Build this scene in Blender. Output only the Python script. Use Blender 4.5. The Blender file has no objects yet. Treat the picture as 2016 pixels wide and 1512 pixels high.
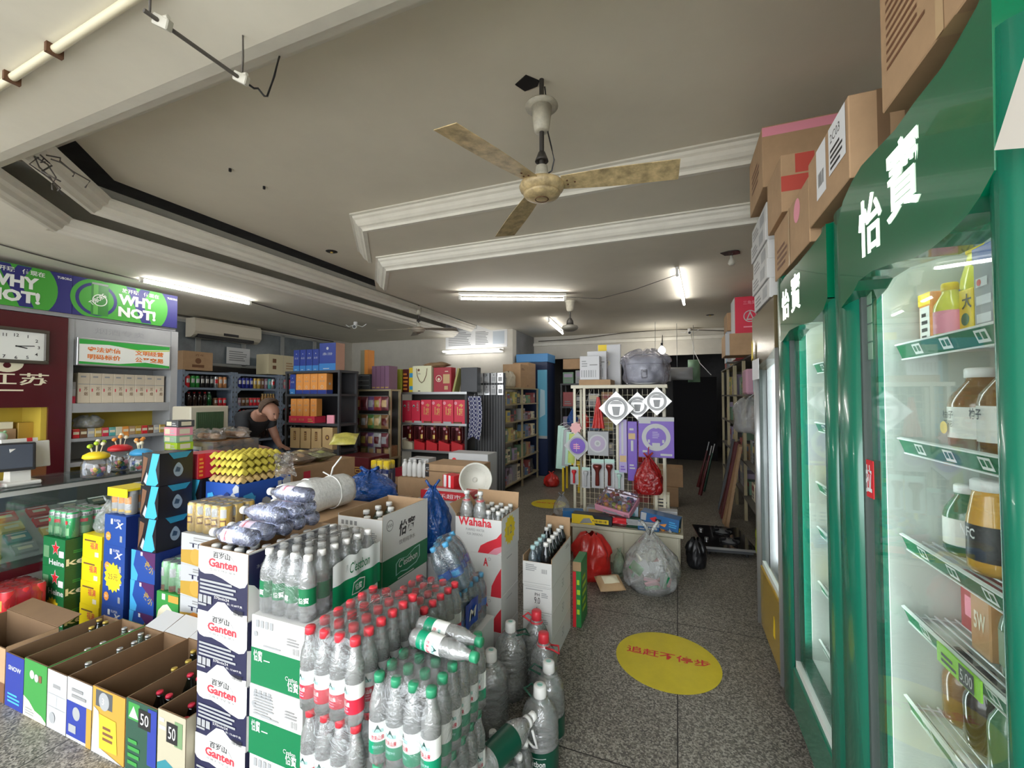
import bpy, math, random
from mathutils import Vector, Matrix
random.seed(7)
SC = bpy.context.scene
COL = SC.collection
# ---------------------------------------------------------------- camera
F_PX, YAW, PITCH, EYE = 835.0, math.radians(21.3), math.radians(1.65), 1.5
cam_data = bpy.data.cameras.new('camera'); cam = bpy.data.objects.new('camera', cam_data); COL.objects.link(cam)
cam_data.sensor_fit = 'HORIZONTAL'; cam_data.sensor_width = 36.0; cam_data.lens = 36.0 * F_PX / 2016.0
cam_data.clip_start = 0.02; cam_data.clip_end = 200
cam.location = (0, 0, EYE); cam.rotation_euler = (math.pi / 2 + PITCH, 0, YAW)
SC.camera = cam
# ---------------------------------------------------------------- world, exposure
world = bpy.data.worlds.new('world'); SC.world = world; world.use_nodes = True
_bg = world.node_tree.nodes['Background']; _bg.inputs[0].default_value = (0.93, 0.97, 1.0, 1); _bg.inputs[1].default_value = 5.0
SC.view_settings.view_transform = 'Standard'; SC.view_settings.look = 'None'
SC.view_settings.gamma = 1.0; SC.view_settings.use_curve_mapping = False
SC.view_settings.exposure = 0.48
cy = SC.cycles
cy.max_bounces = 12; cy.diffuse_bounces = 4; cy.glossy_bounces = 3; cy.transmission_bounces = 10; cy.transparent_max_bounces = 24
cy.caustics_reflective = False; cy.caustics_refractive = False; cy.sample_clamp_indirect = 4.0
cy.use_adaptive_sampling = True; cy.adaptive_threshold = 0.02; cy.use_denoising = True
TUBE_W = 42.0      # strength of the fluorescent tubes

# ---------------------------------------------------------------- pixel -> place
_fw0 = Vector((-math.sin(YAW), math.cos(YAW), 0)); _rt = Vector((math.cos(YAW), math.sin(YAW), 0)); _up0 = Vector((0, 0, 1))
_fw = _fw0 * math.cos(PITCH) + _up0 * math.sin(PITCH); _up = _up0 * math.cos(PITCH) - _fw0 * math.sin(PITCH)
_C = Vector((0, 0, EYE))
def ray(x, y): return _fw + _rt * ((x - 1008) / F_PX) + _up * ((756 - y) / F_PX)
def onz(x, y, z=0.0): d = ray(x, y); return _C + d * ((z - EYE) / d.z)
def onY(x, y, Y): d = ray(x, y); return _C + d * (Y / d.y)
def onX(x, y, X): d = ray(x, y); return _C + d * (X / d.x)

# ---------------------------------------------------------------- materials
_mats = {}
def mat(name, col, rough=0.55, metal=0.0, emit=None, estr=0.0, noise=0.0, nscale=6.0, bump=0.0, bscale=60.0, spec=0.5, alpha=1.0, coat=0.0):
    if name in _mats: return _mats[name]
    m = bpy.data.materials.new(name); m.use_nodes = True; nt = m.node_tree; b = nt.nodes['Principled BSDF']
    b.inputs['Base Color'].default_value = (*col, 1); b.inputs['Roughness'].default_value = rough; b.inputs['Metallic'].default_value = metal
    b.inputs['Specular IOR Level'].default_value = spec; b.inputs['Alpha'].default_value = alpha; b.inputs['Coat Weight'].default_value = coat
    if emit: b.inputs['Emission Color'].default_value = (*emit, 1); b.inputs['Emission Strength'].default_value = estr
    tc = nt.nodes.new('ShaderNodeTexCoord') if (noise or bump) else None
    if noise:
        n = nt.nodes.new('ShaderNodeTexNoise'); n.inputs['Scale'].default_value = nscale; n.inputs['Detail'].default_value = 6; n.inputs['Roughness'].default_value = 0.65
        nt.links.new(tc.outputs['Object'], n.inputs['Vector'])
        r = nt.nodes.new('ShaderNodeMapRange'); r.inputs[1].default_value = 0.3; r.inputs[2].default_value = 0.7; r.inputs[3].default_value = 1 - noise; r.inputs[4].default_value = 1 + noise * 0.5
        nt.links.new(n.outputs['Fac'], r.inputs[0])
        h = nt.nodes.new('ShaderNodeHueSaturation'); h.inputs['Color'].default_value = (*col, 1)
        nt.links.new(r.outputs[0], h.inputs['Value']); nt.links.new(h.outputs[0], b.inputs['Base Color'])
    if bump:
        n2 = nt.nodes.new('ShaderNodeTexNoise'); n2.inputs['Scale'].default_value = bscale; n2.inputs['Detail'].default_value = 3
        nt.links.new(tc.outputs['Object'], n2.inputs['Vector'])
        bp = nt.nodes.new('ShaderNodeBump'); bp.inputs['Strength'].default_value = bump; bp.inputs['Distance'].default_value = 0.02
        nt.links.new(n2.outputs['Fac'], bp.inputs['Height']); nt.links.new(bp.outputs[0], b.inputs['Normal'])
    _mats[name] = m; return m
def clear(name, tint=(0.95, 0.97, 0.97), haze=0.12, hazecol=(0.8, 0.84, 0.84), rough=0.06, refl=0.5, bump=0.0, bscale=25.0, refr=0.0, base=0.03):
    """see-through plastic or glass: transparent, fresnel-weighted gloss, a little milky haze"""
    if name in _mats: return _mats[name]
    m = bpy.data.materials.new(name); m.use_nodes = True; nt = m.node_tree; nt.nodes.clear(); N = nt.nodes.new; L = nt.links.new
    out = N('ShaderNodeOutputMaterial'); t = N('ShaderNodeBsdfTransparent'); t.inputs[0].default_value = (*tint, 1)
    d = N('ShaderNodeBsdfDiffuse'); d.inputs[0].default_value = (*hazecol, 1)
    g = N('ShaderNodeBsdfGlossy'); g.inputs['Roughness'].default_value = rough; g.inputs[0].default_value = (0.95, 0.97, 1, 1)
    if refr:
        rf = N('ShaderNodeBsdfRefraction'); rf.inputs['IOR'].default_value = 1.28; rf.inputs['Roughness'].default_value = 0.0; rf.inputs[0].default_value = (*tint, 1); m0 = N('ShaderNodeMixShader'); m0.inputs[0].default_value = refr; L(t.outputs[0], m0.inputs[1]); L(rf.outputs[0], m0.inputs[2]); t = m0
    m1 = N('ShaderNodeMixShader'); m1.inputs[0].default_value = haze; L(t.outputs[0], m1.inputs[1]); L(d.outputs[0], m1.inputs[2])
    lw = N('ShaderNodeLayerWeight'); lw.inputs['Blend'].default_value = 0.35
    mr = N('ShaderNodeMath'); mr.operation = 'MULTIPLY_ADD'; mr.inputs[1].default_value = refl; mr.inputs[2].default_value = base if not refr else 0.075
    L(lw.outputs['Fresnel'], mr.inputs[0]); m2 = N('ShaderNodeMixShader'); L(mr.outputs[0], m2.inputs[0]); L(m1.outputs[0], m2.inputs[1]); L(g.outputs[0], m2.inputs[2])
    L(m2.outputs[0], out.inputs[0])
    if bump:
        tc = N('ShaderNodeTexCoord'); n = N('ShaderNodeTexNoise'); n.inputs['Scale'].default_value = bscale; n.inputs['Detail'].default_value = 3; n.inputs['Distortion'].default_value = 1.5
        L(tc.outputs['Object'], n.inputs['Vector']); bp = N('ShaderNodeBump'); bp.inputs['Strength'].default_value = bump; bp.inputs['Distance'].default_value = 0.03
        L(n.outputs['Fac'], bp.inputs['Height'])
        for s in (g, lw): L(bp.outputs[0], s.inputs['Normal'])
    _mats[name] = m; return m
def lampmat(name, col, s): return mat(name, (0.9, 0.9, 0.9), 0.4, emit=col, estr=s)

WHITE = mat('white_card', (0.70, 0.70, 0.685), 0.5); KRAFT = mat('kraft', (0.42, 0.27, 0.15), 0.8, noise=0.12, nscale=9)
KRAFT_IN = mat('kraft_inside', (0.17, 0.10, 0.05), 0.85, noise=0.1); INK = mat('ink', (0.02, 0.02, 0.022), 0.5); GREYINK = mat('grey_ink', (0.25, 0.25, 0.25), 0.6)  # kraft inside is darkened: shade within open cartons put into its colour
NAVY = mat('navy_card', (0.012, 0.013, 0.05), 0.4); RED = mat('red', (0.62, 0.02, 0.03), 0.45); GREEN = mat('bottle_green', (0.0, 0.16, 0.055), 0.4)
YELLOW = mat('yellow', (0.85, 0.62, 0.02), 0.5); BLUE = mat('blue', (0.02, 0.08, 0.38), 0.4); SKY = mat('sky_blue', (0.06, 0.38, 0.72), 0.4)
ORANGE = mat('orange', (0.80, 0.30, 0.05), 0.5); BLACK = mat('black', (0.012, 0.012, 0.014), 0.4); GREY = mat('grey', (0.32, 0.33, 0.34), 0.5)
DKGREY = mat('dark_grey', (0.07, 0.075, 0.08), 0.5); GOLD = mat('gold_ink', (0.65, 0.45, 0.12), 0.35, 0.4); CREAM = mat('cream', (0.74, 0.68, 0.50), 0.5)
LIME = mat('lime', (0.42, 0.62, 0.03), 0.5); PURPLE = mat('purple', (0.14, 0.06, 0.42), 0.4); PINK = mat('pink', (0.80, 0.30, 0.38), 0.5)
TEAL = mat('teal', (0.10, 0.42, 0.42), 0.5); SILVER = mat('silver', (0.6, 0.61, 0.62), 0.3, 0.8); BROWN = mat('brown', (0.16, 0.07, 0.03), 0.6); CRIMSON = mat('crimson_card', (0.62, 0.03, 0.07), 0.4)
MARB = mat('maroon_gift', (.10, .012, .015), .35); PAPER = mat('paper', (0.75, 0.76, 0.77), 0.7); STEEL = mat('steel', (0.45, 0.46, 0.47), 0.35, 0.7); WOOD = mat('wood', (0.33, 0.2, 0.1), 0.6, noise=0.2, nscale=12)
FILM = clear('shrink_film', (0.985, 0.99, 0.99), 0.05, (0.9, 0.92, 0.92), 0.12, 0.55, 0.5, 22)
PET = clear('clear_bottle', (0.975, 0.985, 0.98), 0.2, (0.94, 0.97, 0.96), 0.05, 0.95, 0.3, 22, .5)
PET_GREEN = clear('green_tinted_bottle', (0.72, 0.88, 0.80), 0.15, (0.5, 0.7, 0.6), 0.05, 0.8, 0.3, 22, .55)
PET_BLUE = clear('blue_tinted_bottle', (0.72, 0.86, 0.95), 0.15, (0.6, 0.78, 0.92), 0.05, 0.9, 0.35, 24, .55)
PET_VIOLET = clear('violet_tinted_bottle', (0.78, 0.82, 0.96), 0.13, (0.55, 0.6, 0.9), 0.05, 1.0, 0.4, 20, .6)

# ---------------------------------------------------------------- text meshes
_txt = {}
def text_mesh(s, bold=0.0, shear=0.0):
    k = (s, bold, shear)
    if k not in _txt:
        c = bpy.data.curves.new('lettering', 'FONT'); c.body = s; c.resolution_u = 2; c.offset = bold; c.shear = shear
        o = bpy.data.objects.new('lettering', c); m = o.to_mesh()
        vs = [v.co.copy() for v in m.vertices]; fs = [tuple(p.vertices) for p in m.polygons]
        o.to_mesh_clear(); bpy.data.objects.remove(o); bpy.data.curves.remove(c)
        x0 = min(v.x for v in vs); x1 = max(v.x for v in vs); y0 = min(v.y for v in vs); y1 = max(v.y for v in vs)
        _txt[k] = ([((v.x - x0), (v.y - y0)) for v in vs], fs, x1 - x0, y1 - y0)
    return _txt[k]

# ---------------------------------------------------------------- mesh builder
class MB:
    def __init__(s): s.v = []; s.f = []; s.mi = []; s.sm = []; s.mats = []; s.M = Matrix.Identity(4); s.layer = 0
    def m(s, mt):
        if mt not in s.mats: s.mats.append(mt)
        return s.mats.index(mt)
    def add(s, vs, fs, mt, smooth=False):
        b = len(s.v); s.v.extend([s.M @ Vector(p) for p in vs]); i = s.m(mt)
        for f in fs: s.f.append([b + k for k in f]); s.mi.append(i); s.sm.append(smooth)
        return s
    def at(s, loc=(0, 0, 0), rx=0, ry=0, rz=0):
        s.M = Matrix.Translation(loc) @ Matrix.Rotation(rz, 4, 'Z') @ Matrix.Rotation(ry, 4, 'Y') @ Matrix.Rotation(rx, 4, 'X'); return s
    def box(s, x0, x1, y0, y1, z0, z1, mt, b=0.0):
        if b <= 0:
            vs = [(x0, y0, z0), (x1, y0, z0), (x1, y1, z0), (x0, y1, z0), (x0, y0, z1), (x1, y0, z1), (x1, y1, z1), (x0, y1, z1)]
            return s.add(vs, [(3, 2, 1, 0), (4, 5, 6, 7), (0, 1, 5, 4), (1, 2, 6, 5), (2, 3, 7, 6), (3, 0, 4, 7)], mt)
        def ring(i, z): return [(x0 + i, y0 + b, z), (x0 + b, y0 + i, z), (x1 - b, y0 + i, z), (x1 - i, y0 + b, z), (x1 - i, y1 - b, z), (x1 - b, y1 - i, z), (x0 + b, y1 - i, z), (x0 + i, y1 - b, z)]
        def inner(z): return [(x0 + b, y0 + b, z)] * 0 + ring(b * 0.7, z)
        vs = inner(z0) + ring(0, z0 + b) + ring(0, z1 - b) + inner(z1); fs = [tuple(reversed(range(8))), tuple(range(24, 32))]
        for k in range(3):
            for i in range(8): fs.append((k * 8 + i, k * 8 + (i + 1) % 8, k * 8 + 8 + (i + 1) % 8, k * 8 + 8 + i))
        return s.add(vs, fs, mt)
    def lathe(s, prof, mt, n=20, smooth=True, capb=True, capt=True, sx=1.0, sy=1.0):
        vs = []; fs = []
        for r, z in prof:
            for i in range(n): a = 2 * math.pi * i / n; vs.append((r * math.cos(a) * sx, r * math.sin(a) * sy, z))
        for k in range(len(prof) - 1):
            for i in range(n): j = (i + 1) % n; fs.append((k * n + i, k * n + j, k * n + n + j, k * n + n + i))
        if capb: fs.append(tuple(reversed(range(n))))
        if capt: fs.append(tuple(range((len(prof) - 1) * n, len(prof) * n)))
        return s.add(vs, fs, mt, smooth)
    def cyl(s, p0, p1, r, mt, n=12, r2=None, smooth=True):
        p0 = Vector(p0); p1 = Vector(p1); d = (p1 - p0); q = d.to_track_quat('Z', 'Y').to_matrix()
        r2 = r if r2 is None else r2; vs = []
        for p, rr in ((p0, r), (p1, r2)):
            for i in range(n): a = 2 * math.pi * i / n; vs.append(p + q @ Vector((rr * math.cos(a), rr * math.sin(a), 0)))
        fs = [(i, (i + 1) % n, n + (i + 1) % n, n + i) for i in range(n)]
        s.add(vs, fs, mt, smooth); return s.add(vs, [tuple(reversed(range(n))), tuple(range(n, 2 * n))], mt)
    def tube(s, pts, r, mt, n=6):
        pts = [Vector(p) for p in pts]; vs = []; fs = []
        for k, p in enumerate(pts):
            d = (pts[min(k + 1, len(pts) - 1)] - pts[max(k - 1, 0)]); q = d.to_track_quat('Z', 'Y').to_matrix()
            for i in range(n): a = 2 * math.pi * i / n; vs.append(p + q @ Vector((r * math.cos(a), r * math.sin(a), 0)))
        for k in range(len(pts) - 1):
            for i in range(n): j = (i + 1) % n; fs.append((k * n + i, k * n + j, k * n + n + j, k * n + n + i))
        fs += [tuple(reversed(range(n))), tuple(range((len(pts) - 1) * n, len(pts) * n))]
        return s.add(vs, fs, mt, True)
    def prism(s, poly, o, U, V, t, mt):
        """polygon poly in the plane o + x U + y V, thickened by t along U x V"""
        o = Vector(o); U = Vector(U); V = Vector(V); N = U.cross(V).normalized() * t; n = len(poly)
        a = [o + U * x + V * y for x, y in poly]; vs = a + [p + N for p in a]
        fs = [tuple(reversed(range(n))), tuple(range(n, 2 * n))] + [(i, (i + 1) % n, n + (i + 1) % n, n + i) for i in range(n)]
        return s.add(vs, fs, mt)
    def sweep(s, prof, path, mt, smooth=False):
        """profile (a, z) swept along an XY path with mitred corners; a points to the left of travel"""
        P = [Vector((p[0], p[1])) for p in path]; vs = []; fs = []; n = len(prof)
        for k, p in enumerate(P):
            d0 = (P[k] - P[k - 1]).normalized() if k else (P[1] - P[0]).normalized(); d1 = (P[k + 1] - P[k]).normalized() if k < len(P) - 1 else d0
            n0 = Vector((-d0.y, d0.x)); n1 = Vector((-d1.y, d1.x)); b = (n0 + n1).normalized(); b /= max(0.3, b.dot(n0))
            for a, z in prof: vs.append((p.x + b.x * a, p.y + b.y * a, z))
        for k in range(len(P) - 1):
            for i in range(n): j = (i + 1) % n; fs.append((k * n + i, k * n + j, k * n + n + j, k * n + n + i))
        fs += [tuple(reversed(range(n))), tuple(range((len(P) - 1) * n, len(P) * n))]
        return s.add(vs, fs, mt, smooth)
    # prints lie a fraction of a millimetre above a face given by origin o and edge vectors U, V; coordinates run 0..1
    def face(s, o, U, V): s.o = Vector(o); s.U = Vector(U); s.V = Vector(V); s.N = s.U.cross(s.V).normalized(); s.layer = 0; return s
    def _p(s, x, y): return s.o + s.U * x + s.V * y + s.N * (0.0005 + 0.0003 * s.layer)
    def poly(s, pts, mt): s.layer += 1; return s.add([s._p(x, y) for x, y in pts], [tuple(range(len(pts)))], mt)
    def rect(s, x0, y0, x1, y1, mt): return s.poly([(x0, y0), (x1, y0), (x1, y1), (x0, y1)], mt)
    def disc(s, cx, cy, r, mt, n=24, ry=None):
        ry = r * s.U.length / s.V.length if ry is None else ry
        return s.poly([(cx + r * math.cos(2 * math.pi * i / n), cy + ry * math.sin(2 * math.pi * i / n)) for i in range(n)], mt)
    def burst(s, cx, cy, r, mt, n=14, inner=0.8):
        k = s.U.length / s.V.length
        return s.poly([(cx + r * (1 if i % 2 else inner) * math.cos(math.pi * i / n), cy + r * k * (1 if i % 2 else inner) * math.sin(math.pi * i / n)) for i in range(2 * n)], mt)
    def lines(s, x0, y0, x1, y1, n, mt, fill=0.5, seed=1):
        rr = random.Random(seed); h = (y1 - y0) / n
        for i in range(n):
            y = y1 - (i + 1) * h; s.rect(x0, y, x0 + (x1 - x0) * rr.uniform(0.7, 1), y + h * fill, mt); s.layer -= 1
        s.layer += 1; return s
    def bars(s, x0, y0, x1, y1, mt, n=14):
        rr = random.Random(3); w = (x1 - x0) / n
        for i in range(n): s.rect(x0 + i * w, y0, x0 + i * w + w * rr.uniform(0.3, 0.7), y1, mt); s.layer -= 1
        s.layer += 1; return s
    def text(s, t, x, y, h, mt, w=None, bold=0.0, shear=0.0, rot=0.0, center=False):
        """text whose glyph box is h (fraction of V) tall, w (fraction of U) wide; (x, y) its lower left corner"""
        vs, fs, tw, th = text_mesh(t, bold, shear); s.layer += 1; hh = h * s.V.length; k = hh / th; kw = k if w is None else w * s.U.length / tw
        ul = s.U.normalized(); vl = s.V.normalized(); o = s.o + s.U * x + s.V * y + s.N * (0.0005 + 0.0003 * s.layer)
        if center: o = o - ul * (tw * kw / 2) - vl * (th * k / 2)
        c, sn = math.cos(rot), math.sin(rot); ua = ul * c + vl * sn; va = vl * c - ul * sn
        return s.add([o + ua * (a * kw) + va * (b * k) for a, b in vs], fs, mt)
    def ctext(s, t, r, z, h, mt, w=None, ang=-math.pi / 2, bold=0.02):
        """lettering wrapped round a cylinder of radius r, centred on angle ang, lower edge at z, h tall, w wide"""
        vs, fs, tw, th = text_mesh(t, bold); k = h / th; kw = k if w is None else w / tw; x0 = tw * kw / 2
        return s.add([((r + .0006) * math.cos(ang + (a * kw - x0) / r), (r + .0006) * math.sin(ang + (a * kw - x0) / r), z + b * k) for a, b in vs], fs, mt)
    def cpatch(s, r, a0, a1, z0, z1, mt, n=8):
        return s.grid(lambda u, v: ((r) * math.cos(a0 + (a1 - a0) * u), r * math.sin(a0 + (a1 - a0) * u), z0 + (z1 - z0) * v), n, 2, mt)
    def grid(s, fn, nu, nv, mt, smooth=True, wrapu=False):
        vs = [fn(i / (nu if wrapu else nu - 1), j / (nv - 1)) for j in range(nv) for i in range(nu)]; fs = []
        for j in range(nv - 1):
            for i in range(nu if wrapu else nu - 1): k = (i + 1) % nu; fs.append((j * nu + i, j * nu + k, j * nu + nu + k, j * nu + nu + i))
        return s.add(vs, fs, mt, smooth)
    def mesh(s, name):
        me = bpy.data.meshes.new(name); me.from_pydata([tuple(v) for v in s.v], [], s.f)
        for mt in s.mats: me.materials.append(mt)
        me.polygons.foreach_set('material_index', s.mi); me.polygons.foreach_set('use_smooth', s.sm); me.update(); return me
    def build(s, name, parent=None, loc=None, rz=0.0): return inst(s.mesh(name), name, parent, loc, rz)
def inst(me, name, parent=None, loc=None, rz=0.0):
    o = bpy.data.objects.new(name, me); COL.objects.link(o)
    if parent: o.parent = parent
    if loc is not None: o.location = loc
    if rz: o.rotation_euler.z = rz
    return o
def tag(o, label=None, cat=None, group=None, kind=None):
    if label: o['label'] = label
    if cat: o['category'] = cat
    if group: o['group'] = group
    if kind: o['kind'] = kind
    return o
def thing(name, label, cat, loc=(0, 0, 0), rz=0.0, group=None):
    o = bpy.data.objects.new(name, None); o.empty_display_size = 0.05; COL.objects.link(o); o.location = loc; o.rotation_euler.z = rz
    return tag(o, label, cat, group)
def struct(mb, name, parent=None): o = mb.build(name, parent); return o if parent else tag(o, kind='structure')
def copy_tree(o, parent=None):
    c = o.copy(); COL.objects.link(c)
    if parent: c.parent = parent
    for ch in list(o.children): copy_tree(ch, c)
    return c
ORD = ['first', 'second', 'third', 'fourth', 'fifth', 'sixth', 'seventh', 'eighth', 'ninth', 'tenth', 'eleventh', 'twelfth', 'thirteenth', 'fourteenth', 'fifteenth', 'sixteenth', 'seventeenth', 'eighteenth']
def front(mb, w, d, h): return mb.face((0, 0, 0), (w, 0, 0), (0, 0, h))
def right(mb, w, d, h): return mb.face((w, 0, 0), (0, d, 0), (0, 0, h))
def left(mb, w, d, h): return mb.face((0, d, 0), (0, -d, 0), (0, 0, h))
def top(mb, w, d, h): return mb.face((0, 0, h), (w, 0, 0), (0, d, 0))
def bottom(mb, w, d, h): return mb.face((0, d, 0), (w, 0, 0), (0, -d, 0))
def carton(name, label, cat, loc, size, mt, fr=None, rt=None, tp=None, lf=None, bt=None, group=None, rz=0.0, bev=0.003):
    """closed box as one mesh, standing at its front left bottom corner"""
    w, d, h = size; mb = MB(); mb.box(0, w, 0, d, 0, h, mt, bev)
    for fn, pr in ((front, fr), (right, rt), (top, tp), (left, lf), (bottom, bt)):
        if pr: fn(mb, w, d, h); pr(mb)
    return tag(mb.build(name, None, loc, rz), label, cat, group)
# ================================================================ THE ROOM
ZI, ZM, ZF, ZP = 3.04, 2.92, 2.80, 2.70          # inner ceiling, the two steps beyond, the soffit along front and left
XL, XR, YB = -6.85, 1.45, 7.6
CEIL = mat('ceiling_paint', (0.75, 0.70, 0.585), 0.85, noise=0.07, nscale=1.3, bump=0.05, bscale=20)
SOFFIT = mat('soffit_paint', (0.80, 0.76, 0.65), 0.85, noise=0.08, nscale=1.7)
MOULD = mat('moulding_paint', (0.80, 0.77, 0.68), 0.6, noise=0.08, nscale=5)
WALLP = mat('wall_paint', (0.62, 0.59, 0.52), 0.8, noise=0.1, nscale=2.5)
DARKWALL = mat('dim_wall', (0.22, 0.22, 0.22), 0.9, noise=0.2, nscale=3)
def terrazzo():
    m = bpy.data.materials.new('terrazzo'); m.use_nodes = True; nt = m.node_tree; N = nt.nodes.new; L = nt.links.new; b = nt.nodes['Principled BSDF']
    tc = N('ShaderNodeTexCoord'); v = N('ShaderNodeTexVoronoi'); v.inputs['Scale'].default_value = 150; L(tc.outputs['Object'], v.inputs['Vector'])
    cr = N('ShaderNodeValToRGB'); e = cr.color_ramp.elements; e[0].color = (0.10, 0.092, 0.08, 1); e[1].color = (0.46, 0.43, 0.37, 1); e[0].position = 0.1; e[1].position = 0.95
    e2 = cr.color_ramp.elements.new(0.5); e2.color = (0.23, 0.21, 0.175, 1)
    sp = N('ShaderNodeSeparateColor'); L(v.outputs['Color'], sp.inputs[0]); L(sp.outputs[0], cr.inputs[0])
    n = N('ShaderNodeTexNoise'); n.inputs['Scale'].default_value = 1.5; n.inputs['Detail'].default_value = 5; L(tc.outputs['Object'], n.inputs['Vector'])
    mx = N('ShaderNodeMix'); mx.data_type = 'RGBA'; mx.blend_type = 'MULTIPLY'; mx.inputs[0].default_value = 0.5; L(cr.outputs[0], mx.inputs[6]); L(n.outputs['Fac'], mx.inputs[7])
    # dark joints every 1.24 m
    sx = N('ShaderNodeSeparateXYZ'); L(tc.outputs['Object'], sx.inputs[0]); prev = None
    for ax, off in ((0, 0.015), (1, -1.81)):
        a = N('ShaderNodeMath'); a.operation = 'ADD'; a.inputs[1].default_value = off; L(sx.outputs[ax], a.inputs[0])
        md = N('ShaderNodeMath'); md.operation = 'PINGPONG'; md.inputs[1].default_value = 0.62; L(a.outputs[0], md.inputs[0])
        lt = N('ShaderNodeMath'); lt.operation = 'LESS_THAN'; lt.inputs[1].default_value = 0.003; L(md.outputs[0], lt.inputs[0])
        if prev: mxx = N('ShaderNodeMath'); mxx.operation = 'MAXIMUM'; L(prev.outputs[0], mxx.inputs[0]); L(lt.outputs[0], mxx.inputs[1]); prev = mxx
        else: prev = lt
    m2 = N('ShaderNodeMix'); m2.data_type = 'RGBA'; m2.inputs[7].default_value = (0.012, 0.01, 0.009, 1); L(prev.outputs[0], m2.inputs[0]); L(mx.outputs[2], m2.inputs[6])
    L(m2.outputs[2], b.inputs['Base Color']); b.inputs['Roughness'].default_value = 0.42; b.inputs['Specular IOR Level'].default_value = 0.35
    return m
TERR = terrazzo()
mb = MB(); mb.box(XL - 0.2, XR + 0.2, -2.5, 14.2, -0.12, 0.0, TERR); struct(mb, 'floor')
PAVE = mat('pavement', (0.55, 0.53, 0.50), 0.9, noise=0.15, nscale=3)
mb = MB(); mb.box(-14, 10, -14, -2.5, -0.2, -0.08, PAVE); struct(mb, 'pavement')
# inner ceiling slab, with the far part stepped down in two chamfered steps
def slab(path, z0, z1, mt, name):
    mb = MB(); n = len(path); vs = [(x, y, z0) for x, y in path] + [(x, y, z1) for x, y in path]
    mb.add(vs, [tuple(reversed(range(n))), tuple(range(n, 2 * n))] + [(i, (i + 1) % n, n + (i + 1) % n, n + i) for i in range(n)], mt); return struct(mb, name)
slab([(-3.0, -.6), (XR + .2, -.6), (XR + .2, YB + 1.6), (-3.73, YB + 1.6), (-3.73, 1.75), (-3.0, 1.02)], ZI, ZI + .2, CEIL, 'ceiling')
SLOT_SHADE = mat('cove_slot_shade', (.10, .10, .11), .9, noise=.3, nscale=4)  # shade of the cove slots put into the colour
mb = MB(); mb.box(-4.7, -2.6, .8, YB + .2, 3.28, 3.4, SLOT_SHADE); struct(mb, 'ceiling_shade_slab')  # slab added above the slots to make them dark
slab([(XR, 2.93), (XR, YB + 1.4), (-3.75, YB + 1.4), (-3.75, 4.6), (-2.49, 2.93)], ZM, ZI, CEIL, 'ceiling_step_upper')
slab([(XR, 3.62), (XR, YB + 1.4), (-3.4, YB + 1.4), (-3.4, 4.35), (-2.78, 3.62)], ZF, ZM, CEIL, 'ceiling_step_lower')
# crown mouldings on the two steps (stop short at cut ends on the chamfers)
def crown(z0, z1, d): # profile sticking out d from the step's face, a = outward
    h = z1 - z0
    return [(0, z0 - 0.004), (d * 0.25, z0 - 0.004), (d * 0.3, z0 + h * 0.12), (d * 0.38, z0 + h * 0.2), (d * 0.5, z0 + h * 0.26), (d * 0.62, z0 + h * 0.42), (d * 0.7, z0 + h * 0.62), (d * 0.8, z0 + h * 0.72), (d * 0.85, z0 + h * 0.86), (d, z0 + h * 0.9), (d, z1 - 0.001), (0, z1 - 0.001)]
mb = MB(); mb.sweep([(-a, z) for a, z in crown(ZM, ZI, 0.14)][::-1], [(-3.02, 3.63), (-2.49, 2.93), (XR, 2.93)][::1], MOULD); struct(mb, 'trim_1')
mb = MB(); mb.sweep([(-a, z) for a, z in crown(ZF, ZM, 0.14)][::-1], [(-3.32, 4.27), (-2.78, 3.62), (XR, 3.62)], MOULD); struct(mb, 'trim_2')
# soffit along the left side and the front, with two cove lips on the left
mb = MB(); mb.box(XL, -4.55, 1.0, YB, ZP, 3.3, SOFFIT); mb.box(-4.55, -4.24, 1.6, YB, ZP, ZP + 0.05, SOFFIT)
mb.add([(-4.55, 1.0, ZP), (-3.6, 1.0, ZP), (-4.2, 1.6, ZP), (-4.55, 1.6, ZP), (-4.55, 1.0, ZP + .05), (-3.6, 1.0, ZP + .05), (-4.2, 1.6, ZP + .05), (-4.55, 1.6, ZP + .05)], [(0, 3, 2, 1), (4, 5, 6, 7), (1, 2, 6, 5), (2, 3, 7, 6), (0, 1, 5, 4), (3, 0, 4, 7)], SOFFIT)
struct(mb, 'ceiling_soffit_left')
mb = MB(); mb.box(XL, XR + .2, -1.2, 1.0, ZP, 3.3, SOFFIT); struct(mb, 'ceiling_beam_front')
def lip(x, z0, z1):   # cove lip: outer face moulded, trough behind it
    h = z1 - z0; return [(0, z0), (0.02, z0 + 0.004), (0.035, z0 + h * .15), (0.06, z0 + h * .25), (0.075, z0 + h * .5), (0.105, z0 + h * .62), (0.115, z0 + h * .9), (0.13, z1), (0.118, z1), (0.1, z1 - .008), (0.0, z0 + .025)]
mb = MB(); mb.sweep(lip(0, ZP, 2.80), [(-4.24, YB), (-4.24, 1.64), (-3.52, 0.92)], MOULD); struct(mb, 'trim_3')
mb = MB(); mb.sweep(lip(0, 2.79, 2.90), [(-3.85, YB), (-3.85, 1.68), (-3.29, 1.12)], MOULD); struct(mb, 'trim_4')
mb = MB(); mb.box(-3.96, -3.84, 1.69, YB, 2.885, 2.90, SOFFIT)
mb.add([(-3.36, 1.0, 2.885), (-3.16, 1.0, 2.885), (-3.84, 1.69, 2.885), (-3.96, 1.69, 2.885), (-3.36, 1.0, 2.9), (-3.16, 1.0, 2.9), (-3.84, 1.69, 2.9), (-3.96, 1.69, 2.9)], [(0, 3, 2, 1), (4, 5, 6, 7), (1, 2, 6, 5), (2, 3, 7, 6)], SOFFIT)
mb.box(-4.56, -4.55, 0.9, YB, ZP + .05, 2.885, SOFFIT)
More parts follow.
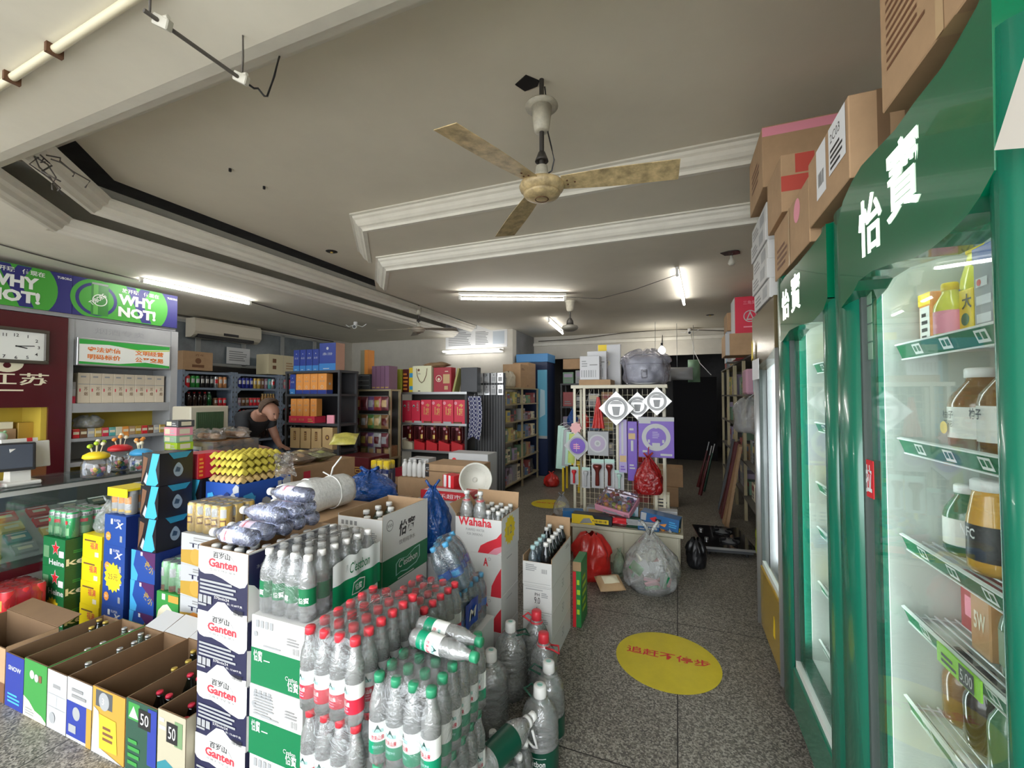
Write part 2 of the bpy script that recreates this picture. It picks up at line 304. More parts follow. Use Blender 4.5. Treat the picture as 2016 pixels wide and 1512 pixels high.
struct(mb, 'ceiling_cove_shelf')
# moulded band inside the front beam, two steps
mb = MB(); pr = [(0, ZP), (0.05, ZP + .01), (0.07, ZP + .06), (0.14, ZP + .08), (0.16, ZP + .15), (0.17, ZP + .2), (0.26, ZP + .22), (0.28, ZP + .28), (0.35, ZP + .3), (0.36, ZI - .001), (0, ZI - .001)]
mb.sweep([(a, z) for a, z in pr], [(-3.9, 1.0), (XR, 1.0)], MOULD); struct(mb, 'trim_5')
# walls
mb = MB(); mb.box(XL - .2, XL, -2.5, YB + .2, 0, ZI, WALLP); struct(mb, 'wall_left')
mb = MB(); mb.box(XR, XR + .2, -2.5, 14.2, 0, ZI, WALLP); struct(mb, 'wall_right')
mb = MB(); mb.box(XL, -2.95, YB, YB + .2, 0, 3.3, WALLP); struct(mb, 'wall_back')
mb = MB(); mb.box(-2.95, XR, 8.9, 9.1, 2.32, ZI, WALLP); mb.box(-2.95, XR, 8.84, 8.9, 2.30, 2.42, WALLP); mb.box(-2.95, XR, 8.86, 8.9, 2.6, 2.66, MOULD); struct(mb, 'wall_beam')
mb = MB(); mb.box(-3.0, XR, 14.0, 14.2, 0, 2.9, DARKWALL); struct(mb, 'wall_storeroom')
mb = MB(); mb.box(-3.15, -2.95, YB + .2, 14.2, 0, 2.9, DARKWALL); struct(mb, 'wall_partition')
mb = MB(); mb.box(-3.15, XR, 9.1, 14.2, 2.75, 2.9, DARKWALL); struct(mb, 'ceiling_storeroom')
# transom windows above the blue shelves
GLASSG = mat('dusty_glass', (0.17, 0.20, 0.22), 0.25, noise=0.25, nscale=4); FRAME = mat('window_frame', (0.33, 0.34, 0.33), 0.5)
ys = [3.4, 4.27, 5.0, 5.75, 6.5, 7.3]
for i in range(5):
    mb = MB(); mb.box(XL, XL + .03, ys[i], ys[i + 1], 2.02, 2.6, GLASSG)
    for a, b2 in ((ys[i], ys[i] + .035), (ys[i + 1] - .035, ys[i + 1])): mb.box(XL, XL + .055, a, b2, 2.0, 2.62, FRAME)
    mb.box(XL, XL + .055, ys[i], ys[i + 1], 2.6, 2.64, FRAME); mb.box(XL, XL + .055, ys[i], ys[i + 1], 1.98, 2.02, FRAME); struct(mb, 'window_%d' % (i + 1))
# ================================================================ LAMPS, FANS AND WIRES UNDER THE CEILING
TUBE = lampmat('lit_tube', (1.0, 0.97, 0.93), TUBE_W); HOUSING = mat('tube_housing', (0.75, 0.74, 0.70), 0.4)
def tube_light(name, label, p0, p1, drop=0.05, housing=0.06, up=(0, 0, 1), glow=None):
    """fluorescent batten from p0 to p1 (tube axis); its housing sits drop towards up"""
    p0 = Vector(p0); p1 = Vector(p1); t = thing(name, label, 'light', p0); d = p1 - p0; L = d.length; dn = d.normalized(); u = Vector(up); sdir = dn.cross(u)
    mb = MB(); mb.cyl(dn * .03, dn * (L - .03), 0.014, glow or TUBE, 12); mb.build('lit_tube', t)
    for a in (0.0, L - .03):
        mb = MB(); mb.cyl(dn * a, dn * (a + .03), 0.016, HOUSING, 10); c = dn * (a + .015); mb.prism([(-.015, -.012), (.015, -.012), (.015, .012), (-.015, .012)], c, dn, sdir, -(drop), HOUSING); mb.build('tube_holder', t)
    if housing:
        mb = MB(); mb.prism([(0, -housing / 2), (L, -housing / 2), (L, housing / 2), (0, housing / 2)], u * drop, dn, sdir, -0.03 if dn.cross(sdir).dot(u) < 0 else 0.03, HOUSING); mb.build('batten_housing', t)
    return t
tube_light('tube_light', 'long fluorescent tube light under the left soffit beside the green banner', (-5.02, 2.58, 2.665), (-5.0, 3.76, 2.665), 0.02, 0.02)
a = onz(903, 588, 2.715); b = onz(1114, 590, 2.715)
tube_light('tube_light', 'fluorescent tube light with white batten in the middle of the ceiling', a, b, 0.045, 0.07)
tube_light('tube_light', 'fluorescent tube light pointing into the shop over the right aisle', onz(1333, 541, 2.72), onz(1347, 600, 2.72), 0.06, 0.03, glow=lampmat('lit_tube_weak', (1.0, 0.97, 0.93), 13))
tube_light('tube_light', 'short fluorescent tube light behind the small bladeless ceiling fan', onz(1080, 633, 2.72), onz(1108, 657, 2.72), 0.06, 0.03, glow=lampmat('lit_tube_weak', (1.0, 0.97, 0.93), 13))
tube_light('tube_light', 'fluorescent tube light on the back wall below the notice board', (-4.42, 7.43, 2.395), (-3.13, 7.43, 2.395), 0.14, 0.09, up=(0, 1, 0), glow=lampmat('lit_tube_weak', (1.0, 0.97, 0.93), 13))
bulbp = onY(1303, 690, 8.3)
t = thing('light_bulb', 'round glowing light bulb hanging at the back above the rice cooker', 'light bulb', bulbp)
mb = MB(); mb.lathe([(0.012, .085), (.03, .06), (.055, .03), (.065, 0), (.055, -.035), (.03, -.058), (.004, -.066)][::-1], lampmat('lit_bulb', (1, 0.96, 0.88), 45), 16); mb.build('glass_bulb', t)
mb = MB(); mb.cyl((0, 0, .08), (0, 0, .14), 0.02, BLACK, 10); mb.build('socket', t)
mb = MB(); mb.tube([(0, 0, .14), (0.01, .1, .3), (0, .545, ZF - bulbp.z - .35)], .005, BLACK); mb.build('cord', t)

RUST = mat('old_cream_enamel', (0.55, 0.42, 0.22), 0.45, noise=0.6, nscale=16); ENAM = mat('grey_cream_enamel', (0.50, 0.47, 0.38), 0.45, noise=0.3, nscale=20)
ROD = mat('dark_rod', (0.05, 0.045, 0.04), 0.5, 0.3); RUSTY = mat('rust', (0.12, 0.055, 0.025), 0.9)
def ceiling_fan(label, x, y, zc, zh, angs, r=0.6, blade=RUST, cup=ENAM, plate=True):
    t = thing('ceiling_fan', label, 'ceiling fan', (x, y, zh)); h = zc - zh
    mb = MB(); mb.cyl((0, 0, .07), (0, 0, h), .012, ROD, 10); mb.build('down_rod', t)
    mb = MB(); k = h - .2
    if plate: mb.lathe([(.02, k + .075), (.078, k + .07), (.08, k + .064), (.02, k + .06)][::-1], cup, 24)
    mb.lathe([(.022, k - .06), (.036, k - .055), (.05, k + .06), (.02, k + .062)], cup, 20); mb.build('canopy', t)
    mb = MB(); mb.lathe([(.016, .17), (.03, .135), (.033, .125), (.014, .13)][::-1], ROD, 16); mb.build('lower_cup', t)
    mb = MB(); mb.lathe([(.035, .035), (.033, .06), (.028, .1), (.012, .105)], cup, 16); mb.build('neck', t)
    mb = MB(); mb.lathe([(.02, -.042), (.07, -.036), (.104, -.014), (.109, .0), (.104, .014), (.07, .03), (.03, .036)], blade, 28); mo = mb.build('motor', t)
    mb = MB(); mb.lathe([(.002, -.058), (.055, -.055), (.082, -.045), (.09, -.034), (.06, -.0335)], blade, 28); mb.lathe([(.028, -.0605), (.031, -.0625), (.034, -.0605), (.031, -.058)], RUSTY, 20, capb=False, capt=False); mb.build('bottom_cover', mo)
    for a in angs:
        bl = MB(); bl.at((0, 0, 0), 0, 0, math.radians(a)); tl = math.radians(-11)
        def bp(u, v, dz=0):
            xx = .10 + u * (r - .10); w = .046 + .018 * math.sin(min(1, u * 1.6) * math.pi / 2); s = (v - .5) * 2 * w
            return (xx, s * math.cos(tl), s * math.sin(tl) + .006 + dz - .02 * u)
        bl.grid(lambda u, v: bp(u, v), 14, 5, blade); n0 = len(bl.v)
        bl.grid(lambda u, v: bp(1 - u, v, .003), 14, 5, blade)
        for e in (0, 1): bl.grid(lambda u, v: bp(u, e, v * .003), 14, 2, blade)
        bl.grid(lambda u, v: bp(1, u, v * .003), 5, 2, blade)
        bo = bl.build('blade', t)
        ir = MB(); ir.at((0, 0, 0), 0, 0, math.radians(a)); ir.prism([(.07, -.012), (.17, -.02), (.17, .02), (.07, .012)], (0, 0, .012), (1, 0, 0), (0, math.cos(tl), math.sin(tl)), .005, RUST)
        for q in ((.125, .012), (.125, -.012), (.16, .0)): ir.cyl(bp((q[0] - .1) / (r - .1), .5 + q[1] * 12, -.0035), bp((q[0] - .1) / (r - .1), .5 + q[1] * 12, 0.001), .0045, RUSTY, 8)
        ir.build('blade_iron', bo)
    return t
f1 = ceiling_fan('big rusty cream ceiling fan with three blades nearest the entrance', -.60, 1.935, ZI, 2.51, (252, 4, 129), .62)
mb = MB(); mb.tube([(.012, .012, .5), (.03, .01, .36), (.028, .01, .27), (.05, .0, .18), (.062, 0, .12), (.05, 0, .07), (.03, 0, .06)], .0035, BLACK); mb.build('wire', f1)
mb = MB(); mb.prism([(-.1, -.02), (-.03, -.06), (.02, .0), (.0, .03), (-.07, .04)], (-.03, 0, ZI - 2.51 - .001), (1, 0, 0), (0, 1, 0), -.004, BLACK); mb.build('torn_mounting_hole', f1)
ceiling_fan('cream ceiling fan with thin blades far left under the cove', -3.78, 5.65, ZI, 2.55, (205, 15, 130), .62, mat('fan_taupe', (.35, .30, .24), .4), ENAM, False)
t3 = thing('ceiling_fan', 'small grey bladeless ceiling fan beside the middle tube lights', 'ceiling fan', (-1.35, 5.63, 2.41))
mb = MB(); mb.lathe([(.01, -.03), (.06, -.025), (.1, -.005), (.115, .02), (.1, .045), (.05, .06), (.02, .062)], mat('fan_grey', (.2, .19, .16), .4), 24); mb.build('motor', t3)
mb = MB(); mb.cyl((0, 0, .06), (0, 0, .39), .013, ROD); mb.lathe([(.05, .06), (.045, .11), (.02, .15), (.015, .151)], ROD, 16); mb.build('down_rod', t3)
mb = MB(); mb.lathe([(.03, .24), (.045, .26), (.06, .37), (.075, .385), (.02, .388)], ENAM, 18); mb.build('canopy', t3)

# dead lamp rail dangling on two wires, pipe and cables
WIRE = mat('old_wire', (.09, .08, .07), .6); CLIP = mat('dirty_white_plastic', (.55, .53, .46), .5)
P0 = onz(283, 20, 2.55); P1 = onz(478, 158, 2.55)
t = thing('dangling_lamp_rail', 'bare dark lamp rail dangling from two wires at upper left', 'lamp rail', P0); d = P1 - P0
mb = MB(); mb.cyl((0, 0, 0), d, .006, WIRE, 8); mb.build('rail', t)
for f in (.16, .98):
    mb = MB(); c = d * f; mb.at(c, .3, .4, .5); mb.box(-.022, .022, -.012, .012, -.012, .016, CLIP, .003); mb.cyl((-.03, .01, 0), (.02, -.01, .02), .006, CLIP, 8); mb.build('lamp_holder', t)
mb = MB(); mb.tube([d * .05, d * .05 + Vector((.0, 0, .16))], .003, WIRE); mb.build('hanging_wire', t)
mb = MB(); mb.tube([d * .99, d * .99 + Vector((.003, .0, .08)), d * .99 + Vector((0, 0, .16))], .003, WIRE); mb.build('hanging_wire', t)
q = [onz(478, 158, 2.55), onz(500, 174, 2.56), onz(508, 174, 2.57), onz(520, 189, 2.58), onz(526, 190, 2.59), onz(540, 150, 2.66), onz(548, 118, 2.75), onz(557, 90, 2.87)]
mb = MB(); mb.tube([p - P0 for p in q], .0035, BLACK); mb.build('loose_cable', t)
mb = MB(); a = onz(-60, 201, ZP); b = onz(300, -38, ZP); mb.cyl((0, 0, -.016), b - a + Vector((0, 0, -.016)), .013, CREAM, 12)
for f in (.3, .55): mb.at((b - a) * f, 0, 0, math.atan2((b - a).y, (b - a).x)); mb.box(-.008, .008, -.022, .022, -.034, 0, RUSTY); mb.M = Matrix.Identity(4)
tag(mb.build('ceiling_pipe', None, a), 'cream conduit pipe fixed along the front soffit at upper left', 'pipe')
mb = MB(); rr = random.Random(5)
base = onz(80, 318, 2.78)
for k in range(7):
    s = Vector((rr.uniform(-.04, .05), rr.uniform(-.03, .03), rr.uniform(.0, .05))); pts = [s]
    for j in range(4): pts.append(pts[-1] + Vector((rr.uniform(-.05, .04), rr.uniform(-.03, .07), rr.uniform(-.05, .005))))
    mb.tube(pts, .004, WIRE)
tag(mb.build('torn_wires', None, base), 'bundle of torn wires poking out of the cove corner at left', 'wires')
mb = MB(); mb.tube([onz(x, y, 2.69) for x, y in ((-40, 470), (60, 498), (150, 522), (280, 553))] + [onz(x, y, 2.69) for x, y in ((495, 595), (560, 614), (690, 647))], .006, WIRE)
tag(mb.build('ceiling_cable', None), 'thin dark cable running along the left soffit past the tube light', 'cable')
mb = MB(); mb.tube([onz(1116, 585, 2.79), onz(1180, 588, 2.74), onz(1250, 570, 2.74), onz(1332, 541, 2.79)], .004, WIRE)
tag(mb.build('ceiling_cable', None), 'sagging thin cable between two tube lights on the far ceiling', 'cable')
mb = MB(); mb.tube([onY(x, y, 8.8) for x, y in ((1060, 672), (1130, 668), (1230, 655), (1330, 648), (1440, 652))], .008, WIRE)
tag(mb.build('beam_cable', None), 'dark cable strung along the top of the back beam', 'cable')
mb = MB(); mb.tube([onY(1360, 655, 8.895), onY(1366, 690, 8.4), onY(1378, 715, 7.8), onY(1400, 738, 7.5)], .006, PAPER)
tag(mb.build('camera_cable', None), 'white cord sagging down from the back camera to the shelves', 'cord')
for (x, y, z, lab) in ((653, 495, ZI, 'round dark lamp hole in the ceiling left of the mouldings'), (1398, 620, ZF, 'round dark lamp hole in the far right ceiling')):
    mb = MB(); mb.lathe([(.005, -.004), (.04, -.006), (.058, -.004), (.06, -.001)], BLACK, 20); mb.lathe([(.01, -.02), (.018, -.012), (.01, -.004)], GOLD, 8); tag(mb.build('lamp_hole', None, onz(x, y, z)), lab, 'lamp hole')
t = thing('lamp_hole', 'torn lamp hole with a bulb hanging out above the fridges', 'lamp hole', onz(1440, 497, ZF))
mb = MB(); mb.prism([(.1 * math.cos(i * .7) * (1 if i % 2 else .7), .07 * math.sin(i * .7)) for i in range(9)], (0, 0, -.001), (1, 0, 0), (0, 1, 0), -.006, BLACK); mb.build('dark_hole', t)
mb = MB(); mb.lathe([(.004, -.12), (.02, -.115), (.03, -.1), (.024, -.075), (.012, -.055), (.012, -.03)], CLIP, 12); mb.tube([(0, 0, -.03), (.01, 0, 0)], .003, WIRE); mb.build('dead_bulb', t)
def cctv(label, p, rz):
    t = thing('security_camera', label, 'security camera', p, rz)
    mb = MB(); mb.cyl((0, 0, 0), (0, 0, .05), .03, WHITE, 14); mb.build('mount', t)
    mb = MB(); mb.cyl((0, 0, .0), (.0, -.09, -.03), .012, WHITE, 10); mb.build('arm', t)
    mb = MB(); mb.cyl((0, -.05, -.03), (0, -.15, -.05), .032, WHITE, 14); mb.cyl((0, -.15, -.05), (0, -.152, -.0505), .024, BLACK, 14); mb.build('camera_body', t)
    mb = MB(); mb.tube([(0.02, 0, 0), (.1, .03, -.02), (.16, .0, .02)], .006, PAPER); mb.tube([(-.02, 0, 0), (-.1, .0, -.03), (-.15, .03, .0)], .006, PAPER); mb.build('wires', t)
cctv('white security camera on the left soffit near the back corner', onz(700, 640, ZP - .06), .6)
cctv('white security camera with tangled wires on the back beam', onY(1357, 652, 8.75), 0)
for x, y in ((453, 332), (520, 367)):
    mb = MB(); mb.cyl((0, 0, 0), (0, 0, -.02), .009, BLACK, 8); tag(mb.build('ceiling_plug', None, onz(x, y, ZI)), 'small dark plug in the bare ceiling, %s of the pair' % ('left' if x < 500 else 'right'), 'plug')
# ================================================================ THREE DRINKS FRIDGES ALONG THE RIGHT
FG = mat('fridge_green', (0.006, 0.14, 0.085), 0.22, spec=0.6, coat=0.3); FGH = mat('fridge_header_green', (0.0, 0.125, 0.055), 0.14, spec=0.6, coat=0.5)
FIN = mat('fridge_inside', (0.62, 0.68, 0.62), 0.4); FGLASS = clear('fridge_glass', (0.96, 0.98, 0.97), 0.01, (0.6, 0.7, 0.66), 0.02, 0.22, base=0.008)
GLOW = lampmat('lit_sign', (0.97, 1.0, 0.86), 2.6); LED = lampmat('led_strip', (0.9, 0.97, 1.0), 9.0); STRIP = mat('price_strip_green', (0.0, 0.14, 0.05), 0.6, spec=0.2); RAIL = mat('rail_white', (0.75, 0.80, 0.75), 0.4)
CHROMEW = mat('wire_white', (0.7, 0.72, 0.72), 0.35, 0.3); GASKET = mat('gasket', (0.06, 0.075, 0.07), 0.5)
XF = 0.47; SHELF_Z = (1.635, 1.365, 1.09, 0.885, 0.635, 0.37)
def fridge(label, y0, y1, ztop, body, header, header_poly, arch, logo, inside_x=1.13, stiles=(.10, .15), strips=True, bh=.30, bm=None, led=True):
    """front at X = XF facing -X, from y0 (nearer the camera) to y1; local origin on the floor at (XF, y0)"""
    t = thing('drinks_fridge', label, 'fridge', (XF, y0, 0)); W = y1 - y0; D0 = inside_x - XF; rs, ls = stiles
    mb = MB(); mb.box(.05, D0, 0.0, .03, 0.10, ztop, body); mb.box(.05, D0, W - .03, W, .10, ztop, body); mb.box(D0 - .03, D0, .03, W - .03, .10, ztop, body)
    mb.box(.05, D0, .03, W - .03, ztop - .05, ztop, body); mb.box(.05, D0 - .03, .03, W - .03, .10, .28, body); mb.box(.09, D0 - .05, .05, W - .05, 0, .10, BLACK)
    mb.build('cabinet', t)
    mb = MB(); mb.box(.10, D0 - .031, .031, .036, .281, ztop - .06, FIN); mb.box(.10, D0 - .031, W - .036, W - .031, .281, ztop - .06, FIN); mb.box(D0 - .036, D0 - .031, .037, W - .037, .281, ztop - .06, FIN); mb.box(.10, D0 - .037, .037, W - .037, .281, .285, FIN); mb.box(.10, D0 - .037, .037, W - .037, ztop - .066, ztop - .06, FIN)
    mb.build('liner', t)
    # door: two stiles, bottom rail, glass
    dr = MB()
    def stile(a, b, z0, z1):
        n = 8; w = b - a; pts = [(-.02 * math.sin(math.pi * i / n) ** .6 if 0 < i < n else 0, a + w * i / n) for i in range(n + 1)] + [(.045, b), (.045, a)]
        vs = [(x, y, z) for z in (z0, z1) for x, y in pts]; k = len(pts)
        dr.add(vs, [tuple(range(k)), tuple(reversed(range(k, 2 * k)))] + [((i + 1) % k, i, k + i, k + (i + 1) % k) for i in range(k)], body, True)
    stile(0.002, rs, .10, ztop); stile(W - ls, W - .002, .10, ztop); dr.box(-.004, .045, rs, W - ls, .10, bh, bm or body, .006); dr.build('door_frame', t)
    g = MB(); g.box(.012, .018, rs, W - ls, bh, ztop - .04, FGLASS); gl = g.build('glass_door', t)
    s = MB()
    for a, b in ((rs, rs + .012), (W - ls - .012, W - ls)): s.box(.006, .024, a, b, bh, ztop - .2, GASKET)
    s.box(.006, .024, rs, W - ls, bh, bh + .03, RAIL); s.build('seal', gl)
    if header_poly:
        h = MB(); pl = [(y - y0, z) for y, z in header_poly]; n = len(pl)
        vs = [(-.022, y, z) for y, z in pl] + [(.05, y, z) for y, z in pl] + [(-.022, y + (W / 2 - y) * .0, z) for y, z in pl]
        h.add(vs[:2 * n], [tuple(range(n)), tuple(reversed(range(n, 2 * n)))] + [((i + 1) % n, i, n + i, n + (i + 1) % n) for i in range(n)], header)
        ho = h.build('header', t)
        if logo:
            lg = MB()
            for ch, (yc, zc, hh, ww) in zip('怡寶', logo):
                lg.face((-.0225, yc - y0 + ww / 2, zc - hh / 2), (0, -ww, 0), (0, 0, hh)); lg.text(ch, 0, 0, 1, GLOW, w=1, bold=.012)
            lg.build('lit_lettering', ho)
    lt = MB(); lt.box(.12, .14, .06, W - .06, ztop - .085, ztop - .07, LED)
    if led: lt.box(.052, .064, W - .06, W - .037, .35, ztop - .12, LED); lt.box(.052, .064, .037, .06, .35, ztop - .12, LED)  # side strips added out of view behind the stiles to brighten the inside
    lt.build('light_strip', t)
    for k, z in enumerate(SHELF_Z):
        sh = MB()
        for i in range(int((D0 - .2) / .022)): x = .15 + i * .022; sh.box(x, x + .004, .045, W - .045, z - .004, z, CHROMEW)
        for y in (.06, W / 2, W - .06): sh.box(.14, D0 - .05, y - .004, y + .004, z - .012, z - .004, CHROMEW)
        so = sh.build('wire_shelf', t)
        if strips:
            st = MB(); st.at((.135, 0, z), 0, -.35, 0); st.box(-.004, 0, .042, W - .042, -.026, .014, STRIP); st.box(-.007, .001, .042, W - .042, .014, .018, RAIL); st.box(-.007, .001, .042, W - .042, -.03, -.026, RAIL)
            y = W - .12
            while y > .1: st.face((-.0045, y, -.024), (0, -.05, 0), (0, 0, .036)); st.rect(.1, .1, .9, .9, RAIL); st.rect(.2, .3, .45, .75, STRIP); st.rect(.55, .3, .8, .75, STRIP); y -= .13
            st.build('price_strip', so)
    return t
def yz(pts, lo=0, hi=9): return [(min(hi, max(lo, (p := onX(x, y, XF - .012)).y)), p.z) for x, y in pts]
hp = yz([(1657, 440), (1668, 395), (1685, 358), (1705, 325), (1736, 292), (1773, 254), (1815, 196), (1866, 133), (1899, 80), (1921, 41), (1940, 8), (1968, -60), (1975, 333), (1946, 385), (1921, 420), (1884, 458), (1847, 488), (1810, 508), (1777, 515), (1728, 532), (1700, 552), (1690, 572), (1664, 606)], .825, 1.595)
F1 = fridge('nearest big green drinks fridge at the right edge', .82, 1.60, 2.055, FG, FGH, hp, None,
   stiles=(.07, .15), logo=((1.29, 1.928, .145, .13), (1.125, 1.968, .165, .14)))
hm = yz([(1550, 545), (1575, 520), (1600, 490), (1622, 462), (1640, 432), (1650, 432), (1656, 575), (1640, 583), (1628, 610), (1605, 634), (1580, 640), (1560, 650), (1545, 672), (1541, 672), (1541, 560)], 1.615, 2.395)
F2 = fridge('middle green drinks fridge between the green and the yellow fridge', 1.61, 2.40, 2.055, FG, FGH, hm, None,
   ((2.17, 1.905, .13, .13), (2.0, 1.92, .15, .135)))
YG = mat('fridge_gold', (0.50, 0.32, 0.02), 0.25, 0.2, noise=.15, nscale=4, coat=.3); YDARK = mat('fridge_bronze', (0.16, 0.12, 0.06), 0.25, 0.4)
F3 = fridge('yellow drinks fridge farthest down the right row', 2.41, 3.06, 2.0, STEEL, YDARK, [(3.06, 1.99), (2.41, 2.0), (2.41, 1.74), (2.6, 1.70), (2.9, 1.68), (3.06, 1.66)], None, None, stiles=(.025, .03), strips=False, bh=.46, bm=YG, led=False)
led = MB()
for k in range(2): led.box(.10 + k * .03, .115 + k * .03, .50, .505, .45, 1.72, LED)
led.build('led_strip', F3)
mb = MB(); mb.face((-.006, .10, .12), (0, .0, 0.16), (0, .45, 0)); mb.at((0, 0, 0)); mb.prism([(0, 0), (.04, .0), (.04, .09), (.02, .11)], (-.0045, .25, .22), (0, -1, 0), (0, 0, 1), .001, YELLOW); mb.build('sticker', F3)
mb = MB(); mb.prism([(0, 0), (.035, .02), (.06, .0), (.07, .13), (.035, .09), (.01, .13)], (-.0315, .63, 1.72), (0, -1, 0), (0, 0, 1), .001, YELLOW); mb.box(-.033, -.0305, .38, .6, 1.60, 1.72, PAPER); mb.build('sticker', F3)
# pull sticker on the near door
mb = MB(); p = onX(1706, 907, XF + .012); mb.box(0.009, .0115, p.y - .82 - .048, p.y - .82 + .002, p.z - .095, p.z + .005, RED); mb.face((.009, p.y - .82 + .0, p.z - .09), (0, -.046, 0), (0, 0, .09)); mb.text('拉', .08, .08, .84, PAPER, w=.84, bold=.03); mb.build('pull_sticker', F1)
mb = MB(); w0 = 1.40 - .82
mb.face((D := .655, 0.0, 0), (0, 1, 0), (0, 0, 1)); mb.box(.617, .619, w0 - .18, w0 + .02, 1.62, 1.86, PAPER); mb.face((.617, w0 + .02, 1.62), (0, -.2, 0), (0, 0, .24)); mb.lines(.1, .5, .9, .92, 6, GREYINK); mb.lines(.1, .08, .9, .2, 2, GREYINK); mb.build('notice', F1)
for k in range(5):
    mb = MB(); mb.box(.019, .0205, .78 - .19, .78 - .155, 1.60 + k * .05, 1.645 + k * .05, mat('pale_green_ticket', (.3, .5, .35), .5)); mb.build('ticket', F1)
# sheet of white card stuck on the near fridge's right stile
mb = MB(); a = onX(2030, 70, .43); b = onX(1957, 296, .43); c = onX(2032, 290, .43)
mb.add([a, b, c, a + Vector((.002, 0, 0)), b + Vector((.002, 0, 0)), c + Vector((.002, 0, 0))], [(0, 1, 2), (5, 4, 3), (0, 3, 4, 1), (1, 4, 5, 2), (2, 5, 3, 0)], mat('card_white', (.72, .68, .62), .7)); tag(mb.build('paper_sheet', None), 'white card sheet stuck on the nearest fridge at the right edge', 'paper')
# price tag 5.00 on the fifth shelf
mb = MB(); mb.box(-.004, 0, 0, .16, 0, .045, mat('lime_tag', (.32, .72, .05), .5)); mb.face((-.004, .16, 0), (0, -.16, 0), (0, 0, .045)); mb.lines(.12, .2, .5, .8, 2, INK, .5); mb.rect(.55, .05, .88, .95, BLACK); mb.text('5.00', .58, .22, .55, WHITE, w=.27); mb.at((0, 0, 0))
tg = onX(1880, 1282, XF + .125); tag(mb.build('price_tag', None, (XF + .118, tg.y - .11, SHELF_Z[3] - .027)), 'lime green 5.00 price tag on a nearest fridge shelf', 'price tag')

# ---- what stands on the fridge shelves
CAPW = mat('cap_white', (.8, .8, .78), .4)
def juice(name, label, p, h, r, liquid, capm, labm, pr=None, cat='bottle', neck=.45, capr=None, group=None, sx=1):
    t = thing(name, label, cat, p, 0, group); hb = h * .9; nr = r * neck; cr = capr or nr * 1.15
    b = MB(); b.lathe([(r * .85, 0), (r, .01), (r, hb * .62), (r * .92, hb * .72), (nr * 1.1, hb * .92), (nr, hb)], liquid, 18, sx=sx); b.build('body', t)
    c = MB(); c.lathe([(cr, hb - .004), (cr, h - .004), (cr * .9, h)], capm, 14); c.build('cap', t)
    if labm:
        l = MB(); l.lathe([(r * 1.012, hb * .16), (r * 1.012, hb * .58)], labm, 18, capb=False, capt=False, sx=sx)
        if pr: pr(l, r * 1.02, hb)
        l.build('label', t)
    return t
def lab_text(s, m, z0=.36, hh=.14, w=1.1):
    def f(l, r, hb): l.face((-r - .001, r * .55, hb * z0), (0, -r * w, 0), (0, 0, hb * hh)); l.text(s, 0, 0, 1, m, w=1, bold=.02)
    return f
def pack_card(label, p, w, d, h, m, prints=None, cat='drink carton', gable=False):
    """small printed drink carton seen from -X; front left foot at p"""
    mb = MB(); mb.box(0, d, -w, 0, 0, h, m, .003)
    if gable: mb.prism([(0, 0), (w, 0), (w * .5, .03)], (d * .5 - .02, 0, h), (0, -1, 0), (0, 0, 1), -.04, m)
    if prints: mb.face((0, 0, 0), (0, -w, 0), (0, 0, h)); prints(mb)
    return tag(mb.build('drink_carton', None, p), label, cat)
TEA = mat('tea_liquid', (.20, .10, .03), .15, coat=.5); OJ = mat('orange_liquid', (.62, .33, .05), .2, coat=.5); LEMON = mat('lemon_liquid', (.62, .60, .06), .2, coat=.4); COLA = mat('cola_liquid', (.02, .01, .008), .1, coat=.6)
GRN = mat('green_liquid', (.05, .16, .07), .15, coat=.5); MILK = mat('cream_liquid', (.68, .62, .48), .3); LABW = mat('label_white', (.74, .74, .68), .5)
def cell(y, k, dx=0): return (XF + .175 + dx, y, SHELF_Z[k] + .001)
N1 = 'of the nearest fridge'
pack_card('orange juice carton at the left end of the top shelf ' + N1, cell(1.545, 0), .062, .06, .15, ORANGE, lambda m: (m.rect(.1, .1, .9, .75, LABW), m.lines(.25, .15, .75, .7, 4, INK), m.rect(0, .78, 1, 1, YELLOW)))
juice('juice_bottle', 'tall lime yellow juice bottle with yellow cap on the top shelf ' + N1, cell(1.445, 0, .09), .265, .045, LEMON, YELLOW, mat('label_lime', (.70, .72, .10), .5), lab_text('NFC', BLUE, .5, .1, .6), neck=.6)
juice('juice_bottle', 'small yellow bottle with pink label in front on the top shelf ' + N1, cell(1.395, 0, .0), .15, .032, LEMON, YELLOW, PINK)
pack_card('yellow juice carton on the top shelf beside a blue-topped carton', cell(1.362, 0, .0), .05, .05, .12, YELLOW, lambda m: (m.disc(.5, .4, .3, GREEN), m.text('大', .3, .6, .3, INK, bold=.02)))
pack_card('grey milk carton with blue top on the top shelf ' + N1, cell(1.305, 0), .075, .07, .205, GREY, lambda m: (m.rect(0, .82, 1, 1, BLUE), m.rect(0, 0, 1, .07, BLUE), m.lines(.15, .15, .85, .75, 3, PAPER), m.disc(.3, .6, .1, RED)), gable=True)
juice('juice_bottle', 'yellow bottle with black stripes behind the milk carton on the top shelf', cell(1.30, 0, .19), .285, .047, mat('stripe_yellow', (.75, .65, .05), .3), YELLOW, BLACK, neck=.7)
juice('tea_bottle', 'big brown tea bottle with handwritten white label on the second shelf', cell(1.41, 1, .06), .205, .06, TEA, CAPW, LABW, lambda l, r, hb: (l.face((-r - .001, r * .6, hb * .2), (0, -r * 1.2, 0), (0, 0, hb * .36)), l.text('柚子', .15, .62, .3, INK, w=.6), l.text('百花', .2, .3, .25, INK, w=.5), l.disc(.2, .25, .22, GOLD)), neck=.42)
juice('tea_bottle', 'brown tea bottle with taller white label at the right of the second shelf', cell(1.275, 1, .05), .215, .06, TEA, CAPW, LABW, lab_text('柚子', INK, .42, .13, .7), neck=.42)
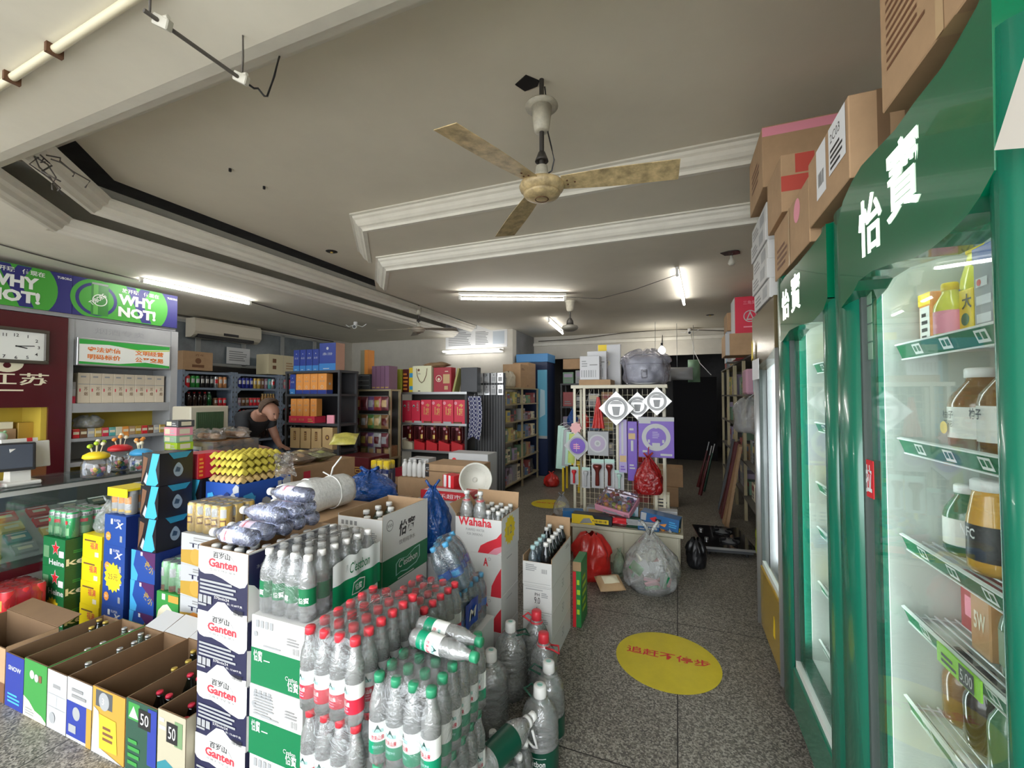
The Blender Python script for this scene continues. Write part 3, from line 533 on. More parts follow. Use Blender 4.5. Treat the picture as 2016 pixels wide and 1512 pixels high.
juice('tea_bottle', 'dark brown bottle behind the handwritten tea bottle on the second shelf', cell(1.47, 1, .2), .22, .055, COLA, BLACK, None)
juice('tea_bottle', 'grey green bottle at the left of the third shelf ' + N1, cell(1.46, 2, .05), .18, .045, GRN, CAPW, LABW)
juice('juice_bottle', 'orange bottle with black NFC label on the third shelf', cell(1.325, 2, .03), .215, .043, OJ, CAPW, BLACK, lab_text('NFC', WHITE, .42, .12, 1.2), neck=.7)
juice('tea_bottle', 'dark purple bottle behind the orange bottle on the third shelf', cell(1.40, 2, .16), .19, .045, TEA, BLACK, PURPLE)
pack_card('red drink carton on the fourth shelf ' + N1, cell(1.52, 3, .06), .085, .06, .15, mat('faded_red', (.38, .08, .08), .5), lambda m: (m.text('Vict', .15, .7, .14, PINK, w=.6), m.rect(.25, .25, .75, .6, PINK)))
pack_card('pale orange drink carton on the fourth shelf ' + N1, cell(1.395, 3, .02), .07, .06, .14, mat('faded_orange', (.5, .28, .12), .5), lambda m: m.text('5W', .2, .4, .3, CREAM, w=.6, bold=.03))
juice('tea_bottle', 'dark green big bottle on the fourth shelf ' + N1, cell(1.255, 3, .06), .20, .055, GRN, BLACK, mat('pale_leaf', (.25, .35, .22), .5))
for y, c, n in ((1.50, TEA, 'brown'), (1.41, COLA, 'black'), (1.32, GRN, 'dark green')): juice('tea_bottle', n + ' drink bottle on the fifth shelf behind the price tag', cell(y, 4, .05), .19, .04, c, BLACK, None)
for y, c, n in ((1.49, MILK, 'cream'), (1.39, OJ, 'orange'), (1.29, TEA, 'brown')): juice('juice_bottle', n + ' drink bottle on the lowest shelf ' + N1, cell(y, 5, .05), .19, .042, c, CAPW, None)
N2 = 'of the middle fridge'
for k, (c, n) in enumerate(((LEMON, 'yellow'), (MILK, 'cream'), (TEA, 'brown'), (OJ, 'orange'), (GRN, 'green'), (TEA, 'dark brown'))):
    z = ('top', 'second', 'third', 'fourth', 'fifth', 'lowest')[k]
    juice('juice_bottle', '%s bottle at the left of the %s shelf %s' % (n, z, N2), cell(2.28, k, .03), .19, .042, c, CAPW, LABW if k % 2 else YELLOW)
    pack_card('%s carton beside the bottle on the %s shelf %s' % (('brown', 'white', 'grey', 'gold', 'blue', 'pink')[k], z, N2), cell(2.21, k, .03), .07, .07, .15, (BROWN, LABW, GREY, GOLD, BLUE, PINK)[k], lambda m: (m.disc(.5, .6, .3, CREAM), m.lines(.2, .1, .8, .35, 3, INK)))

for k, z in ((1, 'second'), (2, 'third'), (3, 'fourth'), (4, 'fifth')):
    for j, (c, nm) in enumerate(((TEA, 'brown'), (OJ, 'orange'), (GRN, 'green'))): juice('juice_bottle', '%s bottle in the rear row of the %s shelf %s' % (nm, z, N1), cell(1.50 - .12 * j, k, .30), .185 if k < 3 else .165, .042, c, CAPW, (LABW, YELLOW, PINK)[(k + j) % 3])
# ---- cartons on top of the fridges
FT = 2.057
def bigtext(m): m.lines(.06, .15, .42, .92, 22, BROWN, .4); m.lines(.55, .55, .9, .95, 7, BROWN, .5); m.rect(.44, 0, .49, 1, CREAM_TAPE)
CREAM_TAPE = mat('packing_tape', (.52, .36, .2), .25)
carton('cardboard_box', 'huge brown carton with printed text on top of the nearest fridge', 'cardboard box', (.445, .70, FT + .09), (.52, .50, .535), KRAFT, lf=bigtext, bt=lambda m: m.rect(0, .45, 1, .55, CREAM_TAPE))
carton('cardboard_box', 'brown carton with white shipping labels on the middle fridge', 'cardboard box', (.445, 1.40, FT + .04), (.45, .38, .23), KRAFT, lf=lambda m: (m.rect(.25, .25, .5, .98, PAPER), m.bars(.3, .4, .45, .6, INK, 9), m.rect(.58, .35, .95, .98, PAPER), m.text('2C03', .62, .75, .12, INK), m.lines(.62, .4, .9, .7, 4, INK)), fr=lambda m: (m.rect(.14, 0, .2, 1, KRAFT_IN), m.rect(.27, 0, .3, 1, KRAFT_IN), m.rect(.42, .0, .46, 1, KRAFT_IN), m.rect(.62, .3, .97, .8, mat('dark_teal_print', (.01, .09, .08), .5))))
carton('cardboard_box', 'brown carton with pink spot over the join of the green fridges', 'cardboard box', (.45, 1.80, FT), (.42, .58, .24), KRAFT, lf=lambda m: (m.disc(.72, .75, .08, PINK), m.lines(.1, .15, .45, .6, 4, BROWN), m.rect(.48, 0, .52, 1, CREAM_TAPE)), fr=lambda m: m.lines(.1, .4, .6, .8, 3, BROWN))
for k in range(5):
    carton('flat_carton', 'flat white carton stacked on the yellow fridge, ' + ('lowest', 'second lowest', 'middle', 'second highest', 'topmost')[k] + ' of its pile', 'carton', (.44 - .008 * (k % 2), 2.46 + .012 * k, 2.002 + k * .102), (.4, .45, .10), mat('dull_white_card', (.55, .55, .54), .55), lf=lambda m: (m.lines(.1, .2, .5, .8, 3, GREYINK), m.rect(.6, .2, .85, .8, GREY)), group='flat cartons on the yellow fridge')
carton('cardboard_box', 'brown carton with red band under the pink-striped box', 'cardboard box', (.43, 2.12, FT + .243), (.44, .30, .25), KRAFT, fr=lambda m: (m.rect(0, .35, 1, .62, mat('faded_red_print', (.45, .06, .04), .6)), m.rect(.12, .65, .28, .98, mat('faded_red_print', (.45, .06, .04), .6)), m.lines(.35, .05, .95, .3, 3, BROWN), m.disc(.2, .2, .06, BROWN)))
def gas(m):
    m.rect(0, .83, 1, .98, PINK); m.text('家用燃气灶具', .92, .42, .2, INK, w=.6, bold=.01, rot=math.pi); m.text('Home Gas Stove', .95, .62, .09, BROWN, w=.5, rot=math.pi); m.lines(.55, .68, .95, .76, 1, BROWN)
carton('cardboard_box', 'large brown gas stove carton with pink stripe stacked highest', 'cardboard box', (.415, 2.44, 2.56), (.62, .40, .31), KRAFT, fr=gas, lf=lambda m: m.lines(.2, .3, .8, .7, 4, BROWN))
# ================================================================ WATER: CARTONS, SHRINK PACKS AND JUGS IN THE FOREGROUND
CAPR = mat('cap_red', (.72, .04, .06), .35); CAPG = mat('cap_green', (.03, .28, .14), .35); CAPB = mat('cap_blue', (.10, .42, .75), .35); LABELW = mat('bottle_label_white', (.80, .82, .80), .4)
LABRED = mat('bottle_label_red', (.62, .02, .05), .4); LABGRN = mat('bottle_label_green', (.0, .26, .13), .4); LABDG = mat('bottle_label_dark_green', (.004, .06, .035), .35); PINE = mat('pine_print', (.01, .07, .06), .5); MIST = mat('mist_print', (.35, .62, .58), .5)
def prof(r, h, ribs=True, neck=.012, sh=.62):
    P = [(r * .78, 0), (r * .95, .006), (r, .014)]
    if ribs:
        for k in range(1, 4): z = h * .02 + .014 + k * h * .022; P += [(r * .96, z), (r, z + h * .011)]
    P += [(r, h * sh), (r * .96, h * (sh + .06)), (r * .8, h * (sh + .14)), (r * .58, h * (sh + .21)), (neck * 1.15, h * (sh + .27)), (neck, h * (sh + .29)), (neck, h - .012)]
    return P
def bottle_meshes(key, r, h, pet, cap, lab=None, capr=.015, caph=.02, n=18, sh=.62):
    b = MB(); b.lathe(prof(r, h, sh=sh), pet, n); c = MB(); c.lathe([(capr, h - caph), (capr, h - .003), (capr * .9, h)], cap, 14)
    for i in range(0): pass
    l = None
    if lab: l = MB(); lab(l, r * 1.012, h); l = l.mesh(key + '_label')
    return dict(body=b.mesh(key + '_body'), cap=c.mesh(key + '_cap'), label=l, r=r, h=h)
def lab_red(l, r, h):
    l.lathe([(r, h * .16), (r, h * .33)], LABRED, 20, capb=False, capt=False); l.lathe([(r, h * .33), (r, h * .50)], LABELW, 20, capb=False, capt=False)
    for a in (-math.pi / 2, math.pi / 2):
        l.ctext('农夫山泉', r, h * .25, h * .055, LABELW, r * 1.3, a); l.cpatch(r + .0004, a - .5, a + .5, h * .19, h * .205, PINK); l.cpatch(r + .0004, a - .5, a + .4, h * .22, h * .235, PINK)
        l.cpatch(r + .0003, a - .55, a + .55, h * .39, h * .425, MIST)
        q = lambda d, z: ((r + .001) * math.cos(a + d), (r + .001) * math.sin(a + d), h * z); l.add([q(-.32, .395), q(.32, .395), q(0, .475)], [(0, 1, 2)], PINE)
def lab_green(l, r, h):
    l.lathe([(r, h * .14), (r, h * .28)], LABGRN, 20, capb=False, capt=False); l.lathe([(r, h * .28), (r, h * .50)], LABELW, 20, capb=False, capt=False)
    for a in (-math.pi / 2, math.pi / 2):
        l.ctext('农夫山泉', r, h * .30, h * .055, LABRED, r * 1.35, a); l.ctext('饮用纯净水', r, h * .205, h * .035, MIST, r * 1.1, a)
        l.cpatch(r + .0003, a - .6, a + .6, h * .385, h * .425, MIST)
        q = lambda d, z: ((r + .001) * math.cos(a + d), (r + .001) * math.sin(a + d), h * z); l.add([q(-.35, .395), q(.35, .395), q(0, .48)], [(0, 1, 2)], PINE)
def lab_cest(l, r, h):
    l.lathe([(r, h * .26), (r, h * .52)], GREEN, 20, capb=False, capt=False)
    for a in (-math.pi / 2, math.pi / 2): l.ctext('怡寶', r, h * .30, h * .09, LABELW, r * 1.2, a)
def lab_big(l, r, h):
    l.lathe([(r, h * .10), (r, h * .36)], LABDG, 24, capb=False, capt=False)
    for a in (-math.pi / 2, math.pi / 2):
        l.ctext("C'estbon", r, h * .21, h * .07, LABELW, r * 1.15, a); l.cpatch(r + .0005, a - .62, a + .62, h * .185, h * .19, LABELW); l.cpatch(r + .0005, a - .62, a + .62, h * .30, h * .305, LABELW); l.cpatch(r + .0005, a - .5, a + .5, h * .15, h * .165, MIST)
def lab_blue(l, r, h):
    l.lathe([(r, h * .30), (r, h * .46)], mat('bottle_label_blue', (.02, .14, .55), .4), 20, capb=False, capt=False); l.cpatch(r + .0004, -2.2, -.9, h * .33, h * .43, SKY)
def lab_ganten(l, r, h):
    l.cpatch(r, -2.2, -.6, h * .35, h * .62, mat('ganten_label', (.75, .62, .75), .4)); l.ctext('Ganten', r, h * .5, h * .05, RED, r * 1.1, -1.4)
K_RED = bottle_meshes('red_cap', .0272, .235, PET, CAPR, lab_red); K_GRN = bottle_meshes('green_cap', .0272, .235, PET, CAPG, lab_green)
K_CEST = bottle_meshes('white_cap', .0305, .222, PET, CAPW, lab_cest); K_BIG = bottle_meshes('large', .042, .312, PET_GREEN, CAPW, lab_cest, .017, .02)
K_BLUE = bottle_meshes('blue_cap', .0305, .225, PET_BLUE, CAPB, lab_blue); K_GAN = bottle_meshes('violet', .032, .232, PET_VIOLET, CAPW, lab_ganten, .0165, .02)
K_SMALL = bottle_meshes('small', .0285, .225, PET, CAPW, None); K_WAHA = bottle_meshes('large_clear', .042, .325, PET, CAPW, None, .016)
def add_bottle(K, parent, loc, rz=0.0, name='bottle'):
    b = inst(K['body'], name, parent, loc, rz); inst(K['cap'], 'cap', b)
    if K['label']: inst(K['label'], 'label', b)
    return b
def free_bottle(K, label, loc, rot=(0, 0, 0), name='water_bottle', group=None, cat='bottle'):
    t = thing(name, label, cat, loc, 0, group); t.rotation_euler = (Matrix.Rotation(rot[2], 3, 'Z') @ Matrix.Rotation(rot[1], 3, 'Y') @ Matrix.Rotation(rot[0], 3, 'Z')).to_euler()
    inst(K['body'], 'body', t); inst(K['cap'], 'cap', t)
    if K['label']: inst(K['label'], 'label', t)
    return t
def film_mesh(W, D0, H, mt, seed=1, inset=.022, wob=.003, lift=.0):
    rr = random.Random(seed); mb = MB(); n = 56; levels = [(0.004, 0.010), (.012, .0), (H * .3, .001), (H * .62, .0), (H * .8, inset * .35), (H * .93, inset), (H + lift, inset * 1.5)]
    def per(i, ins):
        a = 2 * math.pi * i / n; c, s = math.cos(a), math.sin(a); k = (abs(c) ** 6 + abs(s) ** 6) ** (-1 / 6)
        return Vector((W / 2 + (W / 2 - ins) * c * k, D0 / 2 + (D0 / 2 - ins) * s * k))
    vs = []
    for li, (z, ins) in enumerate(levels):
        for i in range(n): p = per(i, ins + rr.uniform(-wob, wob) * (li > 2)); vs.append((p.x, p.y, z + rr.uniform(-wob, wob) * 1.6 * (li > 2)))
    L = len(levels)
    for f in (.6, .25):
        for i in range(n): p = per(i, levels[-1][1]); q = Vector((W / 2, D0 / 2)) + (p - Vector((W / 2, D0 / 2))) * f; vs.append((q.x, q.y, H + .004 + lift + rr.uniform(-wob, wob) * 2))
    vs.append((W / 2, D0 / 2, H + lift)); fs = []
    for k in range(L + 1):
        for i in range(n): j = (i + 1) % n; fs.append((k * n + i, k * n + j, k * n + n + j, k * n + n + i))
    for i in range(n): fs.append(((L + 1) * n + i, (L + 1) * n + (i + 1) % n, len(vs) - 1))
    mb.add(vs, fs, mt, True); return mb.mesh('film')
def water_pack(label, loc, K, nx, ny, pitch, keep=None, rz=0.0, seed=1, film=None, group=None, spin=.6):
    t = thing('bottle_pack', label, 'pack of bottles', loc, rz, group); rr = random.Random(seed); m = .004
    for i in range(nx):
        for j in range(ny):
            if keep and not keep(i, j): continue
            add_bottle(K, t, (m + pitch * (i + .5), m + pitch * (j + .5), .003), rr.uniform(-spin, spin))
    inst(film_mesh(nx * pitch + 2 * m, ny * pitch + 2 * m, K['h'] + .004, film or FILM, seed), 'shrink_film', t); return t
def open_carton(name, label, cat, loc, size, mt, inner=None, fr=None, rt=None, heights=None, flaps=(), group=None, rz=0.0, lf=None, flap_in=None):
    """carton without its top: walls with their own heights (front, right, back, left), flaps folded up or out"""
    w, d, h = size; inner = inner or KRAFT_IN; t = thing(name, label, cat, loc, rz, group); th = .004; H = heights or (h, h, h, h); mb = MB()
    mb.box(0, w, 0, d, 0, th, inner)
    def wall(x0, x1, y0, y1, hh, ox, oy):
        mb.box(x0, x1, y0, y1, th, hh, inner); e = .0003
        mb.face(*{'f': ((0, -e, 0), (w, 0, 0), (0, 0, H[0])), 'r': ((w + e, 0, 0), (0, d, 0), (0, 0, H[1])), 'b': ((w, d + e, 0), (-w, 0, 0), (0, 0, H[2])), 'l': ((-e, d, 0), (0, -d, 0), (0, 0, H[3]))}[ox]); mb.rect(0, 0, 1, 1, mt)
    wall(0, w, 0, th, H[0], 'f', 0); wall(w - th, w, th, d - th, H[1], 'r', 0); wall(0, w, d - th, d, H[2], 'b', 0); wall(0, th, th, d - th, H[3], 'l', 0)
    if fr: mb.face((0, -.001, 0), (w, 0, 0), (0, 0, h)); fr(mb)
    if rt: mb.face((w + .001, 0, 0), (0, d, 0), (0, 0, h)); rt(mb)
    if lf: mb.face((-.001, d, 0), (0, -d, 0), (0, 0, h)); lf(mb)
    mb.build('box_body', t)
    for side, ln, ang in flaps:     # ang: 0 straight up, positive outwards
        f = MB(); c, s = math.cos(ang), math.sin(ang)
        o, U, out, hh = {'f': ((0, 0, H[0]), (w, 0, 0), (0, -1, 0), 0), 'r': ((w, 0, H[1]), (0, d, 0), (1, 0, 0), 0), 'b': ((w, d, H[2]), (-w, 0, 0), (0, 1, 0), 0), 'l': ((0, d, H[3]), (0, -d, 0), (-1, 0, 0), 0)}[side]
        V = Vector((0, 0, c * ln)) + Vector(out) * (s * ln); U = Vector(U); N = U.cross(V).normalized()
        a = Vector(o); q = [a + U * .01, a + U * .99, a + U * .98 + V, a + U * .02 + V]; vs = [p + N * .0005 for p in q] + [p - N * .003 for p in q]
        f.add(vs, [(0, 1, 2, 3)], mt); f.add(vs, [(7, 6, 5, 4)], flap_in or inner); f.add(vs, [(0, 4, 5, 1), (1, 5, 6, 2), (2, 6, 7, 3), (3, 7, 4, 0)], inner); f.build('flap', t)
    return t

# ---- dark blue and white mineral water cartons, a stack of four
def gan_front(m):
    m.rect(0, 0, 1, 1, NAVY); m.poly([(0, 1), (0, .66), (.05, .6), (.14, .58), (.3, .60), (.5, .56), (.68, .50), (.85, .47), (.95, .5), (1, .58), (1, 1)], WHITE)
    m.poly([(.22, 0), (.27, .05), (.42, .19), (.56, .2), (.7, .1), (.85, .07), (1, .09), (1, 0)], WHITE)
    arc = [(.24 + .54 * (1 - math.cos(a)) / 2, .72 + .24 * math.sin(a)) for a in [math.pi * i / 16 for i in range(17)]]
    for a, b in zip(arc, arc[1:]): m.poly([(a[0], a[1]), (b[0], b[1]), (b[0], b[1] - .012), (a[0], a[1] - .012)], GREYINK); m.layer -= 1
    m.layer += 1
    m.text('百岁山', .31, .855, .10, INK, w=.34, bold=.015); m.text('Ganten', .22, .71, .135, CAPR, w=.58, bold=.03); m.text('饮用天然矿泉水', .24, .645, .045, GREYINK, w=.54)
    m.lines(.05, .28, .9, .52, 4, GREY, .55, 3); m.rect(.03, .13, .11, .25, GREY); m.rect(.13, .13, .2, .25, GREY); m.rect(.22, .13, .3, .25, GREY); m.text('570mlx24', .36, .235, .04, WHITE, w=.3); m.text('长: 13.68千克', .62, .185, .035, WHITE, w=.3); m.rect(.03, .09, .2, .12, GREY); m.bars(.74, .06, .94, .14, INK, 14)
def gan_side(m):
    m.rect(0, 0, 1, 1, NAVY); m.poly([(0, 0), (0, .55), (.06, .5), (.16, .3), (.4, .12), (.6, .05), (.62, 0)], WHITE); m.rect(0, .985, 1, 1, GREY)
def gan_side_top(m): gan_side(m); m.text('净含量', .08, .74, .06, GREY, w=.1); m.text('570mlx24', .24, .78, .1, WHITE, w=.3, bold=.01); m.text('水中贵族', .72, .86, .1, WHITE, w=.24)
GH = .229
for k in range(3):
    carton('water_carton', 'navy and white mineral water carton, %s of the stack beside the beer boxes' % ('bottom', 'second from bottom', 'third from bottom')[k], 'carton', (-1.72 + .004 * (k % 2), 1.10, k * GH), (.268, .385, GH - .001), WHITE, fr=gan_front, rt=gan_side, lf=gan_side, group='navy mineral water cartons')
gt = open_carton('water_carton', 'opened navy and white mineral water carton on top of the stack', 'carton', (-1.72, 1.10, 3 * GH), (.268, .385, .24), WHITE, KRAFT, gan_front, gan_side_top, (.24, .245, .245, .245), group='navy mineral water cartons')
for i in range(4):
    for j in range(5):
        if j > 1 and i < 3: continue
        free_bottle(K_GAN, 'white-capped mineral water bottle in the open navy carton, %s in %s row' % (ORD[i], ORD[j]), (-1.72 + .0375 + .0643 * i, 1.10 + .039 + .0645 * j, 3 * GH + .005), group='bottles standing in the navy carton')
zt = 3 * GH + .25 + .033
lay = [(-1.47, 1.14, 0), (-1.478, 1.21, 0), (-1.465, 1.28, 0), (-1.474, 1.35, 0), (-1.468, 1.42, 0), (-1.455, 1.245, 1), (-1.44, 1.315, 1), (-1.452, 1.385, 1), (-1.425, 1.35, 2)]
for n, (x, y, L) in enumerate(lay):
    free_bottle(K_GAN, 'violet-blue bottle lying on the open navy carton, ' + (('%s from front, bottom layer' % ORD[n]) if L == 0 else ('%s from front, middle layer' % ORD[n - 5]) if L == 1 else 'topmost of the pile'), (x, y, zt + L * .0585), (.9 * n, -math.pi / 2, .012 * (-1) ** n), group='bottles lying on the navy carton')
# ---- white and green cartons
def cest_front(m):
    m.rect(0.01, .0, .99, .53, GREEN); m.text('怡寶', .06, .34, .16, WHITE, w=.17, bold=.02, ); m.lines(.26, .37, .42, .4, 1, WHITE); m.text('怡寶', .72, .06, .14, WHITE, w=.2, bold=.02); m.text("C'estbon", .68, .2, .06, WHITE, w=.22)
    for i in range(4): m.rect(.1 + i * .09, .84, .16 + i * .09, .95, GREY); m.layer -= 1
    m.layer += 1; m.disc(.1, .74, .04, GREY); m.bars(.8, .58, .93, .68, GREYINK, 12); m.lines(.7, .70, .93, .82, 3, GREYINK); m.lines(.25, .58, .7, .63, 1, GREY)
def cest_front_b(m): cest_front(m); m.lines(.1, .6, .5, .93, 8, GREY, .55, 5)
def cest_side(m): m.rect(0, 0, 1, .5, GREEN); m.text('怡寶', .44, .62, .26, INK, w=.26, bold=.01, shear=.25)
for k in range(3):
    carton('water_carton', 'white and green water carton, %s of the stack beside the red-capped packs' % ('bottom', 'middle', 'top')[k], 'carton', (-1.432, 1.10 - .004 * (k == 1), k * .24), (.25, .38, .2385), WHITE, fr=cest_front if k != 1 else cest_front_b, rt=cest_side, group='white and green water cartons')
wp = water_pack('shrink pack of white-capped water bottles with green and white sleeve on the cartons', (-1.43, 1.105, .7195), K_CEST, 4, 6, .0615, seed=4)
SLV = mat('sleeve_white', (.70, .74, .73), .3); SLG = mat('sleeve_green', (.0, .20, .075), .3)
for sd in (1, -1):
    s = MB(); W = 4 * .0615 + .008; X = W + .002 if sd > 0 else -.002
    def wav(u, v, z0, z1): y = .11 + u * .265; ztop = .172 - .012 * (1 - min(1, u * 6)) + .004 * math.sin(u * 25); return (X + sd * (.004 * math.sin(u * 18) + .003), y, z0 + (z1 - z0) * v + (ztop - .172) * (v if z1 > .1 else 0))
    s.grid(lambda u, v: wav(u, v, .085, .172), 26, 4, SLV); s.grid(lambda u, v: wav(u, v, .006, .085), 26, 4, SLG)
    if sd > 0:
        s.face((X + .0085, .11, 0.004), (0, .265, 0), (0, 0, .17)); s.text("C'estbon", .30, .60, .24, GREEN, w=.42, bold=.005, shear=.2)
        s.poly([(.34, .1), (.38, .36), (.5, .4), (.62, .36), (.6, .12), (.48, .08)], WHITE); s.poly([(.355, .12), (.39, .34), (.5, .375), (.605, .34), (.585, .14), (.48, .105)], SLG); s.text('怡寶', .41, .16, .15, WHITE, w=.14, bold=.02)
    s.build('printed_sleeve', wp)
def tall_side(m):
    m.rect(0, 0, 1, .38, GREEN); m.text('怡寶', .33, .62, .22, INK, w=.36, bold=.03, shear=.2); m.text('饮用纯净水', .33, .50, .07, GREYINK, w=.36); m.disc(.14, .84, .07, GREYINK); m.disc(.14, .84, .06, WHITE); m.text('555', .09, .82, .04, INK, w=.1)
    b = [(.26, .08), (.26, .25), (.33, .3), (.5, .27), (.68, .34), (.80, .35), (.80, .17), (.72, .10), (.5, .07), (.36, .1)]; m.poly(b, MIST); m.poly([(.53 + (x - .53) * .93, .21 + (y - .21) * .88) for x, y in b], GREEN); m.text("C'estbon", .32, .17, .11, WHITE, w=.42, bold=.01, shear=.2); m.lines(.3, .02, .78, .055, 1, WHITE)
def tall_front(m):
    m.rect(0, 0, 1, .38, GREEN)
    for i in range(4): m.rect(.08 + i * .1, .84, .14 + i * .1, .9, GREYINK); m.layer -= 1
    m.layer += 1; m.lines(.68, .62, .9, .78, 6, GREY)
def low_side(m): m.rect(0, 0, 1, .30, GREEN); m.text("C'estbon", .3, .55, .25, INK, w=.5, bold=.005, shear=.3); m.disc(.14, .75, .06, GREYINK); m.disc(.14, .75, .05, WHITE)
for k in range(2): carton('water_carton', 'plain white water carton under the tall opened green and white one, %s' % ('bottom', 'upper')[k], 'carton', (-1.562, 1.655, k * .295), (.262, .385, .2935), WHITE, fr=low_side, rt=low_side, group='cartons under the tall opened carton')
open_carton('water_carton', 'tall opened white and green water carton behind the sleeved shrink pack', 'carton', (-1.565, 1.655, .59), (.265, .385, .34), WHITE, KRAFT, tall_front, tall_side, (.325, .345, .34, .335), flaps=())
for i in range(3):
    for j in range(4):
        if (i, j) in ((0, 0), (1, 3)): continue
        free_bottle(K_BIG, 'green-tinted white-capped bottle in the tall opened carton, %s row %s' % (ORD[j], ('left', 'middle', 'right')[i]), (-1.565 + .049 + .0835 * i, 1.655 + .052 + .0935 * j, .5955), group='bottles in the tall opened carton')
# ---- red-capped and green-capped packs
PALLET = mat('pallet_wood', (.25, .17, .10), .8, noise=.2)
mb = MB()
for i in range(6): mb.box(0, .24, .06 * i, .06 * i + .05, .07, .088, PALLET)
for i in range(3): mb.box(.1 * i, .1 * i + .04, 0, .35, 0, .07, PALLET)
tag(mb.build('pallet', None, (-1.065, .945, 0)), 'low wooden pallet under the red-capped bottle packs', 'pallet')
edge = lambda nx, ny: (lambda i, j: j == 0 or i == nx - 1 or (i == nx - 2 and j < 3))
for k in range(3):
    water_pack('shrink pack of red-capped water bottles, %s of the red stack' % ('bottom', 'middle', 'top')[k], (-1.062, .95 + .006 * (k == 1), .089 + k * .2435), K_RED, 4, 6, .0562, None if k == 2 else edge(4, 6), 0, 11 + k, group='red-capped bottle packs')
for k in range(3):
    water_pack('shrink pack of green-capped water bottles, %s of the green stack' % ('bottom', 'middle', 'top')[k], (-.818, .962 - .004 * (k == 1), .001 + k * .2435), K_GRN, 4, 6, .0562, None if k == 2 else edge(4, 6), 0, 21 + k, group='green-capped bottle packs')
free_bottle(K_GRN, 'green-capped bottle lying in front on top of the green packs', (-.765, 1.125, .7335 + .03), (0, math.pi / 2, -.12), group='bottles lying on the green packs')
free_bottle(K_GRN, 'green-capped bottle lying behind on top of the green packs', (-.785, 1.192, .7335 + .03), (0, math.pi / 2, -.1), group='bottles lying on the green packs')
water_pack('second shrink pack of red-capped water bottles standing behind the top red one', (-1.06, 1.30, .5), K_RED, 4, 5, .0562, None, 0, 31)
carton('water_carton', 'white carton hidden under the rear red-capped pack', 'carton', (-1.06, 1.302, 0), (.23, .28, .498), WHITE)
# ---- blue-capped packs on a sideways carton
carton('water_carton', 'white carton lying sideways under the blue-capped pack', 'carton', (-1.15, 1.66, 0), (.235, .42, .345), WHITE, rt=lambda m: (m.text('怡寶', .12, .9, .45, INK, w=.5, bold=.01, rot=-math.pi / 2), m.rect(.7, 0, 1, 1, SLV)), fr=lambda m: m.lines(.1, .6, .9, .9, 4, GREYINK))
bp = water_pack('shrink pack of blue-capped water bottles standing on the sideways carton', (-1.13, 1.70, .346), K_BLUE, 3, 6, .0615, seed=41)
s = MB(); W = 3 * .0615 + .008; s.grid(lambda u, v: (W + .003 + .003 * math.sin(u * 9), .10 + .13 * u, .05 + .12 * v), 10, 6, mat('blue_panel', (.01, .06, .36), .35)); s.face((W + .0075, .1, .05), (0, .13, 0), (0, 0, .12)); s.text('M', .2, .3, .4, WHITE, w=.6, bold=.02, shear=.2); s.build('printed_panel', bp)
b2 = water_pack('shrink pack of blue-capped bottles leaning on top of the standing blue pack', (-1.075, 1.71, .575), K_BLUE, 2, 3, .063, seed=43); b2.rotation_euler = (.06, -.42, .25); b2.location = (-1.00, 1.71, .5755)
# ---- red-lettered stack
def waha(m):
    m.text('Wahaha', .07, .72, .24, CAPR, w=.72, bold=.03); m.text('PURIFIED WATER', .24, .58, .07, GREYINK, w=.4); m.text('FOR DRINKING', .26, .46, .07, GREYINK, w=.34)
    m.poly([(.5, 0), (.56, .2), (.7, .32), (.9, .45), (1, .62), (1, .25), (.85, .16), (.72, 0)], CAPR); m.poly([(.72, 0), (.85, .16), (1, .25), (1, .1), (.9, 0)], PINK)
def waha2(m): m.text('A', .62, .7, .2, CAPR, w=.1, bold=.03); m.poly([(.78, 0), (.8, .25), (.9, .5), (1, .7), (1, 0)], CAPR); m.disc(.75, .88, .03, GREYINK); m.disc(.75, .88, .024, WHITE)
zs = (0, .19, .38, .615)
for k in range(3): carton('water_carton', 'white carton with red swoosh in the red-lettered stack, %s' % ('bottom', 'second', 'third')[k], 'carton', (-1.21, 2.20, zs[k]), (.288, .27, zs[k + 1] - zs[k] - .0015), WHITE, fr=waha2, rt=lambda m: m.rect(.3, .8, .6, .82, GREY), group='cartons of the red-lettered stack')
open_carton('water_carton', 'opened white water carton with big red lettering on its stack', 'carton', (-1.21, 2.20, .615), (.29, .272, .20), WHITE, KRAFT, waha, lambda m: (m.burst(.45, .55, .32, YELLOW), m.text('12', .32, .42, .25, GREYINK, w=.25)), (.19, .2, .2, .2), flaps=(('b', .09, .25), ('l', .07, .7)))
ring = MB(); ring.lathe([(.019, .262), (.023, .264), (.023, .275), (.019, .277)], CAPR, 16, capb=False, capt=False); ringm = ring.mesh('ring')
for i, x in enumerate((-1.163, -1.075)):
    t = free_bottle(K_WAHA, 'large clear bottle with red neck ring in the open red-lettered carton, %s of two' % ('left', 'right')[i], (x, 2.25, .62), group='large bottles in the red-lettered carton'); inst(ringm, 'neck_ring', t)
n = 0
for j in range(4):
    for i in range(4):
        x = -1.21 + .036 + .0615 * i + .035; y = 2.236 + .0615 * j
        if j == 0 and i < 2 or (j == 1 and i < 2): continue
        free_bottle(K_SMALL, 'small clear bottle in the open red-lettered carton, row %s, %s' % (ORD[j], ORD[i]), (x if i > 1 or j > 1 else x, y, .62), group='small bottles in the red-lettered carton')
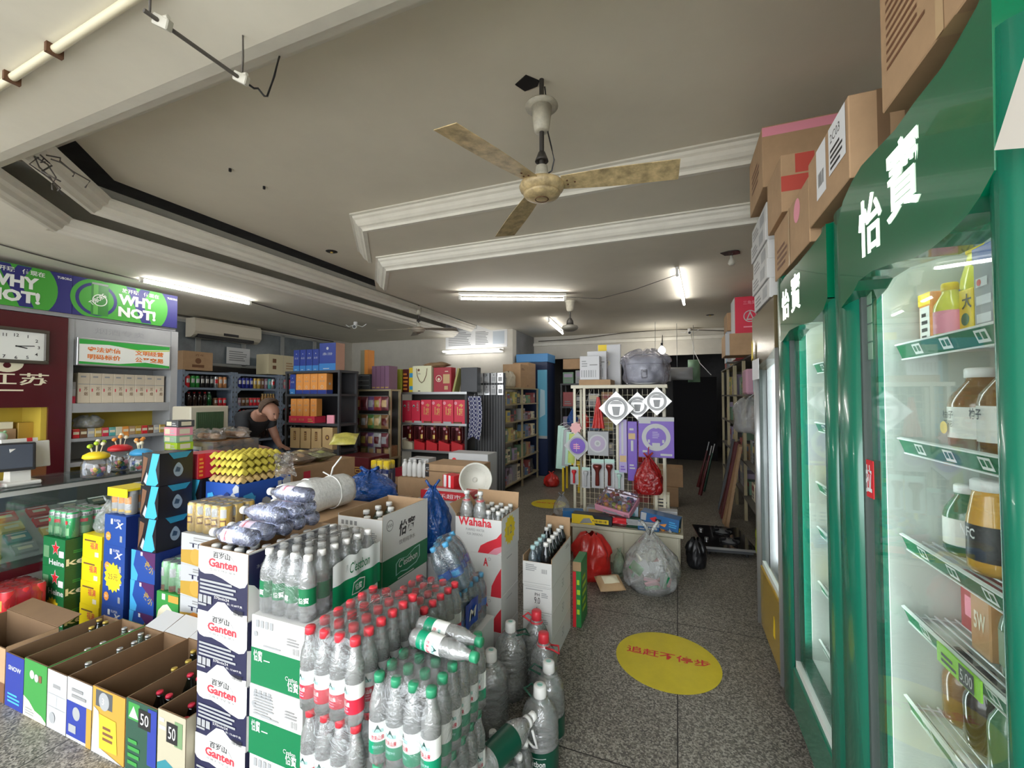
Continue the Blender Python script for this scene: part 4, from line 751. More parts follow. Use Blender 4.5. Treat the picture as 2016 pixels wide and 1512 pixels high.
# ---- PH 9.0 stack
def ph(m): m.lines(.1, .84, .9, .9, 1, GREY); m.text('PH', .42, .62, .12, INK, w=.16); m.text('9.0', .4, .33, .25, INK, w=.2); m.rect(.48, 0, .5, .2, INK); m.rect(.05, .95, .95, .96, GREY); m.lines(.65, .6, .88, .8, 3, GREY)
for k in range(3): carton('water_carton', 'white PH 9.0 water carton beside the aisle, %s of three' % ('bottom', 'middle', 'top')[k], 'carton', (-.83, 2.30, k * .145), (.17, .44, .1435), WHITE, fr=ph, rt=lambda m: (m.text('50', .5, .4, .35, GREY, w=.1), m.rect(0, .97, 1, .98, GREY)), group='white PH cartons')
open_carton('water_carton', 'opened white carton of mixed drinks on top of the PH cartons', 'carton', (-.83, 2.30, .436), (.17, .44, .16), WHITE, KRAFT, lambda m: (m.lines(.1, .5, .5, .75, 4, GREY), m.bars(.65, .45, .85, .6, GREYINK, 9), m.rect(.04, .08, .96, .09, GREY)), lambda m: m.lines(.7, .7, .9, .85, 2, GREY), (.13, .155, .16, .16), flaps=(('b', .11, .1),))
K_COLA = bottle_meshes('cola', .030, .225, clear('dark_bottle', (.10, .10, .11), .3, (.03, .03, .035), .06, .8), CAPW, None); K_AQUA = bottle_meshes('aqua', .028, .20, PET_BLUE, mat('cap_aqua', (.45, .68, .70), .4), None)
K_PURP = bottle_meshes('purple', .030, .225, clear('dark_bottle', (.10, .10, .11), .3), CAPW, lambda l, r, h: (l.lathe([(r, h * .2), (r, h * .55)], mat('purple_label', (.25, .08, .3), .4), 18, capb=False, capt=False), l.cpatch(r + .0005, -2.2, -1.1, h * .3, h * .45, PINK)))
for j in range(6):
    for i in range(2):
        K, nm = ((K_AQUA, 'aqua-capped clear') if i == 0 and j < 4 else (K_PURP, 'purple-labelled dark') if (i == 1 and j in (4, 5)) else (K_COLA, 'dark white-capped'))
        free_bottle(K, '%s drink bottle in the open carton on the PH stack, %s row %s' % (nm, ORD[j], ('left', 'right')[i]), (-.83 + .045 + .078 * i, 2.30 + .045 + .069 * j, .441), name='drink_bottle', group='drinks in the PH stack carton')
carton('drink_carton_box', 'narrow red and green carton standing behind the PH stack', 'carton', (-.65, 2.76, 0), (.055, .2, .42), mat('leaf_green', (.02, .20, .05), .45), fr=lambda m: (m.rect(0, 0, .4, .85, RED), m.rect(0, .86, 1, 1, KRAFT), m.lines(.5, .2, .9, .8, 4, LIME)), rt=lambda m: m.lines(.2, .2, .8, .8, 5, LIME))
# ---- jugs on the floor
def jug(label, x, y, r=.078, h=.335, cap=CAPW, ringm=LABDG, lab=True, rz=0.0, ha=0.0):
    t = thing('water_jug', label, 'water jug', (x, y, 0), rz); b = MB(); hb = h * .9; P = [(r * .85, 0), (r * .97, .012)]
    for k in range(6): z = .12 * h + k * h * .075 + .0; P += [(r, z), (r, z + h * .05), (r * .965, z + h * .0625)]
    P += [(r, h * .6), (r * .95, h * .68), (r * .8, h * .76), (r * .55, h * .83), (.024, h * .88), (.021, hb)]
    b.lathe(P, PET, 24); b.build('body', t)
    c = MB(); c.lathe([(.026, hb - .012), (.027, hb - .006), (.026, h - .004), (.023, h)], cap, 18)
    for i in range(18): a = 2 * math.pi * i / 18; c.box(.0, 0, 0, 0, 0, 0, cap) if False else None
    if cap is CAPW: c.disc_top = None; c.face((-.02, -.02, h), (.04, 0, 0), (0, .04, 0)); c.disc(.5, .5, .3, MIST); c.rect(.3, .42, .7, .5, CAPG)
    c.build('cap', t)
    rg = MB(); rg.lathe([(.027, hb - .03), (.034, hb - .028), (.034, hb - .018), (.027, hb - .016)], ringm, 18, capb=False, capt=False)
    rg.at((0, 0, 0), 0, 0, ha); rg.tube([(.03, .02, hb - .022), (.075, .022, hb - .03 + .02), (.095, .0, hb - .03), (.075, -.022, hb - .03 + .02), (.03, -.02, hb - .022)], .0045, ringm, 6); rg.build('handle_ring', t)
    if lab: l = MB(); lab_big(l, r * 1.008, h); l.build('label', t)
    return t
jug('big white-capped water jug with green handle nearest the bottom edge by the aisle', -.53, 1.67, .074, .335, ha=2.6)
jug('big white-capped water jug standing right behind the front one', -.545, 1.845, .07, .325, ha=2.8, rz=.3)
jug('big white-capped water jug with green handle beside the white sideways carton', -.80, 1.79, .08, .35, ha=2.2, lab=False)
jug('big white-capped water jug standing between the red-lettered stack and red-capped jugs', -.80, 2.03, .08, .36, ha=.3, lab=False)
jug('red-capped water jug standing in front of the PH stack', -.625, 2.03, .068, .34, CAPR, CAPR, False, ha=-.4)
jug('red-capped water jug with red handle tight against the PH stack', -.712, 2.185, .065, .36, CAPR, CAPR, False, ha=2.8)
g = water_pack('low shrink pack of white and green capped bottles at the bottom edge', (-.705, 1.35, 0), K_CEST, 3, 3, .064, seed=51)
t = thing('water_bottle', 'large dark-labelled bottle with white handle lying on the low shrink pack', 'bottle', (-.62, 1.27, .2285 + .049)); t.rotation_euler = (-1.5, 0, -.35)
b = MB(); b.lathe(prof(.046, .30, sh=.6, neck=.014), PET, 22); b.build('body', t); c = MB(); c.lathe([(.017, .28), (.017, .30), (.015, .302)], CAPW, 14); c.build('cap', t)
l = MB(); l.lathe([(.0466, .06), (.0466, .175)], LABDG, 22, capb=False, capt=False); l.ctext("C'estbon", .0466, .12, .022, LABELW, .06, 1.4); l.cpatch(.047, 1.0, 1.8, .10, .104, LABELW); l.build('label', t)
h = MB(); h.tube([(-.022, .02, .262), (-.026, .06, .27), (-.024, .10, .285), (0, .115, .29), (.024, .10, .285), (.026, .06, .27), (.022, .02, .262)], .005, WHITE); h.lathe([(.018, .255), (.022, .258), (.022, .268), (.018, .27)], WHITE, 16, capb=False, capt=False); h.build('handle', t)
# ================================================================ BEER: OPEN CARTONS IN FRONT, STACKS BEHIND
def price50(m, x=.35, y=.62): m.rect(x, y, x + .4, y + .26, BLACK); m.text('50', x + .07, y + .05, .16, WHITE, w=.26, bold=.0)
AMBER = clear('dark_beer_bottle', (.10, .13, .08), .25, (.02, .025, .015), .05, .8); CLEARG = clear('green_beer_bottle', (.55, .68, .58), .25, (.3, .42, .33), .05, .8)
K_BEER = bottle_meshes('beer', .030, .245, AMBER, mat('crown_gold', (.5, .36, .08), .35, .5), None, .013, .01); K_BEERG = bottle_meshes('beer_green', .030, .245, CLEARG, SILVER, None, .013, .01); K_BEERR = bottle_meshes('beer_red', .030, .245, AMBER, CRIMSON, None, .013, .01)
LBLUE = mat('light_blue_card', (.10, .40, .62), .45); MGREEN = mat('meadow_green', (.04, .26, .05), .45); DULLW = mat('grey_white_card', (.45, .46, .47), .5); GOLDC = mat('gold_card', (.44, .27, .04), .45); DKGREEN = mat('dark_green_card', (.02, .07, .045), .4); TEALC = mat('teal_card', (.03, .20, .24), .45); SANDC = mat('sand_card', (.42, .385, .28), .5); ROYAL = mat('royal_blue_card', (.02, .04, .28), .4)
def bx_blue(m): m.rect(0, 0, 1, 1, ROYAL); m.text('SNOW', .15, .7, .09, DULLW, w=.7, bold=.03); m.lines(.15, .1, .85, .3, 3, SKY)
def bx_green(m): m.rect(0, 0, 1, 1, MGREEN); m.poly([(0, 0), (0, .34), (.25, .28), (.5, .16), (.8, .12), (1, .04), (1, 0)], CREAM); m.disc(.35, .76, .1, DULLW); m.disc(.55, .73, .09, DULLW); m.rect(.66, .68, .78, .8, BROWN); m.lines(.1, .05, .5, .18, 3, GREY)
def bx_white(m): m.lines(.3, .72, .8, .84, 1, GREYINK); m.rect(.05, .6, .95, .605, GREY); m.rect(.05, .38, .95, .385, GREY); m.rect(.5, .38, .51, .6, GREY); m.disc(.3, .2, .15, GREY)
def bx_wb(m): m.rect(0.0, .05, .8, .62, ROYAL); m.rect(.8, .0, 1, .62, GOLDC); m.disc(.4, .45, .15, GREY); m.rect(.1, .12, .4, .25, GREY); m.lines(.2, .7, .8, .9, 2, GREYINK)
def bx_gold(m): m.rect(0, 0, 1, 1, GOLDC); m.rect(.1, .72, .62, .97, DKGREY); m.disc(.36, .82, .16, GREY); m.text('3', .3, .77, .1, WHITE); m.poly([(.0, 0), (.05, .7), (.2, .65), (.3, .1), (.95, .0)], DULLW); m.poly([(.22, .62), (.75, .6), (.8, .12), (.25, .1)], mat('yellow_bag_print', (.65, .42, .03), .5)); m.lines(.35, .25, .68, .5, 3, BROWN)
def bx_50a(m): m.rect(0, 0, 1, 1, DKGREEN); m.rect(.08, .72, .45, .96, MGREEN); m.poly([(.1, .75), (.25, .92), (.42, .75)], DULLW); m.rect(.72, .2, 1, .97, ROYAL); price50(m, .42, .66); m.lines(.1, .1, .5, .5, 4, MGREEN)
def bx_50b(m): m.rect(0, 0, 1, 1, SANDC); m.poly([(0, 0), (0, .3), (.3, .38), (.6, .32), (1, .36), (1, 0)], TEALC); m.lines(.05, .75, .3, .95, 2, DULLW); m.rect(.62, .6, .9, .92, mat('leafy_print', (.15, .25, .12), .5)); price50(m, .33, .62)
row = [(-3.07, .17, .25, ROYAL, bx_blue, LBLUE, 'blue'), (-2.895, .20, .262, MGREEN, bx_green, MGREEN, 'green snowy'), (-2.69, .158, .258, DULLW, bx_white, DULLW, 'grey white'), (-2.527, .19, .262, DULLW, bx_wb, DULLW, 'white and navy'), (-2.33, .228, .27, GOLDC, bx_gold, ORANGE, 'gold and orange'), (-2.095, .198, .28, DKGREEN, bx_50a, DKGREEN, 'dark green 50'), (-1.89, .164, .29, SANDC, bx_50b, KRAFT, 'sand and teal 50')]
fill = {0: (K_BEER, [(0, 5), (1, 5), (1, 4)]), 1: (K_BEERG, [(2, 2), (2, 3), (1, 5), (2, 5)]), 2: (K_BEERG, [(1, 1), (1, 3), (1, 4), (1, 5), (0, 5)]), 4: (K_BEER, [(2, 3), (2, 4), (1, 5), (2, 5)]), 5: (K_BEERR, [(0, 1), (1, 1), (0, 3), (1, 3), (2, 3), (2, 4), (1, 5)]), 6: (K_BEERR, [(0, 1), (1, 2), (1, 0), (0, 4)])}
for k, (x, w, h, c, pr, rc, nm) in enumerate(row):
    fl = (('b', .11, 1.2),) if k in (2, 3, 4) else ()
    open_carton('beer_carton', 'opened %s beer carton, %s' % (nm, ('first of the front row from the entrance side' if k == 0 else 'last of the row beside the navy water cartons' if k == 6 else '%s in the front row' % ORD[k])), 'carton', (x, 1.07, 0), (w, .378, h), rc if k in (1, 4) else c, KRAFT_IN, pr, (lambda m: m.rect(0, 0, 1, 1, ORANGE)) if k == 4 else None, (h, h, h, h), fl, flap_in=DULLW)
    if k in fill:
        K, ps = fill[k]; nn = max(2, int((w - .012) / .0615))
        for i, j in ps:
            if i >= nn: continue
            free_bottle(K, 'beer bottle in the opened %s carton, row %s place %s' % (nm, ORD[j], ORD[i]), (x + .036 + i * .0615, 1.07 + .038 + j * .0603, .005), name='beer_bottle', group='bottles in the opened %s carton' % nm)
open_carton('beer_carton', 'opened plain brown carton at the far left end of the front row', 'carton', (-3.62, 1.07, 0), (.54, .19, .27), KRAFT, KRAFT_IN, lambda m: (m.rect(0, 0, 1, .35, BROWN),), None, (.26, .27, .27, .26), (('b', .10, 1.35),))
# ---- drinks cans
def can_mesh(key, r, h, col, pr=None, top=SILVER):
    b = MB(); b.lathe([(r * .8, 0), (r, .008), (r, h - .012), (r * .84, h - .002)], col, 16, capt=False); l = MB(); l.lathe([(r * .84, h - .002), (r * .86, h), (r * .8, h), (r * .78, h - .004)], top, 16)
    if pr: pr(b, r, h)
    return dict(body=b.mesh(key + '_can'), lid=l.mesh(key + '_lid'), h=h, r=r)
def add_can(K, parent, loc, rz): b = inst(K['body'], 'can', parent, loc, rz); inst(K['lid'], 'lid', b)
def can_pack(label, loc, K, nx, ny, film=FILM, rz=0, group=None, seed=1):
    p = K['r'] * 2 + .001; t = thing('can_pack', label, 'pack of cans', loc, rz, group); rr = random.Random(seed); m = .003
    for i in range(nx):
        for j in range(ny):
            if 0 < i < nx - 1 and 0 < j < ny - 1: pass
            add_can(K, t, (m + p * (i + .5), m + p * (j + .5), .003), rr.uniform(-.5, .9))
    inst(film_mesh(nx * p + 2 * m, ny * p + 2 * m, K['h'] + .004, film, seed, .008, .0015), 'shrink_film', t); return t
CANG = mat('can_green', (.03, .30, .10), .3, .3); CANGOLD = mat('can_gold', (.58, .40, .10), .3, .4); CANLG = mat('can_light_green', (.22, .48, .24), .3, .3)
def pr_hei(b, r, h): b.cpatch(r + .0004, -3, 3, h * .78, h * .93, SILVER, 30); b.cpatch(r + .0006, -2.2, -1.0, h * .55, h * .68, RED); b.ctext('rial', r, h * .80, h * .09, DKGREY, r * 1.2, -1.3); b.cpatch(r + .0005, -2.4, -.7, h * .12, h * .4, CANLG)
def pr_gold(b, r, h): b.cpatch(r + .0004, -2.0, -1.0, h * .62, h * .9, DULLW); b.cpatch(r + .0004, -2.1, -1.05, h * .3, h * .55, BROWN); b.cpatch(r + .0008, -1.95, -1.2, h * .36, h * .5, CANGOLD); b.cpatch(r + .0004, .2, 1.2, h * .4, h * .9, DULLW)
def pr_lg(b, r, h): b.cpatch(r + .0004, -2.2, -.9, h * .0, h * .2, BROWN); b.cpatch(r + .0004, -2, -1, h * .5, h * .8, DULLW)
C_HEI = can_mesh('green_star', .033, .168, CANG, pr_hei); C_GOLD = can_mesh('gold', .033, .168, CANGOLD, pr_gold); C_LG = can_mesh('light_green', .033, .168, CANLG, pr_lg); C_RED = can_mesh('red', .033, .155, RED, lambda b, r, h: b.cpatch(r + .0004, -2, -1, h * .3, h * .7, GOLD)); C_ORG = can_mesh('white_orange', .033, .155, DULLW, lambda b, r, h: (b.cpatch(r + .0005, -2.2, -1, h * .45, h * .75, ORANGE), b.cpatch(r + .0005, -2.2, -1, h * .1, h * .2, GOLD)))
# ---- star cartons
def star(m, cx, cy, r, mt):
    k = m.U.length / m.V.length; m.poly([(cx + r * (1 if i % 2 == 0 else .42) * math.sin(math.pi * i / 5), cy + r * k * (1 if i % 2 == 0 else .42) * math.cos(math.pi * i / 5)) for i in range(10)], mt)
HG = mat('beer_green', (.01, .17, .05), .4); HGD = mat('beer_dark_green', (.012, .075, .025), .45)
def hei_f(m): m.rect(0, 0, 1, 1, HG); star(m, .58, .66, .20, WHITE); star(m, .58, .66, .175, RED); m.text('Heine', .3, .08, .2, WHITE, w=.68, bold=.02); m.rect(.74, .38, .96, .6, WHITE); m.rect(.05, .3, .3, .7, CANLG)
def hei_r(m): m.rect(0, 0, 1, 1, HGD); m.text('ken', .03, .1, .24, CREAM, w=.75, bold=.02); m.lines(.2, .5, .5, .62, 2, MGREEN); star(m, .85, .85, .2, CREAM); star(m, .85, .85, .18, BROWN)
for k in range(3): carton('beer_carton', 'green beer carton with red star, %s of its stack' % ('bottom', 'middle', 'top')[k], 'carton', (-3.955, 1.53, k * .19), (.265, .20, .1885), HG, fr=hei_f, rt=hei_r, group='green star beer cartons')
mb = MB(); mb.face((-3.955, 1.5295, .0), (.265, 0, 0), (0, 0, .19)); mb.at((0, -.001, 0)); mb.burst(.5, .55, .33, YELLOW); mb.face((-3.955, 1.528, 0), (.265, 0, 0), (0, 0, .19)); mb.text('特价', .3, .5, .18, BROWN, w=.4); tag(mb.build('price_burst', None), 'yellow starburst price card on the bottom green star carton', 'price tag')
can_pack('film-wrapped green and silver beer cans on top of the star cartons', (-3.95, 1.535, .5705), C_HEI, 4, 3, seed=3)
FLOPPY = clear('plastic_bag_clear', (.93, .95, .95), .16, (.8, .84, .84), .15, .6, .8, 18)
def bag_mesh(W, D0, H, mt, seed=1, knot=.28, handles=True):
    """soft tied bag: bulging body, gathered neck, two handle loops"""
    rr = random.Random(seed); ph = [rr.uniform(0, 6.3) for _ in range(8)]; mb = MB()
    def fn(u, v):
        a = 2 * math.pi * u; zz = v * H; k = (1 - (1 - min(1, v / .18)) ** 2) * .25 + .75; s = k if v < .45 else max(.10, k * (1 - ((v - .45) / .55) ** 1.3 * (1 - knot * .35))) if handles else k * (1 - .5 * max(0, (v - .55) / .45) ** 2.2) * (1 if v < .98 else .6)
        w = 1 + .05 * math.sin(3 * a + ph[0] + 4 * v) + .045 * math.sin(7 * a + ph[1] + 9 * v) + .03 * math.sin(13 * a + ph[2] - 14 * v) + (.12 * math.sin(9 * a + ph[3]) if v > .6 else 0)
        return (W / 2 * s * w * math.cos(a), D0 / 2 * s * w * math.sin(a), zz + .012 * math.sin(5 * a + ph[4]) * v)
    mb.grid(fn, 48, 22, mt, True, True); mb.grid(lambda u, v: (W / 2 * .75 * v * math.cos(-2 * math.pi * u), D0 / 2 * .75 * v * math.sin(-2 * math.pi * u), .0), 24, 3, mt, True, True)
    if handles:
        for sgn in (1, -1):
            pts = [(0, 0, H - .01)] + [(sgn * W * .16 * math.sin(t * math.pi), .02 * sgn, H - .01 + H * knot * math.sin(t * math.pi) ** .8 * .7) for t in (.15, .35, .55, .75, .92)] + [(sgn * .01, .01, H - .01)]
            mb.tube(pts, W * .035, mt, 6)
    return mb.mesh('bag')
YC = mat('yellow_card', (.80, .62, .01), .4)
def yel(m): m.rect(0, 0, 1, 1, YC); m.text('福满', .4, .4, .3, CRIMSON, w=.4, bold=.01); m.lines(.1, .72, .9, .85, 1, BROWN); m.rect(.65, .1, .85, .3, CREAM); m.rect(0, .48, 1, .49, BROWN) if False else None
for k in range(4): carton('beer_carton', 'bright yellow drinks carton, %s of the narrow yellow stack' % ('bottom', 'second', 'third', 'top')[k], 'carton', (-3.668 + .006 * k, 1.60, k * .15), (.215, .18, .1485), YC, fr=yel, rt=lambda m: m.rect(0, 0, 1, 1, mat('yellow_side', (.55, .40, .01), .45)), group='yellow drinks cartons')
tag(inst(bag_mesh(.17, .14, .2, FLOPPY, 3), 'plastic_bag', None, (-3.55, 1.69, .601)), 'clear knotted plastic bag on top of the yellow cartons', 'plastic bag')
BX = mat('cobalt_card', (.015, .065, .30), .4); BXD = mat('cobalt_dark', (.006, .02, .13), .45)
def bluex(m): m.rect(0, 0, 1, 1, BX); m.text('SUPER', .45, .8, .08, WHITE, w=.3); m.text('X', .5, .58, .2, WHITE, w=.4, bold=.04, shear=.3); m.rect(.3, .7, .4, .88, WHITE); m.burst(.2, .28, .13, ORANGE, 10, .85); m.text('25', .13, .25, .07, WHITE, w=.13); m.rect(.75, .15, .85, .35, GREY)
for k in range(4): carton('beer_carton', 'cobalt blue beer carton with white X, %s of its stack' % ('bottom', 'second', 'third', 'top')[k], 'carton', (-3.42 + .003 * k, 1.60, k * .188), (.225, .18, .1865), BX, fr=bluex, rt=lambda m: m.rect(0, 0, 1, 1, BXD), group='cobalt X beer cartons')
mb = MB(); mb.face((-3.40, 1.5985, .27), (.19, 0, 0), (0, 0, .19)); mb.burst(.5, .5, .5, YELLOW); mb.text('25元', .22, .42, .2, BROWN, w=.55); tag(mb.build('price_burst', None), 'yellow starburst price card on the cobalt X cartons', 'price tag')
cp = can_pack('pack of white and orange cans with yellow top card on the cobalt cartons', (-3.40, 1.61, .7515), C_ORG, 3, 2, seed=5)
mb = MB(); mb.box(0, .21, -.004, .14, .155, .168, YC); mb.box(0, .21, -.006, -.003, .115, .168, YC); mb.build('top_card', cp)
t = thing('drink_can', 'single green and white can standing left of the yellow-topped pack', 'can', (-3.44 + .02, 1.66 + .13, .7515)); inst(C_HEI['body'], 'can', t); inst(C_HEI['lid'], 'lid', t); t.location = (-3.39, 1.765, .7515)
NAVX = mat('indigo_card', (.02, .02, .12), .4)
def nav(m): m.rect(0, 0, 1, 1, BX); m.poly([(0, 0), (0, 1), (.2, 1), (.1, .5), (.3, .2), (.25, 0)], SKY); m.poly([(.35, 1), (1, 1), (1, .45)], mat('plum', (.08, .02, .10), .4)); m.text('夜小', .55, .55, .25, GOLD, w=.4, bold=.02, rot=-.6); m.rect(.4, .85, .48, .97, WHITE)
for k in range(3): carton('beer_carton', 'navy and sky blue beer carton with gold letters, %s of its stack' % ('bottom', 'middle', 'top')[k], 'carton', (-3.17 + .004 * k, 1.62, k * .185), (.235, .18, .1835), NAVX, fr=nav, rt=lambda m: m.rect(0, 0, 1, 1, BXD), group='navy and sky beer cartons')
NIGHT = mat('black_shrink', (.012, .012, .016), .25); ICE = mat('ice_blue', (.05, .42, .68), .4); DROPC = mat('drop_print', (.22, .28, .33), .3)
def drop(m, cx=.55, cy=.45, r=.2):
    k = m.U.length / m.V.length; m.poly([(cx + r * .75 * math.sin(a) * (1 - .35 * (math.cos(a) > 0) * math.cos(a)), cy + r * k * 1.15 * math.cos(a)) for a in [2 * math.pi * i / 24 for i in range(24)]], DROPC); m.poly([(cx + r * .2, cy - r * .4), (cx + r * .35, cy + r * .2), (cx - .05, cy + r * .5), (cx - .1, cy - r * .3)], mat('drop_shade', (.03, .06, .10), .3))
def ice(m): m.rect(0, 0, 1, 1, NIGHT); m.poly([(.28, 0), (.6, 1), (1, 1), (.8, .5), (.95, .1), (.8, 0)], ICE); m.poly([(0, .05), (.25, .5), (.35, .85), (.1, .9)], BROWN); m.poly([(.15, .1), (.3, .4), (.38, .3), (.28, .02)], DULLW)
def blk(m): m.rect(0, 0, 1, 1, NIGHT); drop(m); m.poly([(.25, 1), (.95, 1), (.8, .82), (.4, .80)], mat('ice_dark', (.02, .22, .34), .35))
def rounded(name, label, loc, size, mt, fr, rt, group): return carton(name, label, 'pack of cans', loc, size, mt, fr=fr, rt=rt, group=group, bev=.014)
for k in range(3): rounded('beer_pack', 'black beer pack with a water drop, %s of the tall front stack' % ('bottom', 'middle', 'top')[k], (-3.11 + .006 * (k % 2), 1.625 + .005 * k, .5555 + k * .198), (.175, .19, .1965), NIGHT, ice, blk, 'black drop beer packs')
for k in range(3): carton('beer_carton', 'plain navy carton under the rear black beer packs, %s' % ('bottom', 'middle', 'top')[k], 'carton', (-3.125, 1.86, k * .185), (.2, .2, .1835), BXD, group='navy cartons under the rear packs')
for k in range(2): rounded('beer_pack', 'black beer pack with a water drop, %s of the rear stack below the red box' % ('lower', 'upper')[k], (-3.125, 1.865, .5555 + k * .198), (.20, .19, .1965), NIGHT, ice, blk, 'rear black drop beer packs')
carton('gift_box', 'red gift box with orange lettering on the rear black packs', 'box', (-3.12, 1.865, .9525), (.17, .19, .165), CRIMSON, fr=lambda m: m.rect(0, 0, .55, 1, BXD), rt=lambda m: (m.rect(0, 0, .25, 1, RED), m.lines(.05, .1, .2, .9, 5, ORANGE)))
def snowg(m): m.rect(0, 0, 1, 1, MGREEN); m.poly([(0, 0), (.1, .35), (.3, .55), (.5, .62), (.75, .42), (1, .2), (1, 0)], CREAM); m.rect(.25, .75, .4, .95, WHITE); m.rect(.55, .72, 1, .95, ORANGE); m.poly([(.42, .05), (.5, .3), (.55, .05)], BROWN); m.rect(0, 0, 1, .05, YELLOW)
for k in range(2): carton('beer_carton', 'green beer carton with snowy mountain, %s of two under light green cans' % ('lower', 'upper')[k], 'carton', (-2.905, 1.62, k * .172), (.20, .2, .1705), MGREEN, fr=snowg, rt=snowg, group='green mountain beer cartons')
can_pack('film-wrapped light green beer cans on the mountain cartons', (-2.905, 1.622, .3445), C_LG, 3, 3, seed=8)
def tian(m): m.rect(0, 0, 1, 1, DULLW); m.poly([(0, .05), (0, .45), (.5, .55), (1, .42), (1, .08), (.5, .0)], GOLDC); m.disc(.35, .3, .12, ORANGE); m.text('TIAN', .2, .58, .14, NAVY, w=.7, bold=.01); m.lines(.3, .8, .85, .95, 2, GREYINK); m.disc(.72, .3, .13, YELLOW)
for k in range(4): carton('beer_carton', 'white and gold beer carton with wheat picture, %s of its stack' % ('bottom', 'second', 'third', 'top')[k], 'carton', (-2.69, 1.62, k * .178), (.36, .25, .1765), DULLW, fr=tian, rt=tian, group='white and gold wheat beer cartons')
can_pack('large film-wrapped pack of gold beer cans behind the navy water cartons', (-2.685, 1.625, .713), C_GOLD, 5, 3, seed=9)
# ---- red packs at the far left
RF = clear('red_film', (.85, .5, .5), .35, (.6, .05, .06), .1, .6)
for k in range(2): can_pack('red film-wrapped pack of red cans at the left edge, %s' % ('lower', 'upper')[k], (-4.06 + .03 * k, 1.49 - .21, k * .163), C_RED, 4, 3, RF, seed=60 + k, group='red can packs')
K_NAVY = bottle_meshes('navy_big', .045, .36, clear('navy_bottle', (.3, .35, .5), .35, (.03, .04, .10), .06, .7), CAPW, None, .018, .022)
free_bottle(K_NAVY, 'dark bottle with white cap standing left of the star cartons', (-4.035, 1.62, 0), name='drink_bottle')
# ================================================================ LEFT: BANNER, CABINETS, GLASS COUNTER
CABG = mat('cabinet_grey', (.36, .37, .38), .5, noise=.08, nscale=5); MAROON = mat('maroon_panel', (.075, .008, .012), .25, coat=.3); YINT = mat('yellow_back', (.55, .40, .05), .5); BANN = mat('banner_navy', (.025, .025, .17), .45); BANG = mat('banner_green', (.06, .34, .04), .45); BANW = mat('banner_white', (.78, .80, .76), .5)
XC = -5.4
def yz_at(x, y, X=XC): p = onX(x, y, X); return p.y, p.z
# --- beer banner: two boards side by side
def banner(label, y0, y1, second):
    z0, z1 = 2.285, 2.655; mb = MB(); mb.box(-.02, 0, 0, y1 - y0, 0, z1 - z0, BANN); disc = mb.disc
    def cl(cx, cy, r, mt, n=32):
        ry = r * mb.U.length / mb.V.length; return mb.poly([(cx + r * math.cos(2 * math.pi * i / n), min(1, max(0, cy + ry * math.sin(2 * math.pi * i / n)))) for i in range(n)], mt)
    mb.disc = cl; mb.face((0, 0, 0), (0, y1 - y0, 0), (0, 0, z1 - z0))
    mb.disc(.55, .5, .34, BANG, 40)
    mb.poly([(.46, .99), (.55, .99), (.72, .02), (.62, .02)], BANN); mb.poly([(.60, .99), (.70, .99), (.62, .6), (.52, .6)], BANN)
    mb.disc(.20, .48, .22, BANG, 32); mb.disc(.20, .48, .18, BANN, 32); mb.disc(.20, .48, .15, BANG, 32)
    mb.rect(.15, .06, .30, .90, mat('can_print_green', (.03, .20, .03), .4)); mb.rect(.17, .08, .21, .88, mat('can_print_light', (.12, .42, .08), .4)); mb.rect(.155, .88, .295, .93, GREY); mb.disc(.225, .47, .065, BANW, 28); mb.disc(.225, .47, .056, mat('can_print_green', (.03, .20, .03), .4), 28)
    mb.text('TUBORG', .16, .30, .12, BANW, w=.17, bold=.02, rot=.75)
    mb.text('WHY', .39, .455, .29, BANW, w=.36, bold=.05); mb.text('NOT!', .39, .11, .29, BANW, w=.37, bold=.05); mb.text('放开玩', .42, .80, .12, BANW, w=.16, bold=.02); mb.text('值现在', .63, .80, .12, BANW, w=.16, bold=.02)
    mb.text('TUBORG', .88, .85, .06, BANW, w=.11, bold=.02)
    tag(mb.build('beer_banner', None, (XC + .02, y0, z0)), label, 'banner')
ya = yz_at(0, 560)[0]; y1 = yz_at(140, 600)[0]; y2 = yz_at(347, 610)[0]
banner('left navy and green beer banner cut off by the left edge', y1 - (y2 - y1), y1 - .003, False); banner('right navy and green beer banner above the cigarette cabinet', y1, y2, True)
mb = MB(); mb.box(-.3, 0, 0, y2 - .6, 0, .03, CABG); mb.box(-.3, -.0, 0, y2 - .6, .385, .40, CABG)
for y in (.05, 1.1, y2 - .7): mb.box(-.28, -.02, y, y + .04, .03, .385, CABG)
tag(mb.build('banner_rail', None, (XC - .005, .6, 2.25)), 'grey rail carrying the beer banners over the cabinets', 'rail')
# --- cigarette cabinet
cy0, cy1 = yz_at(131, 700)[0], yz_at(350, 700)[0]; CW = cy1 - cy0
t = thing('wall_cabinet', 'grey wall cabinet with cigarette cartons below the green notice', 'cabinet', (XC, cy0, 0))
mb = MB(); mb.box(-.36, 0, 0, .05, 0, 2.245, CABG); mb.box(-.36, 0, CW - .07, CW, 0, 2.245, CABG); mb.box(-.36, -.33, .05, CW - .07, 0, 2.245, CABG); mb.box(-.33, -.01, .05, CW - .07, 1.80, 2.245, CABG); mb.build('frame', t)
for z0, z1 in ((1.34, 1.43), (1.06, 1.09), (.82, .86), (.0, .1)): mb = MB(); mb.box(-.33, -.005, .05, CW - .07, z0, z1, CABG); mb.build('shelf', t)
mb = MB(); mb.box(-.33, -.32, .05, CW - .07, 1.09, 1.34, YINT); mb.box(-.33, -.32, .05, CW - .07, .1, .82, YINT); mb.build('back_panel', t)
